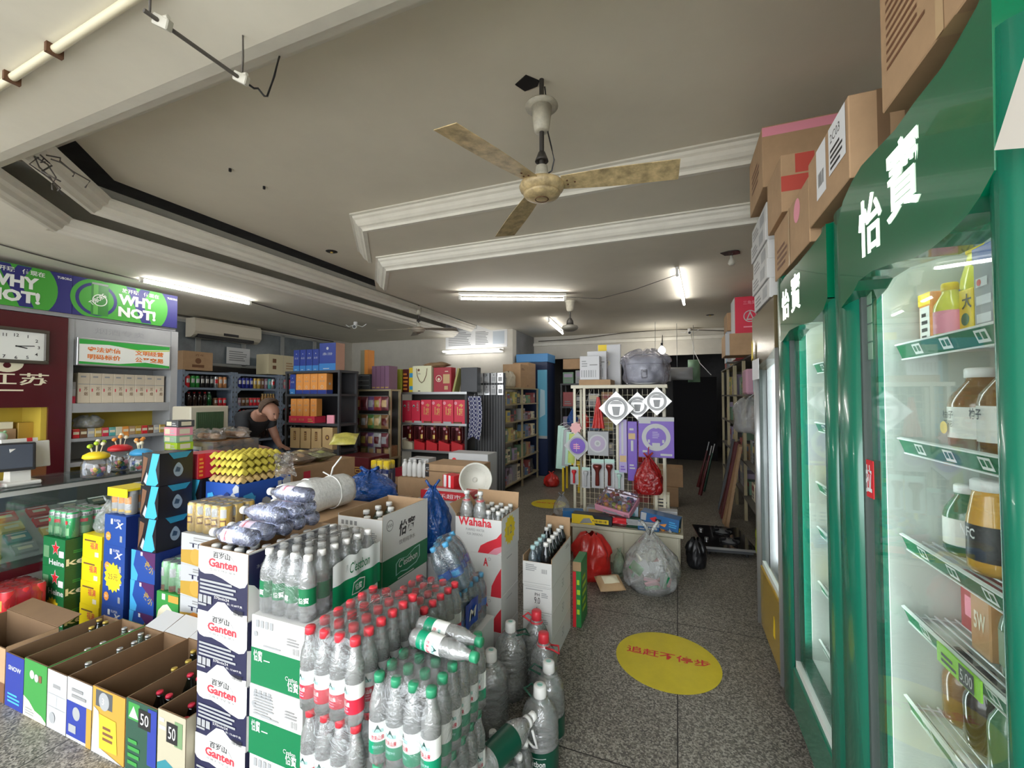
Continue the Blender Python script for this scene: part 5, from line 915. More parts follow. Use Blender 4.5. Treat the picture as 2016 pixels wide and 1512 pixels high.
mb = MB(); mb.face((-.0095, .15, 2.05), (0, .6, 0), (0, 0, .15)); mb.text('烟酒专卖', .1, .5, .4, mat('faint_print', (.29, .30, .31), .5), w=.7); mb.lines(.1, .05, .9, .35, 1, mat('faint_print', (.29, .30, .31), .5)); mb.build('faint_lettering', t)
# green notice
t = thing('notice_sign', 'green bordered notice sign with orange characters above the cigarette cartons', 'sign', (XC + .001, yz_at(148, 700)[0], 1.80))
w = yz_at(333, 700)[0] - yz_at(148, 700)[0]; mb = MB(); mb.box(0, .03, 0, w, 0, .27, STEEL, .004); mb.build('frame', t)
mb = MB(); GG = mat('notice_green', (.03, .34, .05), .4); mb.face((.0305, .015, .015), (0, w - .03, 0), (0, 0, .24)); mb.rect(0, 0, 1, 1, BANW); mb.poly([(0, 1), (0, .8), (.3, .85), (.6, .74), (1, .86), (1, 1)], GG); mb.poly([(0, 0), (0, .1), (.4, .07), (.7, .2), (1, .1), (1, 0)], GG); mb.poly([(.4, .8), (.7, .72), (1, .84), (1, .8), (.7, .68)], LIME)
OR2 = mat('notice_orange', (.75, .19, .02), .5); 
for tx, x, y in (('守法诚信', .08, .5), ('明码标价', .08, .2), ('文明经营', .58, .5), ('公平交易', .58, .2)): mb.text(tx, x, y, .22, OR2, w=.34, bold=.025)
mb.build('printed_panel', t)
# cigarette cartons on the shelf
yb = yz_at(160, 770)[0]; ye = yz_at(330, 770)[0]; n = 8; cw = (ye - yb) / n
def cig(m): m.rect(0, .62, 1, .64, GREY); m.rect(.12, .38, .22, .48, CRIMSON); m.text('苏', .5, .42, .12, BROWN, w=.3); m.text('烟', .5, .25, .12, BROWN, w=.3); m.lines(.2, .85, .8, .95, 1, GREY)
for k in range(n): carton('cigarette_carton', 'cream cigarette carton on the cabinet shelf, %s from the left' % ORD[k], 'carton', (XC - .06, yb + k * cw, 1.431), (cw - .002, .20, .30), mat('cigarette_cream', (.66, .58, .45), .45), fr=cig, rz=math.pi / 2, group='cigarette cartons on the shelf')
for k in range(3): carton('cigarette_carton', 'red and white cigarette carton at the left end of the shelf, ' + ('bottom', 'middle', 'top')[k], 'carton', (XC - .06, yb - .105, 1.431 + k * .07), (.09, .2, .068), DULLW if k else CRIMSON, rz=math.pi / 2, group='red cigarette cartons')
PKC = [RED, BROWN, DULLW, GOLD, CRIMSON, TEAL, CREAM, ORANGE, KRAFT, GOLDC]
for k in range(14):
    y = cy0 + .08 + k * .057; c = PKC[k % 10]; nm = ('red', 'brown', 'white', 'gold', 'crimson', 'teal', 'cream', 'orange', 'tan', 'yellow')[k % 10]
    carton('cigarette_pack', '%s cigarette pack in the lowest lit shelf row, %s from the left' % (nm, ORD[k]), 'cigarette pack', (XC - .05, y, 1.091), (.054, .03, .088), c, fr=lambda m: (m.rect(.1, .4, .9, .7, CREAM), m.rect(0, .85, 1, .87, GOLD)), rz=math.pi / 2, group='cigarette packs on the lower shelf')
tag(inst(bag_mesh(.26, .2, .12, FLOPPY, 9, .2, False), 'plastic_bag', None, (XC - .15, cy0 + .24, 1.18 + 0)), 'pale rolled plastic bag above the cigarette packs', 'plastic bag'); COL.objects[-1].location.z = 1.181
# --- maroon cabinet with clock
my0 = .75
t = thing('wall_cabinet', 'dark maroon glossy cabinet at the left edge under the banner', 'cabinet', (XC + .02, my0, 0)); MW = cy0 - my0 - .002
mb = MB(); mb.box(-.38, 0, 0, MW, 1.40, 2.24, MAROON); mb.box(-.38, 0, MW - .12, MW, 0, 1.40, MAROON); mb.box(-.38, 0, 0, MW - .12, 1.05, 1.10, MAROON); mb.box(-.38, -.35, 0, MW - .12, 0, 1.05, YINT); mb.build('frame', t)
mb = MB(); mb.box(-.37, -.355, 0, MW - .12, 1.10, 1.40, YINT); mb.box(-.36, -.02, MW - .16, MW - .121, 1.10, 1.40, YINT); mb.build('back_panel', t)
mb = MB(); p = yz_at(15, 746, XC + .02); mb.face((.0005, p[0] - my0 - .75, p[1] - .13), (0, 1.0, 0), (0, 0, .26)); mb.text('中国·江苏', .15, .3, .42, CREAM, w=.86, bold=.01); mb.lines(.55, .1, .95, .2, 1, CREAM)
q = yz_at(14, 712, XC + .02); mb.face((.0005, q[0] - my0 - .1, q[1] - .13), (0, .2, 0), (0, 0, .2)); mb.poly([(.5 + .5 * math.cos(a), .6 + .4 * math.sin(a)) for a in [math.pi + math.pi * i / 14 for i in range(15)]], CREAM); mb.disc(.5, .5, .12, MAROON); mb.build('lettering', t)
# clock
cyc = yz_at(38, 680, XC + .05); t = thing('wall_clock', 'square wall clock with dark frame on the maroon cabinet', 'clock', (XC + .021, cyc[0] - .22, cyc[1] - .155)); CWk, CHk = .41, .31
mb = MB(); FR = mat('clock_frame', (.07, .06, .045), .35)
for a in ((0, CWk, 0, .03), (0, CWk, CHk - .03, CHk), (0, .03, .03, CHk - .03), (CWk - .03, CWk, .03, CHk - .03)): mb.box(0, .035, a[0], a[1], a[2], a[3], FR, .005)
mb.build('frame', t); mb = MB(); mb.box(0, .018, .03, CWk - .03, .03, CHk - .03, BANW); mb.face((.018, .03, .03), (0, CWk - .06, 0), (0, 0, CHk - .06))
for k, (x, y) in {12: (.5, .86), 1: (.7, .84), 2: (.86, .70), 3: (.9, .47), 4: (.86, .22), 5: (.7, .1), 6: (.5, .08), 7: (.3, .1), 11: (.3, .84), 10: (.14, .7), 9: (.1, .47), 8: (.14, .22)}.items(): mb.text(str(k), x, y, .11, INK, bold=.01, center=True)
mb.build('dial', t); mb = MB(); mb.face((.0195, .03, .03), (0, CWk - .06, 0), (0, 0, CHk - .06)); mb.poly([(.5, .49), (.82, .53), (.83, .50), (.5, .46)], INK); mb.poly([(.5, .5), (.7, .43), (.69, .40), (.49, .46)], INK); mb.disc(.5, .475, .02, INK); mb.build('hands', t)
# things on the maroon cabinet's shelf
ym = cy0 - .3
carton('box', 'small tan box on the maroon cabinet shelf behind the alarm clock', 'box', (XC - .12, ym - .12, 1.101), (.15, .1, .11), KRAFT, rz=math.pi / 2); carton('box', 'wider tan box at the right of the maroon cabinet shelf', 'box', (XC - .12, ym + .04, 1.101), (.1, .1, .16), GOLDC, rz=math.pi / 2); carton('box', 'cream box stacked on the small tan box in the maroon cabinet', 'box', (XC - .12, ym - .11, 1.212), (.12, .09, .06), CREAM, rz=math.pi / 2)
t = thing('alarm_clock', 'pale green alarm clock with ears on the maroon cabinet shelf', 'alarm clock', (XC - .03, ym - .10, 1.101)); mb = MB(); AG = mat('alarm_green', (.35, .6, .35), .4); mb.at((0, 0, .05), 0, math.pi / 2, 0); mb.lathe([(.03, -.02), (.045, -.012), (.045, .012), (.04, .016)], AG, 20); mb.M = Matrix.Identity(4); mb.build('case', t)
mb = MB(); mb.at((.0165, 0, .05), 0, math.pi / 2, 0); mb.lathe([(.001, 0), (.034, 0), (.034, .001)], BANW, 20); mb.build('dial', t)
for s in (-1, 1): mb = MB(); mb.at((0, s * .03, .09)); mb.lathe([(.006, -.006), (.012, .0), (.009, .008), (.003, .012)], AG, 10); mb.build('bell', t); mb = MB(); mb.cyl((0, s * .02, .012), (0, s * .028, 0), .005, AG, 8); mb.build('foot', t)
# --- glass counter
CX0, CX1, CY0, CY1, CZ = -4.66, -4.1, .45, 3.15, .885
t = thing('glass_counter', 'long glass showcase counter full of cigarette packs along the left', 'counter', (CX1, CY0, 0)); L = CY1 - CY0; W = CX1 - CX0; BASEC = mat('counter_base', (.52, .40, .14), .5, noise=.15); CGL = clear('counter_glass', (.88, .93, .91), .06, (.45, .55, .52), .03, .6); ALU = mat('aluminium_trim', (.62, .63, .60), .35, .5)
mb = MB(); mb.box(-W, 0, 0, L, .0, .30, mat('plinth_grey', (.28, .27, .24), .5)); mb.box(-W, .004, 0, L, .30, .36, MAROON); mb.box(-W, .003, 0, L, .18, .22, BASEC); mb.build('base', t)
mb = MB(); mb.box(-W - .01, .012, 0, L, CZ - .012, CZ, CGL); mb.build('glass_top', t)
mb = MB(); mb.box(-.006, 0, .01, L - .01, .36, CZ - .04, CGL); mb.build('glass_front', t)
mb = MB(); mb.box(-.02, .008, 0, L, CZ - .045, CZ - .012, ALU); mb.box(-W, -W + .02, 0, L, .36, CZ - .012, DKGREY)
for y in (0, L - .025): mb.box(-.03, .006, y, y + .025, .36, CZ - .045, ALU); mb.box(-W, -.03, y, y + .02, .36, CZ - .045, ALU)
mb.build('frame', t)
sl = .55; mb = MB(); mb.at((-.06, .03, .40), 0, sl, 0); mb.box(-.48, 0, 0, L - .06, -.008, 0, DULLW); sb = mb.build('display_shelf', t)
cols = [RED, BLACK, CREAM, GOLD, BROWN, DULLW, NAVY, CRIMSON, DKGREEN, TEALC, GREY, BLACK]; cn = ['red', 'black', 'cream', 'gold', 'brown', 'white', 'navy', 'crimson', 'dark green', 'teal', 'grey', 'black']
rr = random.Random(12); base = Vector((CX1 - .06, CY0 + .03, .40))
pk = {}
for r in range(4):
    for k in range(11):
        c = rr.randrange(12); u = .03 + r * .115; y = .30 + k * .175; p = base + Vector((-u * math.cos(sl), y, u * math.sin(sl) + .001))
        if c not in pk:
            m = MB(); m.box(-.09, 0, 0, .115, 0, .022, cols[c]); m.face((0, 0, .022), (0, .115, 0), (-.09, 0, 0)); m.rect(.2, .3, .8, .6, CREAM if c != 2 else RED); m.rect(.05, .8, .95, .9, SILVER); pk[c] = m.mesh('cigarette_pack')
        o = inst(pk[c], 'cigarette_pack', None, p); o.rotation_euler = (0, sl, 0)
        tag(o, '%s pack in the glass counter, %s row from the bottom, %s from the entrance' % (cn[c], ORD[r], ORD[k]), 'cigarette pack', 'packs in the glass counter')
# --- on the counter
pz = CZ + .001
t = thing('cash_register', 'white two-sided cash register with tilted dark screen on the glass counter', 'cash register', (-4.30, 1.52, pz)); WPL = mat('white_plastic', (.72, .72, .68), .4)
mb = MB(); mb.box(-.10, .10, -.09, .09, 0, .025, WPL, .008); mb.build('base', t)
mb = MB(); mb.prism([(-.05, .02), (.05, .02), (.03, .25), (-.02, .25)], (0, -.05, 0), (1, 0, 0), (0, 0, 1), -.1, WPL); mb.build('stand', t)
mb = MB(); mb.at((.06, -.07, .10), -.42, 0, 1.25); mb.box(-.17, .13, -.02, 0, 0, .20, BLACK, .006); mb.face((-.155, -.0205, .015), (.27, 0, 0), (0, 0, .17)); mb.rect(0, 0, 1, 1, mat('screen_dark', (.05, .06, .08), .15)); mb.build('screen', t)
mb = MB(); mb.at((-.03, .06, .10), -.1, 0, 1.7); mb.box(-.13, .13, 0, .018, 0, .19, WPL, .006); mb.box(-.13, .06, -.004, .018, .19, .215, WPL); mb.box(.0, .03, -.005, .019, .19, .216, RED); mb.build('customer_display', t)
mb = MB(); mb.box(-.11, .06, -.12, -.02, 0, .004, PAPER) ; mb.build('receipt', t)
carton('box', 'pale teal plastic box on the glass counter at the left edge', 'box', (-4.25, 1.08, pz), (.15, .18, .09), TEAL); carton('box', 'small red box on the glass counter behind the teal box', 'box', (-4.35, 1.33, pz), (.1, .08, .05), CRIMSON)
def jar(label, x, y, r, h, lid, body, topper):
    t = thing('candy_jar', label, 'candy jar', (x, y, pz)); mb = MB(); mb.lathe([(r * .8, 0), (r, .015), (r, h * .75), (r * .85, h * .92), (r * .75, h)], body, 20); mb.build('jar', t)
    mb = MB(); rr = random.Random(int(r * 1e4)); 
    for k in range(16): a = rr.uniform(0, 6.28); q = rr.uniform(0, r * .65); mb.at((q * math.cos(a), q * math.sin(a), rr.uniform(.02, h * .65)), rr.uniform(0, 3), rr.uniform(0, 3), 0); mb.box(-.016, .016, -.012, .012, -.012, .012, rr.choice([RED, YELLOW, GREEN, WHITE, PINK, BLUE, BROWN]), .003)
    mb.build('sweets', t)
    mb = MB(); mb.lathe([(r * .8, h), (r * .95, h + .01), (r * .9, h + .03), (r * .5, h + .05), (.01, h + .055)], lid, 20); mb.build('lid', t)
    mb = MB()
    for k in range(7):
        a = rr.uniform(0, 6.28); q = rr.uniform(.2, .7) * r; x, y = q * math.cos(a), q * math.sin(a); zz = h + rr.uniform(.09, .13); mb.cyl((x * .5, y * .5, h + .03), (x, y, zz), .0025, CREAM, 6); mb.at((x, y, zz)); mb.lathe([(.004, -.014), (.014, -.006), (.015, .004), (.008, .015)], topper if k % 3 else CREAM, 10); mb.M = Matrix.Identity(4)
    mb.build('lollipops', t)
CJ = clear('jar_plastic', (.9, .9, .9), .1, (.6, .6, .62), .05, .8)
jar('candy jar with domed yellow lid and lime lollipops on the glass counter', -4.12, 1.87, .085, .14, YELLOW, CJ, LIME); jar('candy jar with red lid behind the yellow-lidded jar', -4.33, 2.12, .085, .16, RED, CJ, ORANGE); jar('candy jar with blue lid and orange sweets next to the black beer packs', -4.12, 2.16, .08, .13, SKY, CJ, ORANGE)
sb2 = [(PURPLE, 'violet', .085), (NAVY, 'navy and pink', .05), (LIME, 'green', .07), (mat('pale_green_box', (.3, .5, .3), .4), 'pale green', .06), (PINK, 'pink', .075), (DKGREY, 'dark grey', .06)]
z = pz
for k, (c, nm, h) in enumerate(sb2): carton('sweet_box', '%s sweet box in the little tower on the counter, %s from the bottom' % (nm, ORD[k]), 'box', (-4.27 + .01 * (k % 2), 2.40 + .006 * (k % 3), z), (.17, .14, h - .001), c, fr=lambda m: (m.rect(.1, .2, .5, .8, CREAM), m.lines(.55, .2, .9, .8, 2, DULLW)), rt=lambda m: (m.rect(.2, .2, .8, .8, CREAM),), group='sweet boxes tower'); z += h
# tub of bread and bags of bread on it
TUB = clear('tub_plastic', (.9, .9, .9), .14, (.7, .7, .72), .08, .7); BREAD = mat('bread_crust', (.34, .16, .06), .7, noise=.35, nscale=18); BREAD2 = mat('bread_pale', (.55, .33, .16), .7, noise=.3, nscale=14)
t = thing('bread_tub', 'clear plastic tub packed with brown bread behind the egg trays', 'tub', (-4.42, 2.66, pz))
mb = MB(); w, d, h = .42, .46, .19
for a in ((0, w, 0, .004), (0, w, d - .004, d), (0, .004, .004, d - .004), (w - .004, w, .004, d - .004)): mb.box(a[0], a[1], a[2], a[3], 0, h, TUB)
mb.box(.004, w - .004, .004, d - .004, 0, .004, TUB)
for a in ((-.008, w + .008, -.008, .0), (-.008, w + .008, d, d + .008), (-.008, 0, 0, d), (w, w + .008, 0, d)): mb.box(a[0], a[1], a[2], a[3], h - .012, h, TUB)
mb.build('tub', t); mb = MB(); mb.box(.1, .26, -.002, -.001, .05, .14, BANW); mb.face((.1, -.002, .05), (.16, 0, 0), (0, 0, .09)); mb.rect(.25, .35, .8, .65, BLUE); mb.rect(.32, .42, .73, .58, BANW); mb.build('label', t)
rr = random.Random(77); bl = MB(); bl.lathe([(.012, -.028), (.034, -.02), (.044, 0), (.036, .02), (.01, .03)], BREAD, 14, sx=1.25); rollm = bl.mesh('bread_roll'); bl = MB(); bl.lathe([(.012, -.028), (.034, -.02), (.044, 0), (.036, .02), (.01, .03)], BREAD2, 14, sx=1.25); rollp = bl.mesh('bread_roll')
n = 0
for lz in range(3):
    for i in range(4):
        for j in range(4):
            if lz < 2 and i not in (3,) and j != 0: continue
            o = inst(rollm if (i + j + lz) % 4 else rollp, 'bread_roll', None, (-4.42 + .063 + i * .098, 2.66 + .055 + j * .114, pz + .036 + lz * .062)); o.rotation_euler.z = rr.uniform(-.3, .3)
            tag(o, 'bread roll in the clear tub behind the egg trays, %s layer, row %s place %s' % (('bottom', 'middle', 'top')[lz], ORD[j], ORD[i]), 'bread roll', 'bread rolls in the tub')
BAGF = clear('bread_bag', (.95, .93, .9), .12, (.75, .7, .65), .12, .8, .9, 20)
for k, (x, y, lab) in enumerate(((-4.24, 2.78, 'bag of bread lying on the bread tub, the one nearest the entrance'), (-4.22, 3.02, 'bag of bread lying at the far end of the bread tub'))):
    t = thing('bread_bag', lab, 'bag of bread', (x, y, pz + .195)); inst(bag_mesh(.36, .2, .1, BAGF, 20 + k, .1, False), 'bag', t)
    for q in range(3): o = inst(rollm if q % 2 else rollp, 'bread_roll', t, (-.09 + q * .09, 0, .034))
# --- behind the counter: louvred box on a little table, man
t = thing('side_table', 'small wooden table behind the glass counter carrying the louvred box', 'table', (-5.05, 2.88, 0)); mb = MB(); mb.box(0, .36, 0, .48, .84, .87, WOOD); mb.build('table_top', t)
for x, y in ((0, 0), (.32, 0), (0, .44), (.32, .44)): mb = MB(); mb.box(x, x + .04, y, y + .04, 0, .84, WOOD); mb.build('leg', t)
t = thing('louvred_box', 'cream framed box with dark green ribbed front behind the bread tub', 'box', (-5.03, 2.905, .871)); mb = MB(); BEI = mat('beige_plastic', (.55, .51, .40), .45); mb.box(0, .30, 0, .41, 0, .52, BEI, .012); mb.build('case', t)
mb = MB(); mb.box(.30, .303, .06, .35, .05, .46, mat('ribbed_green', (.06, .11, .055), .4))
for k in range(14): mb.box(.303, .308, .065 + k * .0205, .075 + k * .0205, .055, .455, mat('ribbed_green', (.06, .11, .055), .4))
mb.build('ribbed_panel', t)
# --- blue-grey plastic shelving with cans
BSH = mat('shelf_blue_grey', (.20, .25, .33), .5); XS = -6.2; ZS = (.30, .56, .82, 1.08, 1.35, 1.62, 1.84)
def blue_unit(label, y0, y1):
    t = thing('shelving_unit', label, 'shelf', (XS, y0, 0)); w = y1 - y0 - .004
    for y in (0, w - .045):
        mb = MB(); mb.box(-.34, 0, y, y + .045, 0, ZS[-1] + .02, BSH, .004); mb.face((.0, y, 0), (0, .045, 0), (0, 0, 1.84))
        for q in range(24): mb.rect(.35, .04 + q * .04, .65, .055 + q * .04, DKGREY); mb.layer = 0
        mb.build('side_panel', t)
    for z in ZS:
        mb = MB(); mb.box(-.34, .002, .045, w - .045, z - .03, z, BSH)
        for a, b, s in ((.045, .095, 1), (w - .045, w - .095, 1)):
            mb.prism([(a, z - .03), (b, z - .03), (a, z - .08)], (-.02, 0, 0), (0, 1, 0), (0, 0, 1), .02 if b > a else -.02, BSH)
            if z < ZS[-1]: mb.prism([(a, z), (b, z), (a, z + .045)], (-.02, 0, 0), (0, 1, 0), (0, 0, 1), -.02 if b > a else .02, BSH)
        mb.build('shelf', t)
    mb = MB(); mb.box(-.34, -.335, .045, w - .045, 0, ZS[-1], BLACK); mb.build('back_panel', t)
UY = [3.69, 4.43, 5.22, 6.0]
for k, nm in enumerate(('nearest the entrance', 'in the middle, behind the man', 'at the back, half hidden by gift boxes')): blue_unit('blue-grey plastic shelving unit of drinks, ' + nm, UY[k], UY[k + 1])
CC = {'red': RED, 'green': mat('can_leaf', (.04, .30, .06), .3, .3), 'black': BLACK, 'orange': mat('can_orange', (.6, .28, .12), .35, .3), 'silver': SILVER, 'navy': mat('can_navy', (.02, .03, .25), .3, .3), 'gold': CANGOLD, 'teal': TEAL, 'mauve': mat('can_mauve', (.3, .18, .25), .4), 'white': DULLW, 'brown': BROWN, 'pink': PINK}
CM = {k: can_mesh('shelf_' + k, .031, .165, v, lambda b, r, h: b.cpatch(r + .0004, -.7, .8, h * .4, h * .75, SILVER if v is not SILVER else RED)) for k, v in CC.items()}
CMS = {k: can_mesh('short_' + k, .031, .125, v, lambda b, r, h: b.cpatch(r + .0004, -.7, .8, h * .4, h * .75, SILVER if v is not SILVER else RED)) for k, v in CC.items()}
def can_row(u, z, seq, where, M, y0=.105):
    for k, c in enumerate(seq):
        if c is None: continue
        t = thing('drink_can', '%s can on the %s, %s from the left' % (c, where, ORD[k]), 'can', (XS - .06, UY[u] + y0 + k * .064, z + .001), group='cans on the ' + where); inst(M[c]['body'], 'can', t); inst(M[c]['lid'], 'lid', t)
can_row(0, 1.62 - 0, [], '', CM); 
can_row(0, ZS[5] - 0, ['red', 'green', 'green', 'black', 'black', 'black', 'silver', 'orange', 'orange'], 'top shelf of the near blue unit', CM)
can_row(1, ZS[5], ['navy', 'navy', 'navy', 'navy', 'gold', 'gold', 'brown', 'mauve', 'teal', 'silver'], 'top shelf of the middle blue unit', CM)
can_row(2, ZS[5], ['pink', 'silver', 'red', 'pink'], 'top shelf of the far blue unit', CM)
can_row(0, ZS[4], [None, None, None, None, None, None, 'brown', 'red', 'red'], 'second shelf of the near blue unit', CMS)
can_row(1, ZS[4], ['mauve', 'brown', 'brown', 'red', 'red', 'red'], 'second shelf of the middle blue unit', CMS)
K_SODA = bottle_meshes('soda_green', .033, .21, clear('soda_green', (.2, .6, .25), .35, (.02, .25, .06), .05, .8), WHITE, None); K_GOLDB = bottle_meshes('amber_small', .022, .19, mat('amber_glass', (.35, .17, .03), .2, coat=.5), mat('foil_gold', (.6, .45, .15), .3, .6), None); K_DARK = bottle_meshes('dark_small', .033, .21, COLA, RED, None)
free_bottle(K_SODA, 'green soda bottle with white cap on the second shelf of the near blue unit', (XS - .06, UY[0] + .40, ZS[4] + .001), name='drink_bottle')
for k in range(5): free_bottle(K_GOLDB, 'small amber bottle with gold foil neck above the man, %s from the left' % ORD[k], (XS - .06, UY[1] + .50 + k * .05, ZS[4] + .001), name='drink_bottle', group='amber bottles in the middle blue unit')
for k in range(4): free_bottle(K_DARK, 'dark drink bottle on the second shelf of the near blue unit, %s from the left' % ORD[k], (XS - .06, UY[0] + .13 + k * .07, ZS[4] + .001), name='drink_bottle', group='dark bottles in the near blue unit')
for u in (0, 1, 2):
    for q, z in enumerate((ZS[3], ZS[2])):
        for k in range(8 if u < 2 else 4):
            if u == 0 and q: continue
            free_bottle(K_DARK, 'dark bottle low in the %s blue unit, %s from the left, %s row' % (('near', 'middle', 'far')[u], ORD[k], ('upper', 'lower')[q]), (XS - .07, UY[u] + .13 + k * .067, z + .001), name='drink_bottle', group='dark bottles low in the blue units')
carton('cardboard_box', 'brown carton on top of the near blue shelving unit', 'cardboard box', (XS - .02, UY[0] + .02, ZS[6] + .021), (.40, .25, .26), KRAFT, fr=lambda m: (m.text('百年', .4, .75, .12, BROWN, w=.3), m.disc(.5, .5, .1, BROWN), m.rect(.3, .15, .7, .3, BROWN)), rz=math.pi / 2)
carton('cardboard_box', 'cream carton with two dark squares on top of the blue shelves', 'cardboard box', (XS - .01, UY[1] + .56, ZS[6] + .021), (.56, .28, .33), mat('cream_card', (.62, .55, .36), .55), fr=lambda m: (m.rect(.14, .58, .26, .78, BROWN), m.rect(.14, .26, .26, .44, BROWN), m.rect(.5, 0, .505, 1, GREY), m.lines(.6, .3, .9, .7, 3, KRAFT)), rz=math.pi / 2)
# dark shutter above shelves, notice, air conditioner
mb = MB(); mb.box(0, .05, 0, 1.9, 0, .27, mat('shutter_dark', (.02, .018, .016), .6)); 
for k in range(6): mb.box(.05, .058, 0, 1.9, .01 + k * .045, .03 + k * .045, mat('shutter_dark', (.02, .018, .016), .6))
tag(mb.build('shutter_box', None, (XL + .002, 3.9, 1.70)), 'dark slatted shutter band on the wall above the blue shelves', 'shutter')
mb = MB(); mb.box(0, .004, 0, .40, 0, .27, PAPER); mb.face((.004, 0, 0), (0, .4, 0), (0, 0, .27)); mb.lines(.1, .2, .9, .85, 5, GREY); tag(mb.build('paper_notice', None, (XL + .058, yz_at(441, 700, XL)[0], 2.03)), 'white paper notice taped below the air conditioner', 'notice')
t = thing('air_conditioner', 'cream wall air conditioner above the blue drink shelves', 'air conditioner', (XL + .06, 4.08, 2.38)); ACW = mat('ac_cream', (.66, .61, .50), .4); L = 1.06
mb = MB(); pr = [(0, 0), (.12, .0), (.18, .03), (.22, .08), (.22, .24), (.19, .28), (0, .28)]; vs = [(x, y, z) for y in (0, L) for x, z in pr]; n = len(pr)
mb.add(vs, [tuple(range(n)), tuple(reversed(range(n, 2 * n)))] + [((i + 1) % n, i, n + i, n + (i + 1) % n) for i in range(n)], ACW); mb.build('casing', t)
mb = MB(); mb.box(.1, .2, .05, L - .12, -.004, .045, BLACK); mb.at((.17, .05, .02), 0, -.7, 0); mb.box(-.03, .03, 0, L - .17, 0, .006, ACW); mb.M = Matrix.Identity(4); mb.build('outlet', t)
mb = MB(); mb.box(.2195, .2215, .42, .66, .06, .10, BLACK); mb.build('display', t)
mb = MB(); mb.tube([Vector((XL + .03, 3.35, 2.62)), Vector((XL + .05, 3.8, 2.69)), Vector((XL + .04, 4.6, 2.685)), Vector((XL + .04, 5.6, 2.68)), Vector((XL + .04, 7.0, 2.66))], .012, WIRE); tag(mb.build('wall_cable', None), 'dark cable along the top of the left wall above the air conditioner', 'cable')
# ================================================================ BEHIND THE WATER: EGGS, MAN, LIQUOR SHELVES, SNACKS
def camo(m):
    m.rect(0, 0, 1, 1, BLUE); r2 = random.Random(4)
    for k in range(16):
        x, y = r2.uniform(0.05, .95), r2.uniform(.1, .9); c = (SKY, DULLW, BXD, DULLW)[k % 4]; m.poly([(min(1, max(0, x + .13 * r2.uniform(.5, 1) * math.cos(a))), min(1, max(0, y + .2 * r2.uniform(.5, 1) * math.sin(a)))) for a in [i * .785 for i in range(8)]], c)
for k in range(4): carton('water_carton', 'blue and white camouflage carton, ' + ('bottom of the stack', 'second of the stack', 'third of the stack', 'topmost, right under the egg trays')[k], 'carton', (-2.905 + .003 * (k % 2), 1.89, k * .235), (.313, .38, .2335), BLUE, fr=camo, rt=lambda m: (camo(m), m.rect(.72, .3, .8, .9, DULLW)), group='camouflage cartons')
EGGY = mat('egg_tray_yellow', (.62, .52, .07), .85, noise=.15, nscale=25); EGGT = mat('egg_tray_tan', (.60, .42, .16), .85, noise=.15, nscale=25)
def egg_tray(label, loc, mt, rz=0.0, down=False):
    n = 6; s = .30; N = 55
    def fn(u, v):
        x, y = u * s, v * s; e = min(u, v, 1 - u, 1 - v); h = .027 * (math.sin(math.pi * n * u) ** 2 * math.sin(math.pi * n * v) ** 2) ** .42
        return (x, y, .004 + h - (.016 * (math.sin(math.pi * n * (u + v)) ** 2) if e < .01 else 0) + .010)
    mb = MB(); mb.grid(fn, N, N, mt); mb.grid(lambda u, v: (fn(1 - u, v)[0], fn(1 - u, v)[1], fn(1 - u, v)[2] - .003), N, N, mt)
    return tag(mb.build('egg_tray', None, loc, rz), label, 'egg tray')
z = .941; egx, egy = -2.895, 1.90
egg_tray('lowest tan egg tray of the pile on the camouflage carton', (egx, egy, z), EGGT)
for k in range(1, 4): egg_tray('yellow egg tray in the pile on the camouflage carton, ' + ('', 'just above the tan one', 'second yellow one', 'topmost')[k], (egx - .012 + .012 * (k % 2), egy + .006 * (k % 3), z + .05 * k), EGGY, .02 * (k % 2))
t = thing('film_wrap', 'crumpled clear film hanging over the right side of the egg trays', 'plastic film', (egx + .31, egy + .05, z)); mb = MB(); r2 = random.Random(2)
mb.grid(lambda u, v: (.02 + .03 * v + .008 * math.sin(9 * u + 5 * v), .16 + u * .16, .16 - .16 * v + .012 * math.sin(11 * u)), 20, 14, FLOPPY); mb.build('film', t)
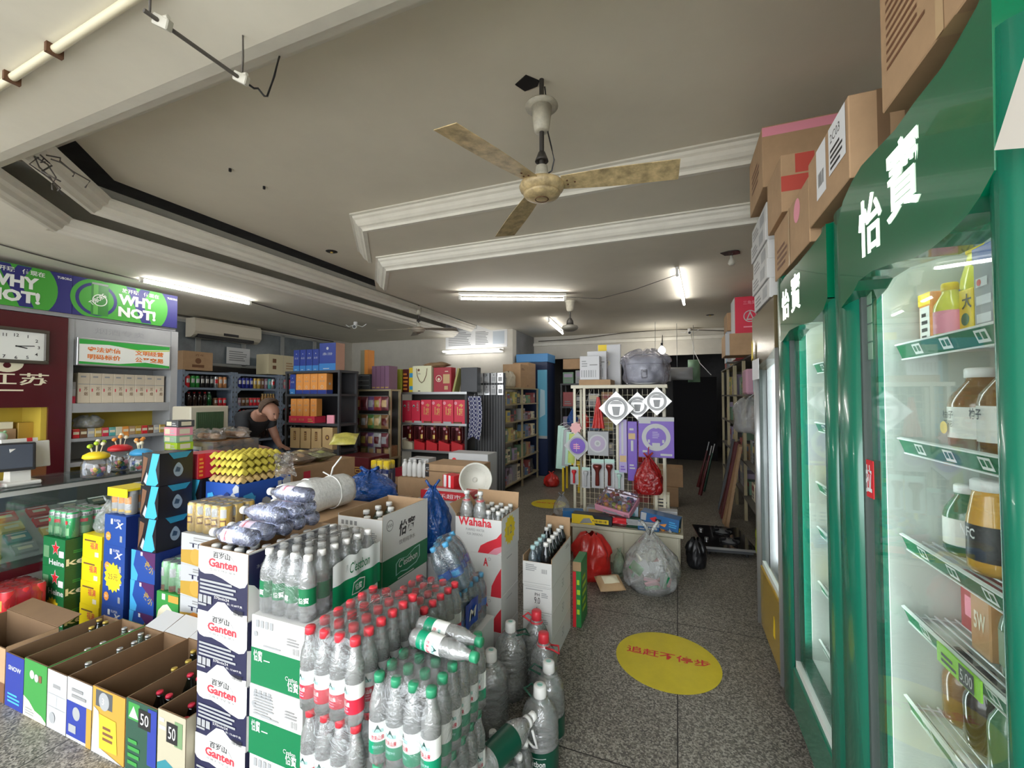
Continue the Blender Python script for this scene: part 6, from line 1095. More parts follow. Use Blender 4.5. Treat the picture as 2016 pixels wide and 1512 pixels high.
# --- rolls of plastic bags on a brown carton
for k in range(2): carton('cardboard_box', 'brown carton under the white bag rolls, ' + ('lower', 'upper')[k], 'cardboard box', (-2.27, 1.72, k * .42), (.52, .45, .4185), KRAFT, rt=lambda m: m.rect(0, .46, 1, .54, CREAM_TAPE), group='brown cartons under the bag rolls')
ROLLM = mat('bag_roll_white', (.70, .71, .70), .35, noise=.12, nscale=60, bump=.25, bscale=60)
def bag_roll(label, p0, p1, r, string):
    p0 = Vector(p0); p1 = Vector(p1); d = p1 - p0; q = d.to_track_quat('Z', 'Y').to_matrix(); L = d.length; t = thing('bag_roll', label, 'roll of plastic bags', p0); r2 = random.Random(int(r * 1e4)); mb = MB(); n = 40; rn = [1 + r2.uniform(-.025, .025) for _ in range(n)]
    prof2 = [(.3, .02), (.7, .004), (.92, 0), (1, .03), (1.02, L * .25), (.97, L * .5), (1.03, L * .7), (1, L - .03), (.9, L), (.6, L - .01), (.2, L - .03)]
    vs = [tuple(q @ Vector((r * f * rn[i] * math.cos(6.2832 * i / n), r * f * rn[i] * math.sin(6.2832 * i / n), zz + r2.uniform(-.006, .006)))) for f, zz in prof2 for i in range(n)]; fs = [(k * n + i, k * n + (i + 1) % n, k * n + n + (i + 1) % n, k * n + n + i) for k in range(len(prof2) - 1) for i in range(n)]
    mb.add(vs, fs + [tuple(reversed(range(n))), tuple(range(len(vs) - n, len(vs)))], ROLLM, True); mb.build('bags', t)
    s = MB(); rr_ = [tuple(q @ Vector((r * 1.02 * math.cos(a), r * 1.02 * math.sin(a), L * .62))) for a in [6.2832 * i / 24 for i in range(25)]]; s.tube(rr_, .004, WHITE)
    if string: top_ = max(rr_, key=lambda p: p[2]); s.tube([top_, (top_[0] + .015, top_[1], top_[2] + .05), (top_[0] + .06, top_[1] + .02, top_[2] + .115)], .005, WHITE); s.tube([top_, (top_[0] - .06, top_[1], top_[2] + .02)], .004, WHITE)
    s.build('string', t)
bag_roll('big white roll of plastic bags tied with string, the front one', (-1.93, 1.76, .838 + .097), (-1.90, 2.08, .838 + .097), .092, True); bag_roll('smaller white roll of plastic bags behind the tied roll', (-2.13, 1.80, .838 + .08), (-2.11, 2.08, .838 + .08), .075, False)
# --- brown cartons with bags of dried food
for k in range(2): carton('cardboard_box', 'long brown carton carrying the bags of dried food, ' + ('lower', 'upper')[k], 'cardboard box', (-3.38, 2.60, k * .455), (.44, .72, .4535), KRAFT, rt=lambda m: (m.rect(.15, .3, .25, .9, CRIMSON), m.rect(0, .46, 1, .5, CREAM_TAPE)), group='brown cartons under the dried food')
def pillow(W, H, T, mt, seed=1, rough=.012, label=None):
    r2 = random.Random(seed); ph = [r2.uniform(0, 6) for _ in range(4)]; mb = MB()
    def sh(u, v, sg):
        e = (math.sin(math.pi * u) * math.sin(math.pi * v)) ** .45 if 0 < u < 1 and 0 < v < 1 else 0; return (u * W - W / 2, sg * (T / 2 * e + rough * e * math.sin(7 * u + ph[0]) * math.sin(9 * v + ph[1])), v * H)
    mb.grid(lambda u, v: sh(u, v, -1), 13, 13, mt); mb.grid(lambda u, v: sh(1 - u, v, 1), 13, 13, mt)
    if label: mb.grid(lambda u, v: (lambda p: (p[0], p[1] - .0015, p[2]))(sh(.2 + .6 * u, .25 + .5 * v, -1)), 9, 9, label)
    return mb
NOOD = mat('noodle_yellow', (.60, .46, .18), .5, noise=.25, nscale=30); DRY = mat('dried_tan', (.42, .28, .16), .6, noise=.35, nscale=25); LEAF = mat('leafy_bag', (.36, .38, .12), .5, noise=.35, nscale=20)
bags = [(-3.26, 2.74, DRY, 'tan'), (-3.05, 2.76, DRY, 'pale tan'), (-3.26, 2.97, NOOD, 'yellowish'), (-3.05, 2.99, LEAF, 'leafy green'), (-3.26, 3.19, NOOD, 'golden')]
for k, (x, y, m, nm) in enumerate(bags):
    t = thing('food_bag', '%s see-through bag of dried food on the long carton, %s from the egg trays' % (nm, ORD[k]), 'bag of food', (x, y, .912 + .045), group='bags of dried food'); b = pillow(.18, .19, .085, m, 30 + k, .01); o = b.build('filling', t, (0, -.1, 0)); o.rotation_euler = (-math.pi / 2 + .0, 0, 0); o.location = (0, -.095, 0)
    b2 = pillow(.2, .21, .089, BAGF, 40 + k, .008); o = b2.build('clear_bag', t); o.rotation_euler = (-math.pi / 2, 0, 0); o.location = (0, -.105, .0)
t = thing('food_bag', 'shiny yellow-topped bag slumped at the aisle end of the dried food', 'bag of food', (-3.03, 3.24, .912 + .12)); b = pillow(.24, .2, .07, mat('shiny_yellow_green', (.5, .45, .1), .3, noise=.3, nscale=20), 51, .012); o = b.build('bag', t); o.rotation_euler = (-1.1, 0, .5)

# --- the man
SKIN = mat('skin', (.36, .185, .125), .6); HAIRM = mat('hair_brown', (.085, .052, .034), .9, noise=.4, nscale=40); SHIRT = mat('black_shirt', (.018, .02, .024), .85); TROU = mat('dark_trousers', (.03, .032, .045), .85)
def skin_mesh(verts, edges, radii, mt, name, root=0, sub=2):
    me = bpy.data.meshes.new(name); me.from_pydata(verts, edges, []); o = bpy.data.objects.new(name, me); COL.objects.link(o); o.modifiers.new('Skin', 'SKIN'); sv = me.skin_vertices[0].data if me.skin_vertices else None
    if sv is None:
        bpy.context.view_layer.objects.active = o; bpy.ops.mesh.customdata_skin_add(); sv = me.skin_vertices[0].data
    for i, r in enumerate(radii): sv[i].radius = r if isinstance(r, tuple) else (r, r)
    sv[root].use_root = True; o.modifiers['Skin'].use_smooth_shade = True; ss = o.modifiers.new('Subdivision', 'SUBSURF'); ss.levels = sub; ss.render_levels = sub
    dg = bpy.context.evaluated_depsgraph_get(); m2 = bpy.data.meshes.new_from_object(o.evaluated_get(dg)); bpy.data.objects.remove(o); bpy.data.meshes.remove(me); m2.materials.clear(); m2.materials.append(mt); m2.name = name; m2.polygons.foreach_set('use_smooth', [True] * len(m2.polygons)); return m2
mx, my = -4.86, 3.61
t = thing('person', 'man with short brown hair in black shirt bending down behind the bread tub', 'person', (mx, my, 0))
V = {}; names = []; pts = []; rad = []; ed = []
def J(n, p, r, to=None):
    names.append(n); pts.append(p); rad.append(r); V[n] = len(pts) - 1
    if to: ed.append((V[to], V[n]))
J('pelvis', (-.10, 0, .90), (.13, .11)); J('waist', (-.03, 0, 1.02), (.125, .10), 'pelvis'); J('chest', (.09, 0, 1.16), (.15, .115), 'waist'); J('shoulders', (.19, 0, 1.26), (.12, .09), 'chest'); J('neck', (.265, 0, 1.305), .058, 'shoulders'); J('skull_base', (.325, 0, 1.335), .068, 'neck'); J('head', (.385, 0, 1.355), (.098, .105), 'skull_base'); J('brow', (.445, 0, 1.33), (.084, .09), 'head'); J('face', (.465, 0, 1.27), (.066, .07), 'brow'); J('chin', (.45, 0, 1.205), (.042, .042), 'face')
for s, n in ((1, 'left'), (-1, 'right')):
    J(n + '_shoulder', (.17, s * .17, 1.24), .062, 'shoulders'); J(n + '_elbow', (.26, s * .21, .98), .045, n + '_shoulder'); J(n + '_wrist', (.42, s * .13, .91), .031, n + '_elbow'); J(n + '_palm', (.49, s * .10, .905), (.034, .022), n + '_wrist')
    for q, (dy, L) in enumerate(((-.026, .075), (-.009, .085), (.009, .08), (.026, .065))): J('%s_f%d' % (n, q), (.525, s * .10 + dy, .90), .0095, n + '_palm'); J('%s_g%d' % (n, q), (.525 + L * .55, s * .10 + dy * 1.1, .888), .0085, '%s_f%d' % (n, q)); J('%s_h%d' % (n, q), (.525 + L, s * .10 + dy * 1.1, .868), .0075, '%s_g%d' % (n, q))
    J(n + '_thumb_a', (.495, s * .06, .90), .011, n + '_palm'); J(n + '_thumb_b', (.53, s * .042, .885), .009, n + '_thumb_a')
    J(n + '_hip', (-.10, s * .09, .84), .095, 'pelvis'); J(n + '_knee', (-.04, s * .10, .47), .062, n + '_hip'); J(n + '_ankle', (-.10, s * .10, .09), .042, n + '_knee'); J(n + '_toe', (.06, s * .115, .04), .04, n + '_ankle')
body = skin_mesh(pts, ed, rad, SKIN, 'body'); inst(body, 'body', t)
shp = [(-.09, 0, .93), (-.03, 0, 1.02), (.09, 0, 1.16), (.19, 0, 1.26), (.235, 0, 1.285), (.17, .17, 1.24), (.225, .195, 1.09), (.17, -.17, 1.24), (.225, -.195, 1.09)]
inst(skin_mesh(shp, [(0, 1), (1, 2), (2, 3), (3, 4), (3, 5), (5, 6), (3, 7), (7, 8)], [(.15, .125), (.15, .125), (.18, .145), (.17, .145), (.115, .105), .09, .08, .09, .08], SHIRT, 'shirt'), 'shirt', t)
trp = [(-.10, 0, .90), (-.10, .09, .84), (-.04, .10, .47), (-.10, .10, .1), (-.10, -.09, .84), (-.04, -.10, .47), (-.10, -.10, .1)]
inst(skin_mesh(trp, [(0, 1), (1, 2), (2, 3), (0, 4), (4, 5), (5, 6)], [(.145, .125), .108, .08, .068, .108, .08, .068], TROU, 'trousers'), 'trousers', t)
hm = MB(); ax = Vector((.402, 0, 1.366))
def hair(u, v):
    a = 2 * math.pi * u; ph = v * (1.62 - .3 * math.cos(a) + .05 * math.sin(17 * a)); d = Vector((math.sin(ph) * math.cos(a), math.sin(ph) * math.sin(a), math.cos(ph))); d = Matrix.Rotation(-.6, 3, 'Y') @ d; k = 1 + .035 * math.sin(23 * a) * math.sin(19 * ph) - (.10 if v > .9 else 0)
    return ax + Vector((d.x * .124 * k, d.y * .113 * k, d.z * .116 * k))
hm.grid(hair, 40, 16, HAIRM, True, True); hm.build('hair', t)
fm = MB()
for s in (-1, 1):
    fm.at((.385, s * .1, 1.30), 0, .4, 0); fm.lathe([(.003, -.012), (.018, -.008), (.022, .0), (.012, .006)], SKIN, 12, sx=1, sy=.5)
fm.M = Matrix.Identity(4); fm.build('ears', t)
fm = MB(); fm.prism([(0, 0), (.03, -.012), (.012, .045)], (.515, -.011, 1.255), (1, 0, -.25), (.15, 0, 1), .022, SKIN); fm.build('nose', t)
fm = MB()
for s in (-1, 1): fm.at((.512, s * .033, 1.295)); fm.lathe([(.002, -.007), (.008, -.004), (.009, .002), (.003, .007)], BLACK, 10); fm.M = Matrix.Identity(4)
fm.box(.50, .508, -.022, .022, 1.228, 1.233, BROWN); fm.build('eyes_and_mouth', t)
# --- liquor shelf with orange and blue gift boxes
DSH = mat('dark_shelf', (.035, .037, .042), .5); OBX = mat('orange_gift', (.66, .27, .06), .45); BBX = mat('blue_gift', (.02, .04, .22), .4); TANB = mat('tan_gift', (.52, .36, .17), .5)
def rack(label, loc, w, d, zs, post=DSH, thick=.03, back=None, lip=None, posts=4, pw=.03):
    t = thing('shelf_rack', label, 'shelf', loc)
    for x, y in ((0, 0), (w - pw, 0), (0, d - pw), (w - pw, d - pw)): mb = MB(); mb.box(x, x + pw, y, y + pw, 0, zs[-1] - thick, post); mb.build('post', t)
    for z in zs:
        mb = MB(); mb.box(-.004, w + .004, -.004, d + .004, z - thick, z, post)
        if lip: mb.box(-.004, w + .004, -.012, -.004, z - .03, z + .004, lip)
        mb.build('shelf', t)
    if back: mb = MB(); mb.box(pw, w - pw, d - .012, d - .005, .1, zs[-1] - thick, back); mb.build('back_panel', t)
    return t
LX, LY = -5.02, 4.30
rack('dark shelf rack of orange and blue liquor gift boxes behind the man', (LX, LY, 0), .95, .34, (.35, .80, 1.14, 1.53, 1.84), back=BLACK)
def fj(m, c=GREYINK): m.text('永汾', .2, .58, .09, c, w=.6, bold=.01); m.disc(.5, .34, .15, DULLW); m.disc(.5, .34, .11, OBX); m.disc(.5, .82, .05, DULLW)
def fb(m): m.text('永汾', .2, .55, .1, DULLW, w=.6); m.disc(.5, .8, .07, DULLW); m.rect(0, 0, 1, .25, mat('blue_fade', (.03, .16, .42), .4)); m.lines(.25, .05, .75, .1, 1, DULLW)
for k in range(4): carton('liquor_box', 'dark blue liquor gift box on the top of the orange shelf, %s from the left' % ORD[k], 'gift box', (LX + .12 + k * .115, LY + .02, 1.8415), (.105, .11, .29), BBX, fr=fb, group='blue liquor boxes on top')
carton('liquor_box', 'large blue liquor gift box right of the four narrow blue boxes', 'gift box', (LX + .60, LY + .0, 1.841), (.28, .16, .36), BBX, fr=fb, rt=lambda m: m.rect(0, 0, 1, 1, mat('salmon_card', (.50, .28, .2), .5)))
carton('liquor_box', 'dark blue liquor gift box at the left end of the upper orange row', 'gift box', (LX + .06, LY + .02, 1.531), (.095, .11, .27), BBX, fr=fb)
for k in range(4): carton('liquor_box', 'orange liquor gift box in the upper row, %s from the left' % ORD[k], 'gift box', (LX + .17 + k * .13, LY + .02, 1.531), (.122 if k < 3 else .15, .11, .272), OBX, fr=lambda m: (fj(m), m.rect(0, 0, 1, .2, BBX)), rt=lambda m: (m.disc(.5, .5, .15, DULLW), m.rect(0, 0, 1, .2, BBX)), group='upper orange liquor boxes')
carton('gift_box', 'long red gift box under the lower orange liquor boxes', 'gift box', (LX + .06, LY + .01, 1.141), (.46, .2, .09), CRIMSON, fr=lambda m: (m.text('贵之家', .1, .3, .35, GOLD, w=.2), m.text('贵之家', .4, .3, .35, GOLD, w=.2), m.lines(.75, .2, .95, .8, 2, GOLD)))
for k in range(4): carton('liquor_box', 'orange liquor gift box in the lower row on the red box, %s from the left' % ORD[k], 'gift box', (LX + .08 + k * .112 + (.02 if k == 3 else 0), LY + .02, 1.2315), (.105, .1, .235), OBX, fr=fj, group='lower orange liquor boxes')
carton('gift_box', 'pink card at the right end of the lower orange shelf', 'gift box', (LX + .72, LY + .02, 1.141), (.1, .03, .11), PINK, rz=.3)
for k in range(3): carton('liquor_box', 'tan liquor gift box with dark window below the orange rows, %s from the left' % ORD[k], 'gift box', (LX + .10 + k * .19, LY + .0, .801), (.17, .14, .27), TANB, fr=lambda m: (m.rect(.38, .4, .62, .85, BROWN), m.lines(.42, .45, .58, .8, 4, GOLD)), rt=lambda m: (m.disc(.5, .6, .15, BROWN), m.disc(.5, .3, .06, BROWN)), group='tan liquor boxes')
carton('liquor_box', 'tan liquor box with dark oval at the right of the tan row', 'gift box', (LX + .67, LY + .0, .801), (.17, .14, .29), TANB, fr=lambda m: (m.disc(.5, .55, .2, BROWN), m.disc(.5, .55, .1, GOLD)))
carton('gift_box', 'olive and orange upright box right of the large blue liquor box', 'gift box', (-4.40, 5.06, 1.8265), (.14, .14, .36), mat('olive_card', (.30, .28, .19), .5), fr=lambda m: m.rect(.55, .0, 1, 1, ORANGE), rt=lambda m: m.rect(0, 0, 1, 1, ORANGE))
# --- snack rack
GP = mat('gold_post', (.42, .36, .22), .4, .3); SX, SY = -4.62, 5.02
rack('gilt shelf rack hung with snack bags between the liquor shelves', (SX, SY, 0), .80, .25, (.35, .62, 1.60), post=GP, thick=.025, back=mat('rack_back', (.05, .045, .04), .7))
for k in range(3): carton('case', 'flat black case stacked on the snack rack, ' + ('bottom', 'middle', 'top')[k], 'case', (SX + .06, SY + .02, 1.601 + k * .075), (.36, .22, .0735), DKGREY, fr=lambda m: (m.rect(.3, .7, .95, .8, GREY), m.rect(.5, .35, .6, .6, BLACK)), group='flat black cases')
for k in range(4): carton('gift_box', 'mauve upright gift box on the snack rack, %s from the left' % ORD[k], 'gift box', (SX + .44 + k * .078, SY + .03, 1.601), (.072, .2, .34), mat('mauve_card', (.20, .10, .17), .45), fr=lambda m: m.rect(.1, .05, .9, .1, GOLD), group='mauve gift boxes')
tag(inst(bag_mesh(.2, .18, .12, mat('lime_grey_bag', (.35, .38, .2), .4, noise=.4, nscale=14), 71, .2, False), 'plastic_bag', None, (SX + .10, SY - .10, 1.625)), 'lime and grey crumpled bag at the left corner of the snack rack', 'plastic bag'); COL.objects[-1].location = (SX + .12, SY - .115, 1.44)
SN = [mat('snack_red', (.35, .05, .05), .3, noise=.4, nscale=25), mat('snack_green', (.08, .20, .06), .3, noise=.4, nscale=25), mat('snack_maroon', (.16, .04, .05), .3, noise=.4, nscale=25), mat('snack_olive', (.25, .24, .08), .3, noise=.4, nscale=25), mat('snack_purple', (.15, .08, .2), .3, noise=.4, nscale=25), mat('snack_brown', (.25, .13, .06), .3, noise=.4, nscale=25), mat('snack_silver', (.4, .4, .4), .25, noise=.3, nscale=25)]
SNN = ['red', 'green', 'maroon', 'olive', 'purple', 'brown', 'silver']
def strip(label, x, y, z0, n, m, w=.10, h=.085):
    t = thing('snack_strip', label, 'snack strip', (x, y, z0)); pm = pillow(w, h, .03, m, int(x * -100), .003, None).mesh('packet')
    for k in range(n): inst(pm, 'packet', t, ((k % 2) * .004, 0, -(k + 1) * h))
    mb = MB(); mb.tube([(0, .012, .02), (0, .012, -n * h)], .002, GREY); mb.build('hanging_cord', t)
strip('hanging strip of red snack packets at the left of the snack rack', SX + .06, SY - .09, 1.50, 9, SN[0], .13); strip('hanging strip of maroon snack packets beside the red strip', SX - .06, SY - .06, 1.42, 7, SN[2], .10); strip('hanging strip of green snack packets right of the red strip', SX + .19, SY - .07, 1.52, 9, SN[1], .09)
k = 0
for r, z in enumerate((1.50, 1.24, .98)):
    mb = MB(); mb.cyl((.03, 0, z), (.77, 0, z), .006, STEEL, 8); tag(mb.build('hanger_rail', None, (SX, SY - .025, .0)), 'thin steel rail holding the %s row of snack bags' % ('top', 'middle', 'bottom')[r], 'rail')
    for c in range(5):
        m = (3 * r + 2 * c + (r + c) // 3) % 7; o = pillow(.13, .20, .05, SN[m], 90 + k, .006, [TANB, MARB, GREY, mat('snack_label', (.35, .26, .06), .4)][k % 4]).build('snack_bag', None, (SX + .27 + c * .118, SY - .05 - .012 * (c % 2), z - .205)); k += 1
        tag(o, '%s snack bag hanging in the %s row, %s from the left' % (SNN[m], ('top', 'middle', 'bottom')[r], ORD[c]), 'snack bag', 'hanging snack bags')
for c in range(5): carton('snack_box', '%s snack box on the bottom shelf of the snack rack, %s from the left' % (SNN[(c * 3) % 7], ORD[c]), 'box', (SX + .08 + c * .14, SY + .05, .621), (.13, .165, .16), SN[(c * 3) % 7], fr=lambda m: m.rect(.2, .3, .8, .7, TANB))
# --- red liquor shelf
RX, RY = -4.02, 5.50
rack('dark display shelf of red liquor boxes in the middle of the shop', (RX, RY, 0), 1.17, .36, (.25, .685, 1.095, 1.56), post=DSH, back=mat('rack_back', (.05, .045, .04), .7), lip=STEEL)
SCR = mat('scarlet_gift', (.66, .03, .07), .4)
for k in range(2): carton('liquor_box', 'scarlet liquor box with white lettering on the red shelf, %s' % ('left', 'right')[k], 'gift box', (RX + .04 + k * .165, RY + .02, 1.096), (.155, .12, .34), SCR, fr=lambda m: (m.disc(.3, .75, .13, DULLW), m.disc(.3, .73, .08, DKGREEN), m.text('今世缘', .62, .5, .45, DULLW, w=.22)), group='white lettered scarlet boxes')
for k in range(4): carton('liquor_box', 'scarlet liquor box with gold characters, %s from the left' % ORD[k], 'gift box', (RX + .38 + k * .19, RY + .02, 1.096), (.18, .12, .35), SCR, fr=lambda m: (m.text('今', .45, .68, .16, GOLD, w=.4, bold=.02), m.text('世', .45, .50, .14, GOLD, w=.36, bold=.02), m.text('缘', .45, .34, .14, GOLD, w=.36, bold=.02), m.rect(.3, .36, .36, .7, GOLD), m.disc(.16, .86, .14, PINK)), group='gold lettered scarlet boxes')
for k in range(6): carton('sample_tray', 'low pale tray lying before the scarlet boxes, %s from the left' % ORD[k], 'tray', (RX + .10 + k * .17, RY + .0005 - .0, 1.096), (.13, .018, .028), [mat('salmon_card', (.50, .28, .2), .5), DULLW, BROWN][k % 3])
K_LIQ = bottle_meshes('liquor', .033, .25, mat('red_glass', (.16, .015, .015), .15, coat=.6), GOLD, lambda l, r, h: l.cpatch(r + .001, -2.2, -.9, h * .2, h * .45, GOLD), .016, .03)
for k in range(5):
    t = thing('liquor_box', 'open-fronted liquor box with a gold-labelled bottle and red foot, %s from the left' % ORD[k], 'gift box', (RX + .05 + k * .215, RY + .02, .686), group='bottle display boxes')
    mb = MB(); w = .185; mb.box(0, w, .1, .12, 0, .36, MARB); mb.box(0, .008, .0, .1, .17, .36, MARB); mb.box(w - .008, w, 0, .1, .17, .36, MARB); mb.box(.008, w - .008, 0, .1, .35, .36, MARB); mb.face((0, .0995, .17), (w, 0, 0), (0, 0, .18)); mb.disc(.2, .85, .13, PINK); mb.build('backing', t)
    mb = MB(); vs = [(0, -.004, 0), (w, -.004, 0), (w, .1, 0), (0, .1, 0), (0, -.004, .15), (w, -.004, .10), (w, .1, .10), (0, .1, .15)]; mb.add(vs, [(3, 2, 1, 0), (4, 5, 6, 7), (0, 1, 5, 4), (1, 2, 6, 5), (2, 3, 7, 6), (3, 0, 4, 7)], CREAM if k == 0 else RED); mb.build('foot', t)
    bo = inst(K_LIQ['body'], 'bottle', t, (w * .6, .05, .12)); inst(K_LIQ['cap'], 'cap', bo); inst(K_LIQ['label'], 'label', bo)
# what stands on top of the red shelf
carton('gift_box', 'lime green upright box at the left end on top of the red shelf', 'gift box', (RX - .14, RY + .02, 1.561), (.155, .12, .36), mat('lime_card', (.48, .55, .07), .45), fr=lambda m: m.rect(.45, .3, .55, .8, MGREEN))
carton('gift_box', 'dark red patterned box between the lime box and the cream bag', 'gift box', (RX + .03, RY + .04, 1.561), (.11, .12, .36), MARB, fr=lambda m: m.lines(.1, .1, .9, .9, 5, ORANGE))
carton('gift_box', 'yellow and blue striped narrow box behind the cream gift bag', 'gift box', (RX + .145, RY + .04, 1.561), (.09, .12, .38), YELLOW, fr=lambda m: (m.rect(.1, .1, .9, .25, SKY), m.rect(.1, .6, .9, .78, SKY)))
t = thing('gift_bag', 'pale cream gift bag with dark cord handle on the red shelf', 'gift bag', (RX + .24, RY + .0, 1.561)); CRB = mat('cream_bag', (.72, .72, .50), .5); mb = MB(); mb.box(0, .33, 0, .12, 0, .40, CRB, .003); mb.face((0, 0, 0), (.33, 0, 0), (0, 0, .4)); mb.disc(.33, .84, .06, BROWN); mb.lines(.3, .68, .45, .74, 2, GREYINK); mb.rect(.3, .03, .42, .06, INK); mb.build('bag', t)
mb = MB(); mb.tube([(.07, -.004, .36), (.09, -.012, .25), (.13, -.014, .17), (.17, -.014, .14), (.21, -.014, .17), (.25, -.012, .26), (.26, -.004, .36)], .004, BROWN); mb.build('handle', t)
carton('gift_box', 'red gift box with round window beside the cream bag', 'gift box', (RX + .60, RY + .02, 1.561), (.30, .14, .37), mat('deep_red_gift', (.33, .015, .03), .4), fr=lambda m: (m.disc(.3, .55, .17, CREAM), m.disc(.3, .55, .14, mat('deep_red_gift', (.33, .015, .03), .4)), m.disc(.3, .52, .07, CREAM), m.rect(.55, .35, .92, .72, TANB), m.rect(.62, .1, .82, .25, TANB), m.lines(.65, .82, .9, .88, 1, CREAM)))
mb = MB(); mb.at((RX + .93, RY + .05, 1.562), 0, .25, 0); mb.box(-.03, .0, 0, .16, 0, .36, mat('olive_board', (.32, .30, .10), .5)); tag(mb.build('board', None), 'olive board leaning beside the red gift box', 'board'); 
carton('case', 'large flat black case at the right end on top of the red shelf', 'case', (RX + 1.04, RY + .06, 1.561), (.27, .12, .36), mat('case_black', (.018, .02, .026), .35))
t = thing('food_bag', 'brown bag of bread lying on the gift boxes above the red shelf', 'bag of food', (RX + .62, RY + .09, 1.932 + .03)); b = pillow(.42, .16, .08, mat('brown_rolls', (.30, .19, .10), .6, noise=.4, nscale=20), 61, .012); o = b.build('bag', t); o.rotation_euler = (-math.pi / 2, 0, 0); o.location = (0, -.08, .012)
# checked cloth hanging at the right end
t = thing('checked_cloth', 'navy and white checked cloth hanging at the right end of the red shelf', 'cloth', (RX + 1.26, RY + .05, 1.50)); CK1 = mat('check_navy', (.03, .035, .12), .8); CK2 = mat('check_white', (.45, .46, .52), .8); mb = MB()
nu, nv = 16, 30
for i in range(nu):
    for j in range(nv):
        f = lambda u, v: (-.09 + .20 * u + .03 * math.sin(v * 3) - .02 * v, .018 * math.sin(u * 14 + v) - .012, -.58 * v - (.12 * v * abs(u - .5)))
        mb.add([f(i / nu, j / nv), f((i + 1) / nu, j / nv), f((i + 1) / nu, (j + 1) / nv), f(i / nu, (j + 1) / nv)], [(3, 2, 1, 0)], CK2 if (i % 3 == 0) != (j % 3 == 0) else CK1, True)
mb.build('cloth', t); mb = MB(); mb.tube([(.0, .0, -.01), (.0, .04, .05), (-.06, .06, .06)], .004, STEEL); mb.build('hook', t)
# wall poster behind
mb = MB(); mb.box(0, 1.36, -.01, 0, 0, .62, PAPER); mb.face((0, -.01, 0), (1.36, 0, 0), (0, 0, .62)); mb.lines(.03, .66, .1, .9, 6, GREY); mb.lines(.13, .66, .2, .9, 6, GREY); mb.rect(.22, .62, .52, .92, GREYINK); mb.rect(.225, .63, .515, .91, PAPER); mb.text('心新意', .25, .7, .1, GREY, w=.2)
for k in range(6): mb.rect(.6 + k * .06, .72 - .01 * k, .64 + k * .06, .8 - .01 * k, GREYINK if k < 2 else GREY); mb.layer -= 1
mb.layer += 1; mb.lines(.05, .1, .45, .55, 8, GREY); mb.lines(.5, .1, .72, .55, 9, GREY); mb.rect(.78, .1, .96, .5, mat('poster_blue', (.5, .56, .62), .5)); mb.rect(.0, .93, .3, 1, TEAL)
tag(mb.build('notice_board', None, (-4.42, YB - .002, 2.46)), 'large white printed notice board on the back wall above a tube light', 'notice')
# ================================================================ MIDDLE: CARTONS AND BAGS BEHIND THE WATER, LONG WIRE SHELF
BLUEB = clear('blue_plastic_bag', (.10, .35, .75), .45, (.01, .10, .42), .15, .6, .9, 16); REDB = mat('red_plastic_bag', (.50, .02, .015), .3, noise=.25, nscale=9, bump=.6, bscale=14, coat=.2)
carton('cardboard_box', 'white carton under the tall blue bag behind the opened green and white carton', 'cardboard box', (-1.485, 2.07, 0), (.245, .27, .60), DULLW)
tag(inst(bag_mesh(.22, .24, .36, BLUEB, 13, .2), 'plastic_bag', None, (-1.365, 2.20, .601)), 'tall blue plastic bag between the opened carton and the red-lettered carton', 'plastic bag')
carton('cardboard_box', 'brown carton under the low blue bag behind the bag rolls', 'cardboard box', (-2.34, 2.30, 0), (.5, .4, .76), KRAFT)
tag(inst(bag_mesh(.40, .34, .20, BLUEB, 14, .25), 'plastic_bag', None, (-2.08, 2.50, .761)), 'low blue plastic bag behind the tied bag roll', 'plastic bag')
K_WB = bottle_meshes('milk_white', .026, .16, mat('milk_white', (.72, .72, .7), .35), WHITE, None)
carton('cardboard_box', 'white carton right behind the red-lettered carton carrying the white basket', 'cardboard box', (-1.82, 2.70, 0), (.56, .43, .74), DULLW, fr=lambda m: m.lines(.1, .7, .4, .85, 2, GREY))
carton('red_box', 'flat red printed box with white characters lying on the white carton', 'box', (-1.80, 2.73, .741), (.40, .16, .06), mat('banner_red', (.50, .02, .03), .4), fr=lambda m: m.text('大家乐超市', .1, .2, .55, PAPER, w=.75), tp=lambda m: m.rect(.05, .1, .95, .6, PAPER))
carton('red_box', 'red and white striped box standing beside the white basket', 'box', (-1.71, 2.90, .741), (.12, .10, .15), RED, fr=lambda m: (m.rect(.1, 0, .35, 1, PAPER), m.rect(.55, 0, .75, 1, PAPER)), rz=-.3)
carton('cardboard_box', 'brown carton with black CF print behind the red printed box', 'cardboard box', (-2.03, 3.15, .0), (.48, .3, .92), KRAFT, fr=lambda m: (m.rect(0, .88, .08, 1, BLACK), m.text('CF', .01, .92, .05, DULLW, w=.06), m.rect(0, .93, 1, .94, KRAFT_IN)))
t = thing('basket', 'white slatted plastic basket tipped on its side behind the red-lettered carton bottles', 'basket', (-1.46, 2.96, .741 + .115)); BW = mat('basket_white', (.70, .69, .62), .4); mb = MB(); mb.at((0, 0, 0), 1.35, 0, .5); mb.lathe([(.085, 0), (.09, .004), (.115, .11), (.125, .115), (.12, .12), (.11, .113), (.085, .006), (.02, .003)], BW, 30, capb=False, capt=False)
for i in range(30): a = 6.2832 * i / 30; mb.tube([(.086 * math.cos(a), .086 * math.sin(a), 0), (.117 * math.cos(a), .117 * math.sin(a), .112)], .0035, DKGREY if i % 2 else BW, 4)
mb.build('basket', t); mb = MB(); mb.at((0, 0, 0), 1.35, 0, .5); mb.lathe([(.001, -.002), (.083, -.002), (.085, .0)], BW, 24); mb.lathe([(.02, -.004), (.028, -.006), (.036, -.004)], GREY, 20, capb=False, capt=False); mb.build('base_disc', t)
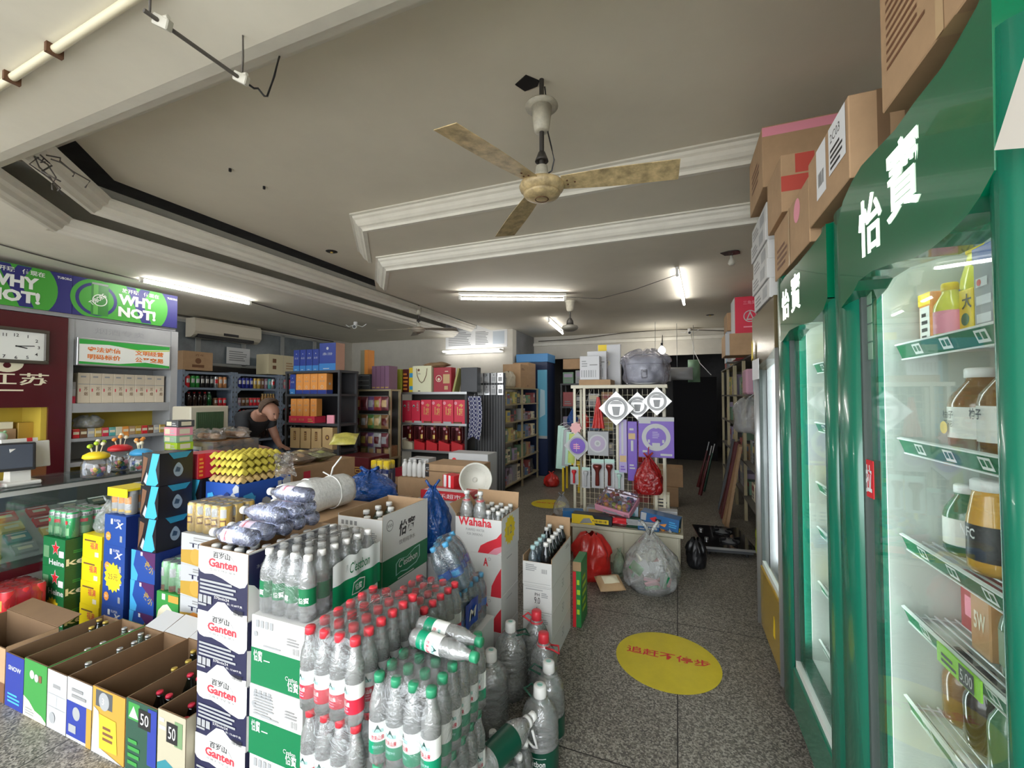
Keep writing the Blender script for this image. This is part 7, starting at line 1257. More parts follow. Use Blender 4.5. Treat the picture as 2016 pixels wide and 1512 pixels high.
carton('cardboard_box', 'brown carton under the yellow and blue bundle below the red liquor shelf', 'cardboard box', (-2.95, 3.30, 0), (.46, .42, .66), KRAFT); carton('cardboard_box', 'brown carton under the white handled box below the red liquor shelf', 'cardboard box', (-2.47, 3.36, 0), (.42, .38, .74), KRAFT)
t = thing('bottle_bundle', 'film-wrapped bundle of yellow-topped blue packets below the red shelf', 'bundle', (-2.78, 3.34, .661)); 
for i in range(3):
    for j in range(2): mb = MB(); mb.box(0, .07, 0, .06, 0, .14, BXD, .01); mb.box(.004, .066, .004, .056, .14, .22, YELLOW, .01); mb.box(.0, .07, -.001, .0, .04, .10, DULLW); mb.build('packet', t, (i * .073, j * .063, 0))
inst(film_mesh(.225, .13, .225, FILM, 5), 'shrink_film', t, (-.003, -.003, 0))
carton('white_box', 'white box with black handle slot below the red shelf', 'box', (-2.44, 3.50, .741), (.22, .14, .16), DULLW, fr=lambda m: (m.rect(.35, .55, .65, .95, BLACK), m.lines(.35, .3, .65, .45, 2, GREY)))
for k in range(5): free_bottle(K_WB, 'small white bottle in front of the white handled box, %s from the left' % ORD[k], (-2.43 + k * .056, 3.42, .741), name='milk_bottle', group='small white bottles')
carton('white_box', 'white and red box beside the basket below the red shelf', 'box', (-1.98, 3.46, .0), (.40, .2, .98), DULLW, fr=lambda m: m.disc(.15, .93, .06, RED))
carton('red_carton', 'dark red carton on the floor below the snack rack', 'cardboard box', (-4.05, 4.25, 0), (.5, .4, .74), MARB, fr=lambda m: m.text('福', .4, .6, .25, GOLD)); carton('red_carton', 'red carton on the floor between the snack rack and the red shelf', 'cardboard box', (-3.5, 4.7, 0), (.44, .4, .55), mat('deep_red_gift', (.33, .015, .03), .4))
# --- long wire shelf running into the shop
WX, WY = -2.86, 5.90; WZ = (.14, .48, .80, 1.10, 1.38, 1.64)
t = rack('long gilt wire shelf of household goods running towards the back', (WX, WY, 0), .44, 1.66, WZ, post=GP, thick=.022)
for y in (.80,): 
    for x in (0, .41): mb = MB(); mb.box(x, x + .03, y, y + .03, 0, 1.618, GP); mb.build('post', t)
t = thing('mesh_panel', 'dark mesh end panel of the wire shelf facing the entrance', 'panel', (WX - .0, WY - .035, 0)); mb = MB(); mb.box(0, .46, 0, .02, .05, 1.85, mat('panel_dark', (.03, .032, .035), .6)); mb.build('panel', t)
mb = MB()
for k in range(10): mb.cyl((.02 + k * .045, -.006, .1), (.02 + k * .045, -.006, 1.8), .003, GREY, 5)
mb.build('wires', t)
SGC = [(DULLW, 'white'), (GREY, 'grey'), (mat('dusty_blue', (.12, .22, .38), .5), 'blue'), (DKGREY, 'dark grey'), (mat('dusty_green', (.16, .28, .18), .5), 'green'), (CREAM, 'cream'), (mat('dusty_red', (.35, .08, .08), .5), 'red'), (KRAFT, 'tan'), (mat('lilac', (.36, .30, .42), .5), 'lilac'), (mat('straw', (.5, .42, .14), .5), 'straw yellow')]
SHN = ('lowest', 'second lowest', 'third', 'fourth', 'highest')
rr = random.Random(31)
def goods(m): m.rect(.1, .55, .9, .85, SGC[rr.randrange(10)][0]); m.lines(.15, .15, .85, .45, 2, GREYINK, .5, rr.randrange(99))
for si in range(5):
    y = WY + .05; n = 0
    while y < WY + 1.45 and n < 14:
        w = rr.uniform(.08, .15); gap = WZ[si + 1] - WZ[si] - .03; h = rr.uniform(.35, .85) * gap; c = rr.randrange(10)
        if WY + .79 - w < y < WY + .84: y = WY + .84
        if (n + si) % 4 == 3:
            o = pillow(w, h, .07, SGC[c][0], n + si * 20, .008).build('household_packet', None, (WX + .37, y + w / 2, WZ[si] + .001), math.pi / 2); tag(o, '%s soft packet, %s level of the wire shelf, %s from near end' % (SGC[c][1], SHN[si], ORD[n]), 'packet')
        else: carton('household_box', '%s box, %s level of the wire shelf, %s from near end' % (SGC[c][1], SHN[si], ORD[n]), 'box', (WX + .42, y, WZ[si] + .001), (w, .15, h), SGC[c][0], fr=goods, rz=math.pi / 2)
        y += w + .008; n += 1
carton('cardboard_box', 'tall brown carton on top of the wire shelf', 'cardboard box', (WX + .42, WY + .75, 1.641), (.46, .32, .40), KRAFT, fr=lambda m: (m.lines(.1, .75, .45, .85, 2, BROWN), m.rect(.5, 0, .53, 1, CREAM_TAPE), m.disc(.8, .1, .04, BROWN)), rz=math.pi / 2)
carton('cardboard_box', 'second brown carton farther back on top of the wire shelf', 'cardboard box', (WX + .40, WY + 1.22, 1.641), (.40, .30, .46), KRAFT, fr=lambda m: m.rect(0, .5, 1, .53, CREAM_TAPE), rz=math.pi / 2)
tag(inst(bag_mesh(.22, .26, .26, mat('cream_sack', (.48, .43, .33), .6, noise=.15, bump=.4), 23, .1, False), 'plastic_bag', None, (WX + .28, WY + .55, 1.641)), 'cream sack on top of the wire shelf before the cartons', 'bag')
for k in range(8):
    x = WX + .02 + (k % 4) * .11; z = 1.52 + (k // 4) * .18; o = MB(); o.box(0, .09, 0, .006, 0, .15, SILVER if k % 2 else DULLW); o.face((0, 0, 0), (.09, 0, 0), (0, 0, .15)); o.rect(.15, .15, .85, .6, GREY); o.disc(.5, .8, .1, DKGREY)
    tag(o.build('blister_card', None, (x, WY - .058 - .005 * (k % 3), z)), 'grey blister card hung on the dark mesh panel, %s row, %s from the left' % (('lower', 'upper')[k // 4], ORD[k % 4]), 'blister card', 'blister cards on the mesh panel')
tag(inst(bag_mesh(.34, .3, .22, FLOPPY, 27, .15, False), 'plastic_bag', None, (WX + .2, WY + .20, 1.641)), 'clear bag of silvery packets heaped at the near end of the wire shelf top', 'plastic bag')
# tall blue cooler and the clutter round it
BC = mat('cooler_blue', (.02, .09, .25), .35); t = thing('tall_cooler', 'tall blue cooler with sky blue poster at the end of the wire shelf', 'cooler', (-2.90, 7.70, 0)); mb = MB(); mb.box(0, .62, 0, .5, 0, 2.30, mat('cooler_navy', (.008, .02, .07), .4), .01); mb.build('cabinet', t); mb = MB(); mb.box(-.01, .63, -.02, .5, 2.15, 2.31, mat('cooler_top', (.06, .25, .55), .4), .008); mb.build('header', t)
mb = MB(); mb.face((.42, -.001, .7), (.19, 0, 0), (0, 0, 1.3)); mb.rect(0, 0, 1, 1, mat('poster_sky', (.12, .42, .62), .4)); mb.poly([(.2, .3), (.8, .35), (.75, .7), (.3, .72)], mat('poster_pale', (.45, .65, .75), .4)); mb.rect(0, .0, 1, .04, DULLW); mb.build('poster', t)
rack('dark back shelf of goods left of the hanging display', (-2.15, 8.15, 0), 1.05, .4, (.4, .85, 1.3, 1.75), post=DKGREY)
for k in range(16):
    c = SGC[(k * 7) % 10]; si = k // 4; carton('household_box', '%s box on the dark back shelf, %s level, %s from the left' % (c[1], ('lowest', 'second', 'third', 'top')[si], ORD[k % 4]), 'box', (-2.10 + (k % 4) * .25, 8.15, (.4, .85, 1.3, 1.75)[si] + .001), (.21, .2, .22 + .03 * (k % 3)), c[0], fr=goods)
for k in range(2): carton('cardboard_box', 'brown carton on top of the dark back shelf boxes, ' + ('left', 'right')[k], 'cardboard box', (-2.10 + k * .48, 8.16, 2.031), (.44, .3, .2), KRAFT)
t = thing('yellow_stool', 'yellow-legged stool standing between the wire shelf and the display', 'stool', (-1.72, 6.55, 0)); mb = MB(); mb.box(0, .3, 0, .3, .42, .45, YELLOW, .01); mb.build('seat', t)
for x, y in ((.01, .01), (.26, .01), (.01, .26), (.26, .26)): mb = MB(); mb.box(x, x + .03, y, y + .03, 0, .42, YELLOW); mb.build('leg', t)
for k, (x, y, z, c, nm) in enumerate(((-1.62, 6.9, 1.02, BLUEB, 'pale blue'), (-1.42, 6.9, .98, REDB, 'dark red'))):
    t = thing('hanging_bag', '%s bag hanging between the blue cooler and the hanging display' % nm, 'bag', (x, y, z)); inst(bag_mesh(.17, .15, .26, c, 140 + k, .2), 'bag', t); mb = MB(); mb.tube([(0, 0, .25), (0, .3, .5), (0, 1.262, .83 + .04 * k)], .004, GREY); mb.build('cord', t)
tag(inst(bag_mesh(.26, .24, .22, REDB, 33, .2), 'plastic_bag', None, (-1.98, 6.9, .0)), 'red bag on the floor behind the yellow stool', 'plastic bag')
# ================================================================ RIGHT MIDDLE: HANGING DISPLAY, CABINET OF TOYS, AISLE
DX0, DX1, DY = -1.00, -.11, 4.30; RACKW = mat('rack_cream', (.62, .58, .45), .45)
# low white cabinet
t = thing('low_cabinet', 'low cream cabinet piled with toys in front of the hanging display', 'cabinet', (-.93, 3.93, 0)); mb = MB(); CABC = mat('cabinet_cream', (.58, .55, .43), .5, noise=.06); mb.box(0, .94, .015, .62, .0, .285, CABC); mb.build('carcass', t)
mb = MB(); mb.box(-.015, .965, -.01, .64, .285, .315, CABC, .006); mb.build('worktop', t)
for k in range(2): mb = MB(); mb.box(.01 + k * .465, .465 + k * .465, 0, .0145, .02, .28, CABC, .003); d = mb.build('door', t)
mb = MB(); mb.face((.63, -.0005, .22), (.10, 0, 0), (0, 0, .03)); mb.poly([(0, .9), (1, .9), (.95, .2), (.85, .1), (.82, .5), (.6, .1), (.3, .5), (.05, .6)], BLACK); mb.rect(0, .85, 1, 1, SILVER); mb.build('handle', d)
ct = .316
# wire display frame standing on the cabinet
t = thing('display_rack', 'cream wire display rack hung with lamps and torches on the low cabinet', 'display rack', (DX0, DY, ct)); W = DX1 - DX0; Hh = 1.60 - ct
for x in (0, .10, .43, W - .10, W - .025): mb = MB(); mb.box(x, x + .025, 0, .022, 0, Hh - .02, RACKW); mb.build('post', t)
mb = MB(); mb.box(-.02, W + .02, -.02, .34, Hh - .02, Hh + .012, RACKW); mb.build('top_shelf', t)
for x in (0, W - .025): mb = MB(); mb.box(x, x + .025, .31, .332, 0, Hh - .02, RACKW); mb.build('post', t)
mb = MB()
for k in range(19): mb.cyl((.02 + k * (W - .04) / 18, .028, .02), (.02 + k * (W - .04) / 18, .028, Hh - .03), .0022, RACKW, 5)
for k in range(22): mb.cyl((.0, .03, .04 + k * .055), (W, .03, .04 + k * .055), .0022, RACKW, 5)
mb.build('wire_grid', t)
def onD(x, y, dy=0): p = onY(x, y, DY - dy); return p
FOIL = mat('foil_card', (.55, .55, .54), .3, .3, noise=.08, nscale=30)
def hook(t, z): mb = MB(); mb.tube([(0, -.0, z), (0, .03, z + .012), (0, .05, z + .005)], .003, STEEL); mb.build('hook', t)
def diamond(label, x, y, s, m, disc, dy=.05, ring=True):
    p = onD(x, y, dy); t = thing('lamp_box', label, 'lamp box', p); h = s * .7071; mb = MB(); mb.prism([(0, -h), (h, 0), (0, h), (-h, 0)], (0, .0, 0), (1, 0, 0), (0, 0, 1), -.035, m); mb.face((-h, -.0, -h), (2 * h, 0, 0), (0, 0, 2 * h))
    mb.disc(.5, .5, .33, DULLW if m is FOIL else GREY, 28); mb.disc(.5, .5, .28, disc, 28)
    if ring: mb.disc(.5, .5, .24, FOIL, 28); mb.poly([(.42, .3), (.58, .3), (.62, .55), (.38, .55)], GREY); mb.poly([(.3, .62), (.7, .62), (.6, .72), (.4, .72)], DULLW)
    else: mb.lines(.35, .4, .6, .6, 3, PINK); mb.rect(.45, .3, .47, .6, DULLW)
    mb.build('card', t); hook(t, h * .9)
diamond('left foil diamond lamp card at the top of the hanging display', 1213, 804, .235, FOIL, GREY, .12); diamond('middle foil diamond lamp card at the top of the hanging display', 1255, 799, .19, FOIL, GREY, .032); diamond('right foil diamond lamp card at the top right of the hanging display', 1293, 790, .19, FOIL, DULLW, .075)
diamond('purple round lamp card turned as a diamond at the left of the display', 1137, 878, .20, DULLW, PURPLE, .05, False)
def hung_box(label, x0, y0, x1, y1, m, pr, d=.05, dy=.06, nm='lamp_box', cat='lamp box'):
    a = onD(x0, y1, dy); b = onD(x1, y0, dy); w, h = b.x - a.x, b.z - a.z; t = thing(nm, label, cat, a); mb = MB(); mb.box(0, w, 0, d - .005, 0, h, m, .003); mb.face((0, 0, 0), (w, 0, 0), (0, 0, h)); pr(mb); mb.build('box', t)
    mb = MB(); mb.tube([(w / 2, .004, h - .004), (w / 2, d * .6, h + .012), (w / 2, dy + .02, h + .006)], .003, STEEL); mb.build('hook', t); return t
def fanbox(m): m.disc(.48, .5, .43, DULLW, 28); m.disc(.48, .5, .36, mat('lilac', (.36, .30, .42), .5), 28); m.disc(.48, .5, .15, DULLW, 20); m.disc(.48, .5, .08, GREY)
hung_box('square lilac lamp card with pale rings beside the purple diamond', 1157, 850, 1198, 896, GREY, fanbox)
LAV = mat('lavender_card', (.36, .30, .55), .45)
hung_box('tall pale purple tube lamp box in the middle of the display', 1219, 826, 1234, 930, LAV, lambda m: (m.rect(.3, .35, .55, .95, DULLW), m.rect(.1, .2, .9, .32, TANB), m.lines(.2, .05, .8, .15, 2, PURPLE)), dy=.07)
hung_box('tall deep purple tube lamp box right of the pale one', 1236, 830, 1254, 946, PURPLE, lambda m: (m.rect(.1, .7, .8, .8, TANB), m.lines(.2, .85, .8, .92, 1, DULLW), m.rect(.35, .5, .6, .68, DULLW), m.lines(.2, .2, .8, .3, 2, DULLW)), dy=.065)
def ringlamp(m):
    m.rect(0, .90, 1, 1, DULLW); m.rect(.02, .84, .35, .9, DULLW); m.disc(.5, .5, .40, DULLW, 36); m.disc(.5, .5, .28, PURPLE, 36); m.rect(.39, .2, .61, .36, DULLW); m.rect(.27, .36, .33, .44, DULLW); m.rect(.67, .36, .73, .44, DULLW); m.rect(.46, .72, .54, .82, DULLW); m.lines(.40, .48, .6, .66, 4, LAV); m.rect(.12, .12, .25, .17, DULLW); m.rect(.62, .05, .94, .1, DULLW)
hung_box('large purple ring lamp box at the right of the display', 1257, 822, 1327, 899, PURPLE, ringlamp, .05, .07)
def torch(label, x0, y0, x1, y1, col, colm, big):
    a = onD(x0, y1, .06); b = onD(x1, y0, .06); w, h = b.x - a.x, b.z - a.z; t = thing('torch', label, 'torch', a); mb = MB(); mb.box(0, w, .022, .026, 0, h, DULLW); mb.face((0, .022, 0), (w, 0, 0), (0, 0, h)); mb.rect(0, .86, 1, 1, mat('mint', (.42, .62, .55), .5)); mb.build('backing_card', t)
    mb = MB(); mb.at((w / 2, .0, 0)); r = w * (.36 if big else .28); mb.lathe([(r * .45, h * .1), (r * .5, h * .14), (r * .42, h * .55), (r * .6, h * .63), (r, h * .72), (r, h * .80), (r * .8, h * .83)], colm, 16); mb.M = Matrix.Identity(4); mb.build('torch_body', t)
    mb = MB(); mb.tube([(w / 2, .024, h - .008), (w / 2, .05, h + .008), (w / 2, .085, h)], .0028, STEEL); mb.build('hook', t)
DRED = mat('dark_red_metal', (.18, .03, .025), .25, .4)
torch('large dark red torch on a white card, the left of the pair', 1164, 905, 1188, 961, 'dark red', DRED, True); torch('large dark red torch on a white card, the right of the pair', 1190, 905, 1209, 961, 'dark red', DRED, True)
torch('small red torch in its pack at the lower left of the display', 1122, 920, 1138, 954, 'red', RED, False); torch('small white torch with red rings on a mint card', 1145, 921, 1161, 961, 'white', DULLW, False); torch('small mint green torch right of the large torches', 1210, 927, 1228, 965, 'mint', mat('mint', (.42, .62, .55), .5), False)
p = onD(1132, 843, .04); t = thing('flower_hook', 'pink flower shaped plastic hook on the left post of the display', 'hook', p); mb = MB(); mb.prism([(.055 * (1 + .12 * math.cos(8 * a)) * math.cos(a), .055 * (1 + .12 * math.cos(8 * a)) * math.sin(a)) for a in [6.2832 * i / 48 for i in range(48)]], (0, .035, 0), (1, 0, 0), (0, 0, 1), -.03, mat('flower_pink', (.72, .38, .38), .5)); mb.build('flower', t)
# red net bag, red bag, mint sleeves
p = onD(1178, 843, .05); t = thing('red_bag', 'narrow red folded bag hanging at the upper left of the display', 'bag', p); mb = MB(); mb.grid(lambda u, v: ((u - .5) * .125 * (1 - .8 * v), -.01 - .012 * math.sin(u * 22) * (1 - v) - .01 * math.sin(3.1416 * u), v * .31), 24, 10, REDB); mb.grid(lambda u, v: ((.5 - u) * .125 * (1 - .8 * v), .012, v * .31), 6, 4, REDB); mb.build('bag', t); hook(t, .31)
REDT = clear('thin_red_bag', (.85, .12, .10), .55, (.45, .015, .015), .12, .6, .9, 18)
p = onD(1277, 972, .16); t = thing('red_bag', 'knotted shiny red bag of goods hanging at the lower right of the display', 'bag', p); inst(bag_mesh(.25, .15, .34, REDT, 44, .2), 'bag', t); mb = MB()
for k in range(5): mb.at((random.Random(k).uniform(-.06, .06), random.Random(k + 9).uniform(-.02, .03), .05 + .03 * k)); mb.lathe([(.005, -.03), (.03, -.015), (.032, .012), (.01, .03)], [DRED, RED, MARB][k % 3], 12)
mb.M = Matrix.Identity(4); mb.build('goods', t); mb = MB(); mb.tube([(0, 0, .33), (0, .05, .42), (0, .165, .42)], .004, REDB); mb.build('handle', t)
MINTC = mat('mint_cloth', (.40, .58, .50), .6); 
for k in range(5):
    p = onY(1100 + k * 6, 838 + 4 * k, DY + .13 - k * .034); t = thing('sleeve_cover', '%s plastic sleeve hanging left of the display, %s from the left' % (('mint', 'mint', 'pale grey', 'mint', 'yellow green')[k], ORD[k]), 'sleeve', p, group='hanging sleeves'); o = pillow(.07, .46 - .04 * k, .02, [MINTC, MINTC, GREY, MINTC, mat('soft_lime', (.42, .52, .12), .6)][k], 200 + k, .006).build('sleeve', t); o.location = (0, 0, -.46 + .04 * k); o.rotation_euler.y = .06
    mb = MB(); mb.tube([(0, 0, 0), (.05, .02, .03), (.12 - k * .02, .02 + k * .01, .03)], .003, STEEL); mb.build('hook', t)
# on the top shelf of the display
tz = ct + Hh + .013
carton('cardboard_box', 'flat tan carton under the white boxes on top of the display', 'cardboard box', (-.94, DY + .0, tz), (.32, .3, .055), KRAFT)
def pipebox(m): m.lines(.1, .55, .4, .85, 3, GREY); m.rect(.5, .6, .9, .64, GREYINK); m.bars(.08, .1, .9, .4, GREY, 7)
for k in range(2): carton('white_box', 'white printed box on the flat tan carton, %s' % ('front', 'rear')[k], 'box', (-.93 + .05 * k, DY + .0 + .13 * k, tz + .056), (.20, .12, .24 + .06 * k), mat('off_white_card', (.62, .62, .64), .5), fr=pipebox, rt=pipebox, group='white boxes on the display')
carton('white_box', 'taller white box with yellow sticker behind the printed boxes', 'box', (-.80, DY + .305, tz), (.24, .08, .44), mat('off_white_card', (.62, .62, .64), .5), fr=lambda m: (m.rect(.02, .85, .4, 1, YELLOW), m.disc(.4, .55, .15, CREAM)))
t = thing('rice_cooker', 'big grey electric rice cooker wrapped in clear film on top of the display', 'rice cooker', (-.30, DY + .17, tz)); CK = mat('cooker_grey', (.40, .42, .45), .35); mb = MB(); mb.lathe([(.15, 0), (.17, .02), (.185, .14), (.188, .20), (.182, .205)], CK, 32, sy=.85); mb.build('body', t)
mb = MB(); mb.lathe([(.186, .206), (.184, .225), (.165, .262), (.11, .285), (.01, .292)], mat('cooker_lid', (.48, .50, .53), .3), 32, sy=.85); mb.build('lid', t)
mb = MB(); mb.at((.0, -.158, .08)); mb.box(-.032, .032, -.012, .02, -.02, .07, DKGREY, .012); mb.box(-.018, .018, -.016, -.01, -.006, .04, DULLW, .004); mb.build('control_panel', t)
mb = MB(); mb.tube([(-.12, -.12, .02), (-.06, -.17, .012), (.06, -.17, .012), (.12, -.12, .02)], .006, DULLW); mb.tube([(-.14, -.09, .27), (-.1, -.02, .305), (.1, -.02, .305), (.14, -.09, .27)], .008, CK); mb.build('handle', t)
inst(bag_mesh(.44, .36, .36, clear('lilac_film', (.94, .94, .98), .16, (.7, .68, .85), .12, .8, .9, 16), 66, .1, False), 'clear_film', t)
# --- toys on the cabinet
def putz(x, y): return onz(x, y, ct)
TG = 'in the heap on the low cabinet'
t = thing('toy_box', 'pink toy set box with clear lid of coloured balls leaning on the cabinet', 'toy', (-.74, 4.06, ct + .11)); t.rotation_euler = (.42, .12, -.25); mb = MB(); mb.box(0, .34, 0, .26, 0, .06, mat('toy_pink', (.72, .32, .42), .45), .004); mb.face((0, 0, 0), (.34, 0, 0), (0, 0, .06)); mb.lines(.25, .3, .8, .7, 2, TEAL); mb.bars(.85, .2, .96, .7, INK, 8); mb.build('tray', t)
mb = MB(); r2 = random.Random(8)
for k in range(26): mb.at((r2.uniform(.04, .30), r2.uniform(.04, .22), .062 + r2.uniform(0, .02))); mb.lathe([(.004, -.02), (.02, -.008), (.02, .008), (.004, .02)], [ORANGE, YELLOW, SKY, GREY, PINK, LIME, RED][k % 7], 10)
mb.M = Matrix.Identity(4); mb.build('coloured_balls', t); mb = MB(); mb.box(.006, .334, .006, .254, .0605, .105, clear('toy_lid', (.95, .9, .92), .1, (.8, .6, .65), .08, .8), .012); mb.build('clear_lid', t)
carton('toy_box', 'blue toy drill box leaning at the right end of the cabinet', 'toy', (-.33, 3.98, ct + .05), (.33, .14, .11), mat('toy_blue', (.02, .12, .32), .4), fr=lambda m: (m.rect(.02, .35, .16, .95, DULLW), m.poly([(.25, .6), (.4, .85), (.5, .5), (.35, .4)], RED), m.poly([(.5, .3), (.7, .5), (.66, .2)], ORANGE), m.rect(.4, .5, .55, .7, BLACK), m.lines(.75, .3, .95, .8, 3, SKY)), rz=-.15); bpy.data.objects[COL.objects[-1].name].rotation_euler = (0, .12, -.15)
carton('toy_box', 'purple flat box lying under the blue toy drill box', 'toy', (-.50, 4.0, ct), (.40, .2, .04), PURPLE)
carton('toy_box', 'small white and blue box standing behind the purple flat box', 'toy', (-.47, 4.12, ct + .041), (.12, .09, .11), mat('pale_blue_card', (.45, .58, .66), .5), fr=lambda m: (m.disc(.5, .4, .25, TEAL), m.rect(.2, .75, .6, .9, YELLOW)))
carton('toy_box', 'yellow and black tool box at the front left of the cabinet', 'toy', (-.935, 3.94, ct), (.37, .12, .085), mat('tool_black', (.02, .03, .035), .4), fr=lambda m: (m.poly([(0, 0), (0, 1), (.52, 1), (.58, .6), (.52, .5), (.6, 0)], YELLOW), m.poly([(.2, .05), (.3, .6), (.45, .7), (.52, .2)], GREY), m.rect(.55, .2, .92, .65, YELLOW), m.bars(.58, .3, .9, .55, BLACK, 9)))
carton('toy_box', 'bright blue box tipped on the left end of the cabinet', 'toy', (-1.05, 4.05, ct), (.2, .12, .07), mat('bright_blue', (.02, .16, .42), .4), rz=.25); carton('cardboard_box', 'brown carton on the floor under the tipped blue box', 'cardboard box', (-1.20, 4.0, 0), (.25, .4, .3), KRAFT_IN)
for k, (x, w, c, nm) in enumerate(((-.56, .11, MARB, 'dark red'), (-.44, .10, DKGREEN, 'dark green'))): o = pillow(.2, .10, .07, mat('toy_' + nm.replace(' ', '_'), c.node_tree.nodes['Principled BSDF'].inputs[0].default_value[:3], .2, noise=.5, nscale=25, coat=.5), 300 + k, .01, RED if k == 0 else GREY).build('toy_pack', None, (x + .06, 3.975 - .0, ct + .001)); o.rotation_euler = (-.25, 0, 0); tag(o, '%s shiny toy pack at the front of the cabinet heap' % nm, 'toy')
carton('toy_box', 'blue box with white window at the front right of the cabinet', 'toy', (-.34, 3.945, ct), (.18, .07, .075), mat('toy_blue', (.02, .12, .32), .4), fr=lambda m: (m.rect(0, .5, 1, 1, DULLW), m.rect(.35, .6, .8, .85, GREY), m.disc(.55, .25, .06, DULLW), m.disc(.7, .27, .06, DULLW), m.disc(.85, .29, .06, DULLW), m.lines(.08, .15, .4, .35, 1, DULLW)))
for k, (x, y, c, nm) in enumerate(((-.13, 3.99, ORANGE, 'orange and brown'), (-.07, 3.965, DULLW, 'white and red'), (-.015, 3.98, YELLOW, 'yellow and white'))):
    t = thing('toy_figure', '%s little toy bird at the right front corner of the cabinet' % nm, 'toy', (x, y, ct)); mb = MB(); mb.lathe([(.012, 0), (.026, .015), (.024, .04), (.012, .055)], c, 14); mb.build('body', t); mb = MB(); mb.at((0, 0, .065)); mb.lathe([(.004, -.014), (.016, -.005), (.015, .008), (.004, .015)], [BROWN, DULLW, DULLW][k], 12); mb.M = Matrix.Identity(4); mb.cyl((0, -.012, .065), (0, -.026, .062), .005, ORANGE, 8, .001); mb.build('head', t)
for k in range(4):
    c = SGC[(k * 3 + 1) % 10]; carton('toy_box', '%s box at the back of the cabinet heap, %s from the left' % (c[1], ORD[k]), 'toy', (-.84 + k * .22, 4.17, ct + (0.0)), (.17, .11, .10 + .03 * (k % 2)), c[0], fr=goods)
carton('toy_box', 'cream box with black print behind the red hanging bag', 'toy', (-.22, 4.33 + .03, ct), (.14, .12, .24), CREAM, fr=lambda m: m.lines(.15, .5, .85, .9, 3, INK), rt=lambda m: m.lines(.15, .5, .85, .9, 3, INK))
tag(inst(bag_mesh(.16, .14, .2, FLOPPY, 81, .3), 'plastic_bag', None, (-1.10, 4.20, .301)), 'clear knotted bag beside the left end of the display', 'plastic bag')
# --- bags on the floor before the cabinet
tag(inst(bag_mesh(.30, .26, .36, REDB, 91, .15, False), 'plastic_bag', None, (-.68, 3.56, .0)), 'bulging red plastic bag on the floor against the cabinet', 'plastic bag')
t = thing('plastic_bag', 'large clear knotted bag of rubbish on the floor by the aisle', 'plastic bag', (-.21, 3.52, 0)); inst(bag_mesh(.41, .36, .43, clear('rubbish_bag', (.97, .98, .97), .24, (.9, .92, .9), .12, .8, 1.0, 14), 93, .35), 'bag', t)
mb = MB(); r2 = random.Random(5)
for k in range(16): mb.at((r2.uniform(-.13, .13), r2.uniform(-.1, .1), r2.uniform(.04, .2)), r2.uniform(0, 3), r2.uniform(0, 3), 0); mb.box(-.05, .05, -.04, .04, -.008, .008, [mat('faded_red', (.38, .08, .08), .5), GREEN, DULLW, PINK, GREY, MGREEN, CREAM, GREY][k % 8], .004)
mb.M = Matrix.Identity(4); mb.build('rubbish', t)
o = pillow(.20, .16, .09, mat('tan_pack', (.50, .33, .18), .4, noise=.15), 95, .01, CREAM).build('food_pack', None, (-.46, 3.27, .045)); o.rotation_euler = (-1.25, 0, .5); tag(o, 'tan packet lying on the floor before the clear rubbish bag', 'packet')
tag(inst(bag_mesh(.10, .14, .2, clear('green_tint_bag', (.85, .92, .85), .3, (.35, .45, .3), .12, .7, 1, 14), 97, .25), 'plastic_bag', None, (-.47, 3.70, 0)), 'small greenish clear bag between the red bag and the rubbish bag', 'plastic bag')
tag(inst(bag_mesh(.16, .2, .24, BLACK, 98, .2, False), 'plastic_bag', None, (.14, 4.12, 0)), 'black bag on the floor at the right end of the cabinet', 'plastic bag')
# --- floor stickers
def sticker(label, x, y, r, txt):
    mb = MB(); mb.lathe([(.001, .0), (r, .0), (r, .0012)], mat('sticker_yellow', (.62, .50, .015), .45, noise=.12, nscale=6), 64, False)
    if txt: mb.face((-r, -r, .0012), (2 * r, 0, 0), (0, 2 * r, 0)); mb.text('追赶不停步', .10, .50, .12, RED, w=.80, bold=.015)
    return tag(mb.build('floor_sticker', None, (x, y, .0005)), label, 'sticker')
sticker('big round yellow floor sticker with red characters in the right aisle', -.07, 2.61, .282, True); sticker('far yellow floor sticker half hidden by the cabinet heap', -1.69, 5.74, .24, True)
# --- gas stove on the floor
t = thing('gas_stove', 'black glass two-burner gas stove on the floor by the right shelves', 'gas stove', (.22, 4.42, 0), .12); GB = mat('stove_glass', (.012, .012, .014), .12, coat=.5)
mb = MB(); mb.box(0, .46, 0, .72, .07, .085, GB, .004); mb.build('glass_top', t); mb = MB(); mb.box(.03, .43, .03, .69, .03, .0695, DKGREY, .004); mb.build('body', t); mb = MB(); mb.box(-.002, .462, -.006, .002, .068, .088, SILVER); mb.build('front_trim', t)
for x in (.05, .38):
    for y in (.06, .64): mb = MB(); mb.cyl((x, y, 0), (x, y, .031), .014, BLACK); mb.build('foot', t)
for k, y in enumerate((.22, .52)):
    mb = MB(); mb.at((.27, y, .085)); mb.lathe([(.085, 0), (.09, .006), (.085, .012), (.05, .014), (.045, .022), (.02, .024)], DKGREY, 24); 
    for a in range(4): mb.at((.27, y, .085), 0, 0, a * math.pi / 2 + .4); mb.box(.04, .11, -.004, .004, .0, .034, BLACK)
    mb.M = Matrix.Identity(4); mb.build('burner', t)
    mb = MB(); mb.cyl((.06, y, .086), (.06, y, .105), .02, SILVER, 16); mb.build('knob', t)
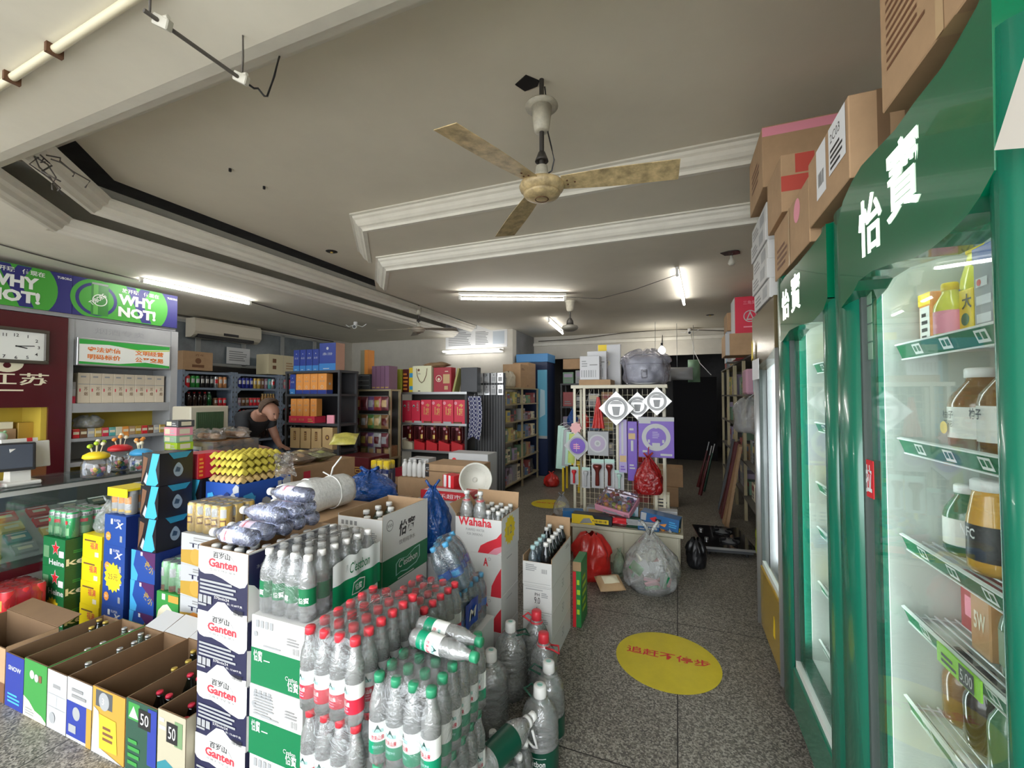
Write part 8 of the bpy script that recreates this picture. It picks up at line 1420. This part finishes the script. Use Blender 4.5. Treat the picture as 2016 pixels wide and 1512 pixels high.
# --- right shelving along the aisle
RXF = .74; t = None
def aisle_unit(label, y0, L, zs):
    t = thing('shelf_rack', label, 'shelf', (RXF, y0, 0)); 
    for y in (0, L / 2 - .02, L - .04):
        for x in (0, .42): mb = MB(); mb.box(x, x + .035, y, y + .035, 0, zs[-1], GP if x == 0 else STEEL); mb.build('post', t)
    for z in zs: mb = MB(); mb.box(-.005, .46, 0, L, z - .02, z, mat('shelf_board', (.16, .15, .13), .6)); mb.build('shelf', t)
    return t
AZ = (.3, .72, 1.12, 1.52, 1.95)
for k, nm in enumerate(('nearest behind the yellow fridge', 'in the middle', 'farthest down the aisle')):
    y0 = 3.25 + k * 1.75; aisle_unit('right aisle shelf rack of mixed goods, ' + nm, y0, 1.7, AZ)
    for si in range(5):
        if k < 2 and si == 4: continue
        y = y0 + .06; n = 0
        while y < y0 + 1.5:
            w = rr.uniform(.12, .24); gap = (AZ[si + 1] - AZ[si] - .03) if si < 4 else .45; h = rr.uniform(.4, .85) * gap; c = rr.randrange(10)
            yy = y
            for b0 in (.83,):
                if y0 + b0 - w - .01 < y < y0 + b0 + .04: yy = y0 + b0 + .045
            carton('household_box', '%s box, %s on the %s level of the %s right aisle rack' % (SGC[c][1], ORD[n], ('lowest', 'second', 'third', 'fourth', 'top')[si], ('nearest', 'middle', 'farthest')[k]), 'box', (RXF + .06, yy + w, AZ[si] + .001), (w, .28, h), SGC[c][0], fr=goods, rz=-math.pi / 2)
            y = yy + w + .03; n += 1
carton('gift_carton', 'tall crimson carton with white ring logo standing over the yellow fridge', 'cardboard box', (.62, 3.12, 2.003), (.4, .12, .52), CRIMSON, fr=lambda m: None) if False else None
t = carton('gift_carton', 'tall crimson and white carton with ring logo on the right shelves', 'cardboard box', (.66, 5.75, 1.951), (.36, .40, .75), CRIMSON, fr=lambda m: (m.disc(.45, .68, .2, DULLW, 28), m.disc(.45, .68, .17, CRIMSON, 28), m.poly([(.33, .62), (.57, .62), (.45, .77)], DULLW), m.poly([(.38, .64), (.52, .64), (.45, .72)], CRIMSON), m.text('三角集团', .25, .87, .06, PINK, w=.5), m.text('C1', .1, .05, .06, PINK, w=.1), m.lines(.25, .5, .65, .54, 1, PINK)), lf=lambda m: m.rect(0, 0, 1, 1, DULLW))
carton('cardboard_box', 'brown carton beside the crimson carton high on the right shelves', 'cardboard box', (.62, 6.22, 2.36), (.36, .40, .24), KRAFT); carton('white_box', 'white box under the brown carton high on the right shelves', 'box', (.62, 6.24, 1.951), (.30, .36, .405), DULLW, lf=lambda m: (m.rect(.6, .0, .9, 1, SKY), m.lines(.1, .3, .5, .8, 3, GREY)))
carton('cardboard_box', 'small brown carton sticking out from the top of the far right rack', 'cardboard box', (.50, 5.22, 1.951), (.42, .42, .24), KRAFT, fr=lambda m: m.rect(0, .0, .1, 1, DULLW))
for k, (y, z, c, nm) in enumerate(((5.10, 1.60, mat('dusty_pink', (.50, .28, .36), .5), 'dusty pink'), (4.40, 1.62, mat('soft_teal', (.28, .50, .50), .5), 'soft teal'))):
    carton('storage_box', '%s storage box poking out of the right rack' % nm, 'box', (.68, y, 1.521), (.1, .26, .27), c, bev=.02)
# lime bag, grey bag, leaning poles and boards
t = thing('plastic_bag', 'lime green bag hanging from the right rack beside the yellow fridge', 'plastic bag', (.62, 3.62, .28)); inst(bag_mesh(.17, .30, .48, mat('lime_bag', (.42, .52, .01), .4, noise=.15, nscale=10, bump=.5, bscale=12), 111, .15), 'bag', t); mb = MB(); mb.tube([(0, 0, .5), (.05, 0, .6), (.115, 0, .62)], .006, LIME); mb.build('handle', t)
t = thing('plastic_bag', 'grey translucent bag hanging from the right rack', 'plastic bag', (.62, 4.55, 1.16)); inst(bag_mesh(.24, .3, .32, clear('grey_bag', (.85, .85, .85), .4, (.42, .42, .42), .15, .6, .9, 15), 113, .1, False), 'bag', t); mb = MB(); mb.tube([(0, 0, .32), (.05, 0, .36), (.115, 0, .365)], .004, GREY); mb.build('handle', t)
for k, (y, c, nm, tl) in enumerate(((5.3, WOOD, 'brown wooden', .16), (5.55, WOOD, 'second brown wooden', .2), (5.8, MARB, 'dark red', .18), (6.0, MARB, 'second dark red', .24), (6.25, DKGREY, 'dark grey', .2))):
    o = MB(); o.at((0, 0, 0), 0, tl, 0); o.box(0, .03, 0, .12 if k < 4 else .05, 0, .95, c); tag(o.build('leaning_board', None, (.48 - .0 * k, y, .006)), '%s board leaning against the right rack over the aisle' % nm, 'board')
for k, (x, y) in enumerate(((.30, 7.0), (.36, 7.3), (.30, 7.6))):
    t = thing('umbrella', 'dark folded umbrella leaning in the dim far aisle, %s' % ('nearest', 'middle', 'farthest')[k], 'umbrella', (x, y, .0)); mb = MB(); mb.cyl((0, 0, .02), (.14, 0, .62), .03, [MARB, DKGREEN, MARB][k], 10, .012); mb.build('canopy', t); mb = MB(); mb.cyl((.14, 0, .62), (.17, 0, .76), .008, DULLW, 8); mb.build('handle', t); mb = MB(); mb.cyl((-.004, 0, .002), (0, 0, .02), .006, STEEL, 6); mb.build('tip', t)
for k, (x, y, c, nm) in enumerate(((-.36, 6.2, KRAFT, 'brown'), (-.30, 6.25, KRAFT, 'second brown'), (-.62, 6.3, mat('dusty_red', (.35, .08, .08), .5), 'dull red'))): carton('cardboard_box', '%s carton on the floor behind the hanging display%s' % (nm, ' stacked on the brown one' if k == 1 else ''), 'cardboard box', (x, y, .26 if k == 1 else 0), (.36 if k < 2 else .24, .3, .2585 if k < 2 else .55), c)
tag(inst(bag_mesh(.2, .2, .5, REDB, 121, .2), 'plastic_bag', None, (-.50, 6.32, .551)), 'dull red bag hanging above the cartons behind the display', 'plastic bag')
for k, (x, y, z, c) in enumerate(((-.35, 7.6, 1.75, GREY), (.0, 7.9, 1.78, GREY), (.28, 8.2, 1.75, mat('dusty_green', (.16, .28, .18), .5)))):
    t = thing('hanging_bag', '%s plastic bundle hanging under the back beam, %s' % (('grey', 'grey', 'dusty green')[k], ('left', 'middle', 'right')[k]), 'bag', (x, y, z)); o = pillow(.5 if k < 2 else .2, .22 if k < 2 else .4, .16, c, 400 + k, .02).build('bundle', t); mb = MB(); mb.tube([(0, 0, .2), (0, .1, .5), (0, .2, ZF - z)], .004, GREY); mb.build('cord', t)
mb = MB(); mb.box(0, .95, 0, .04, 0, 1.95, mat('doorway_dark', (.006, .006, .008), .9)); tag(mb.build('backdrop', None, (-.1, 10.9, 0)), 'black curtain standing for the dark doorway at the end of the right aisle', 'backdrop')  # black panel added; darkness of the doorway put into its colour
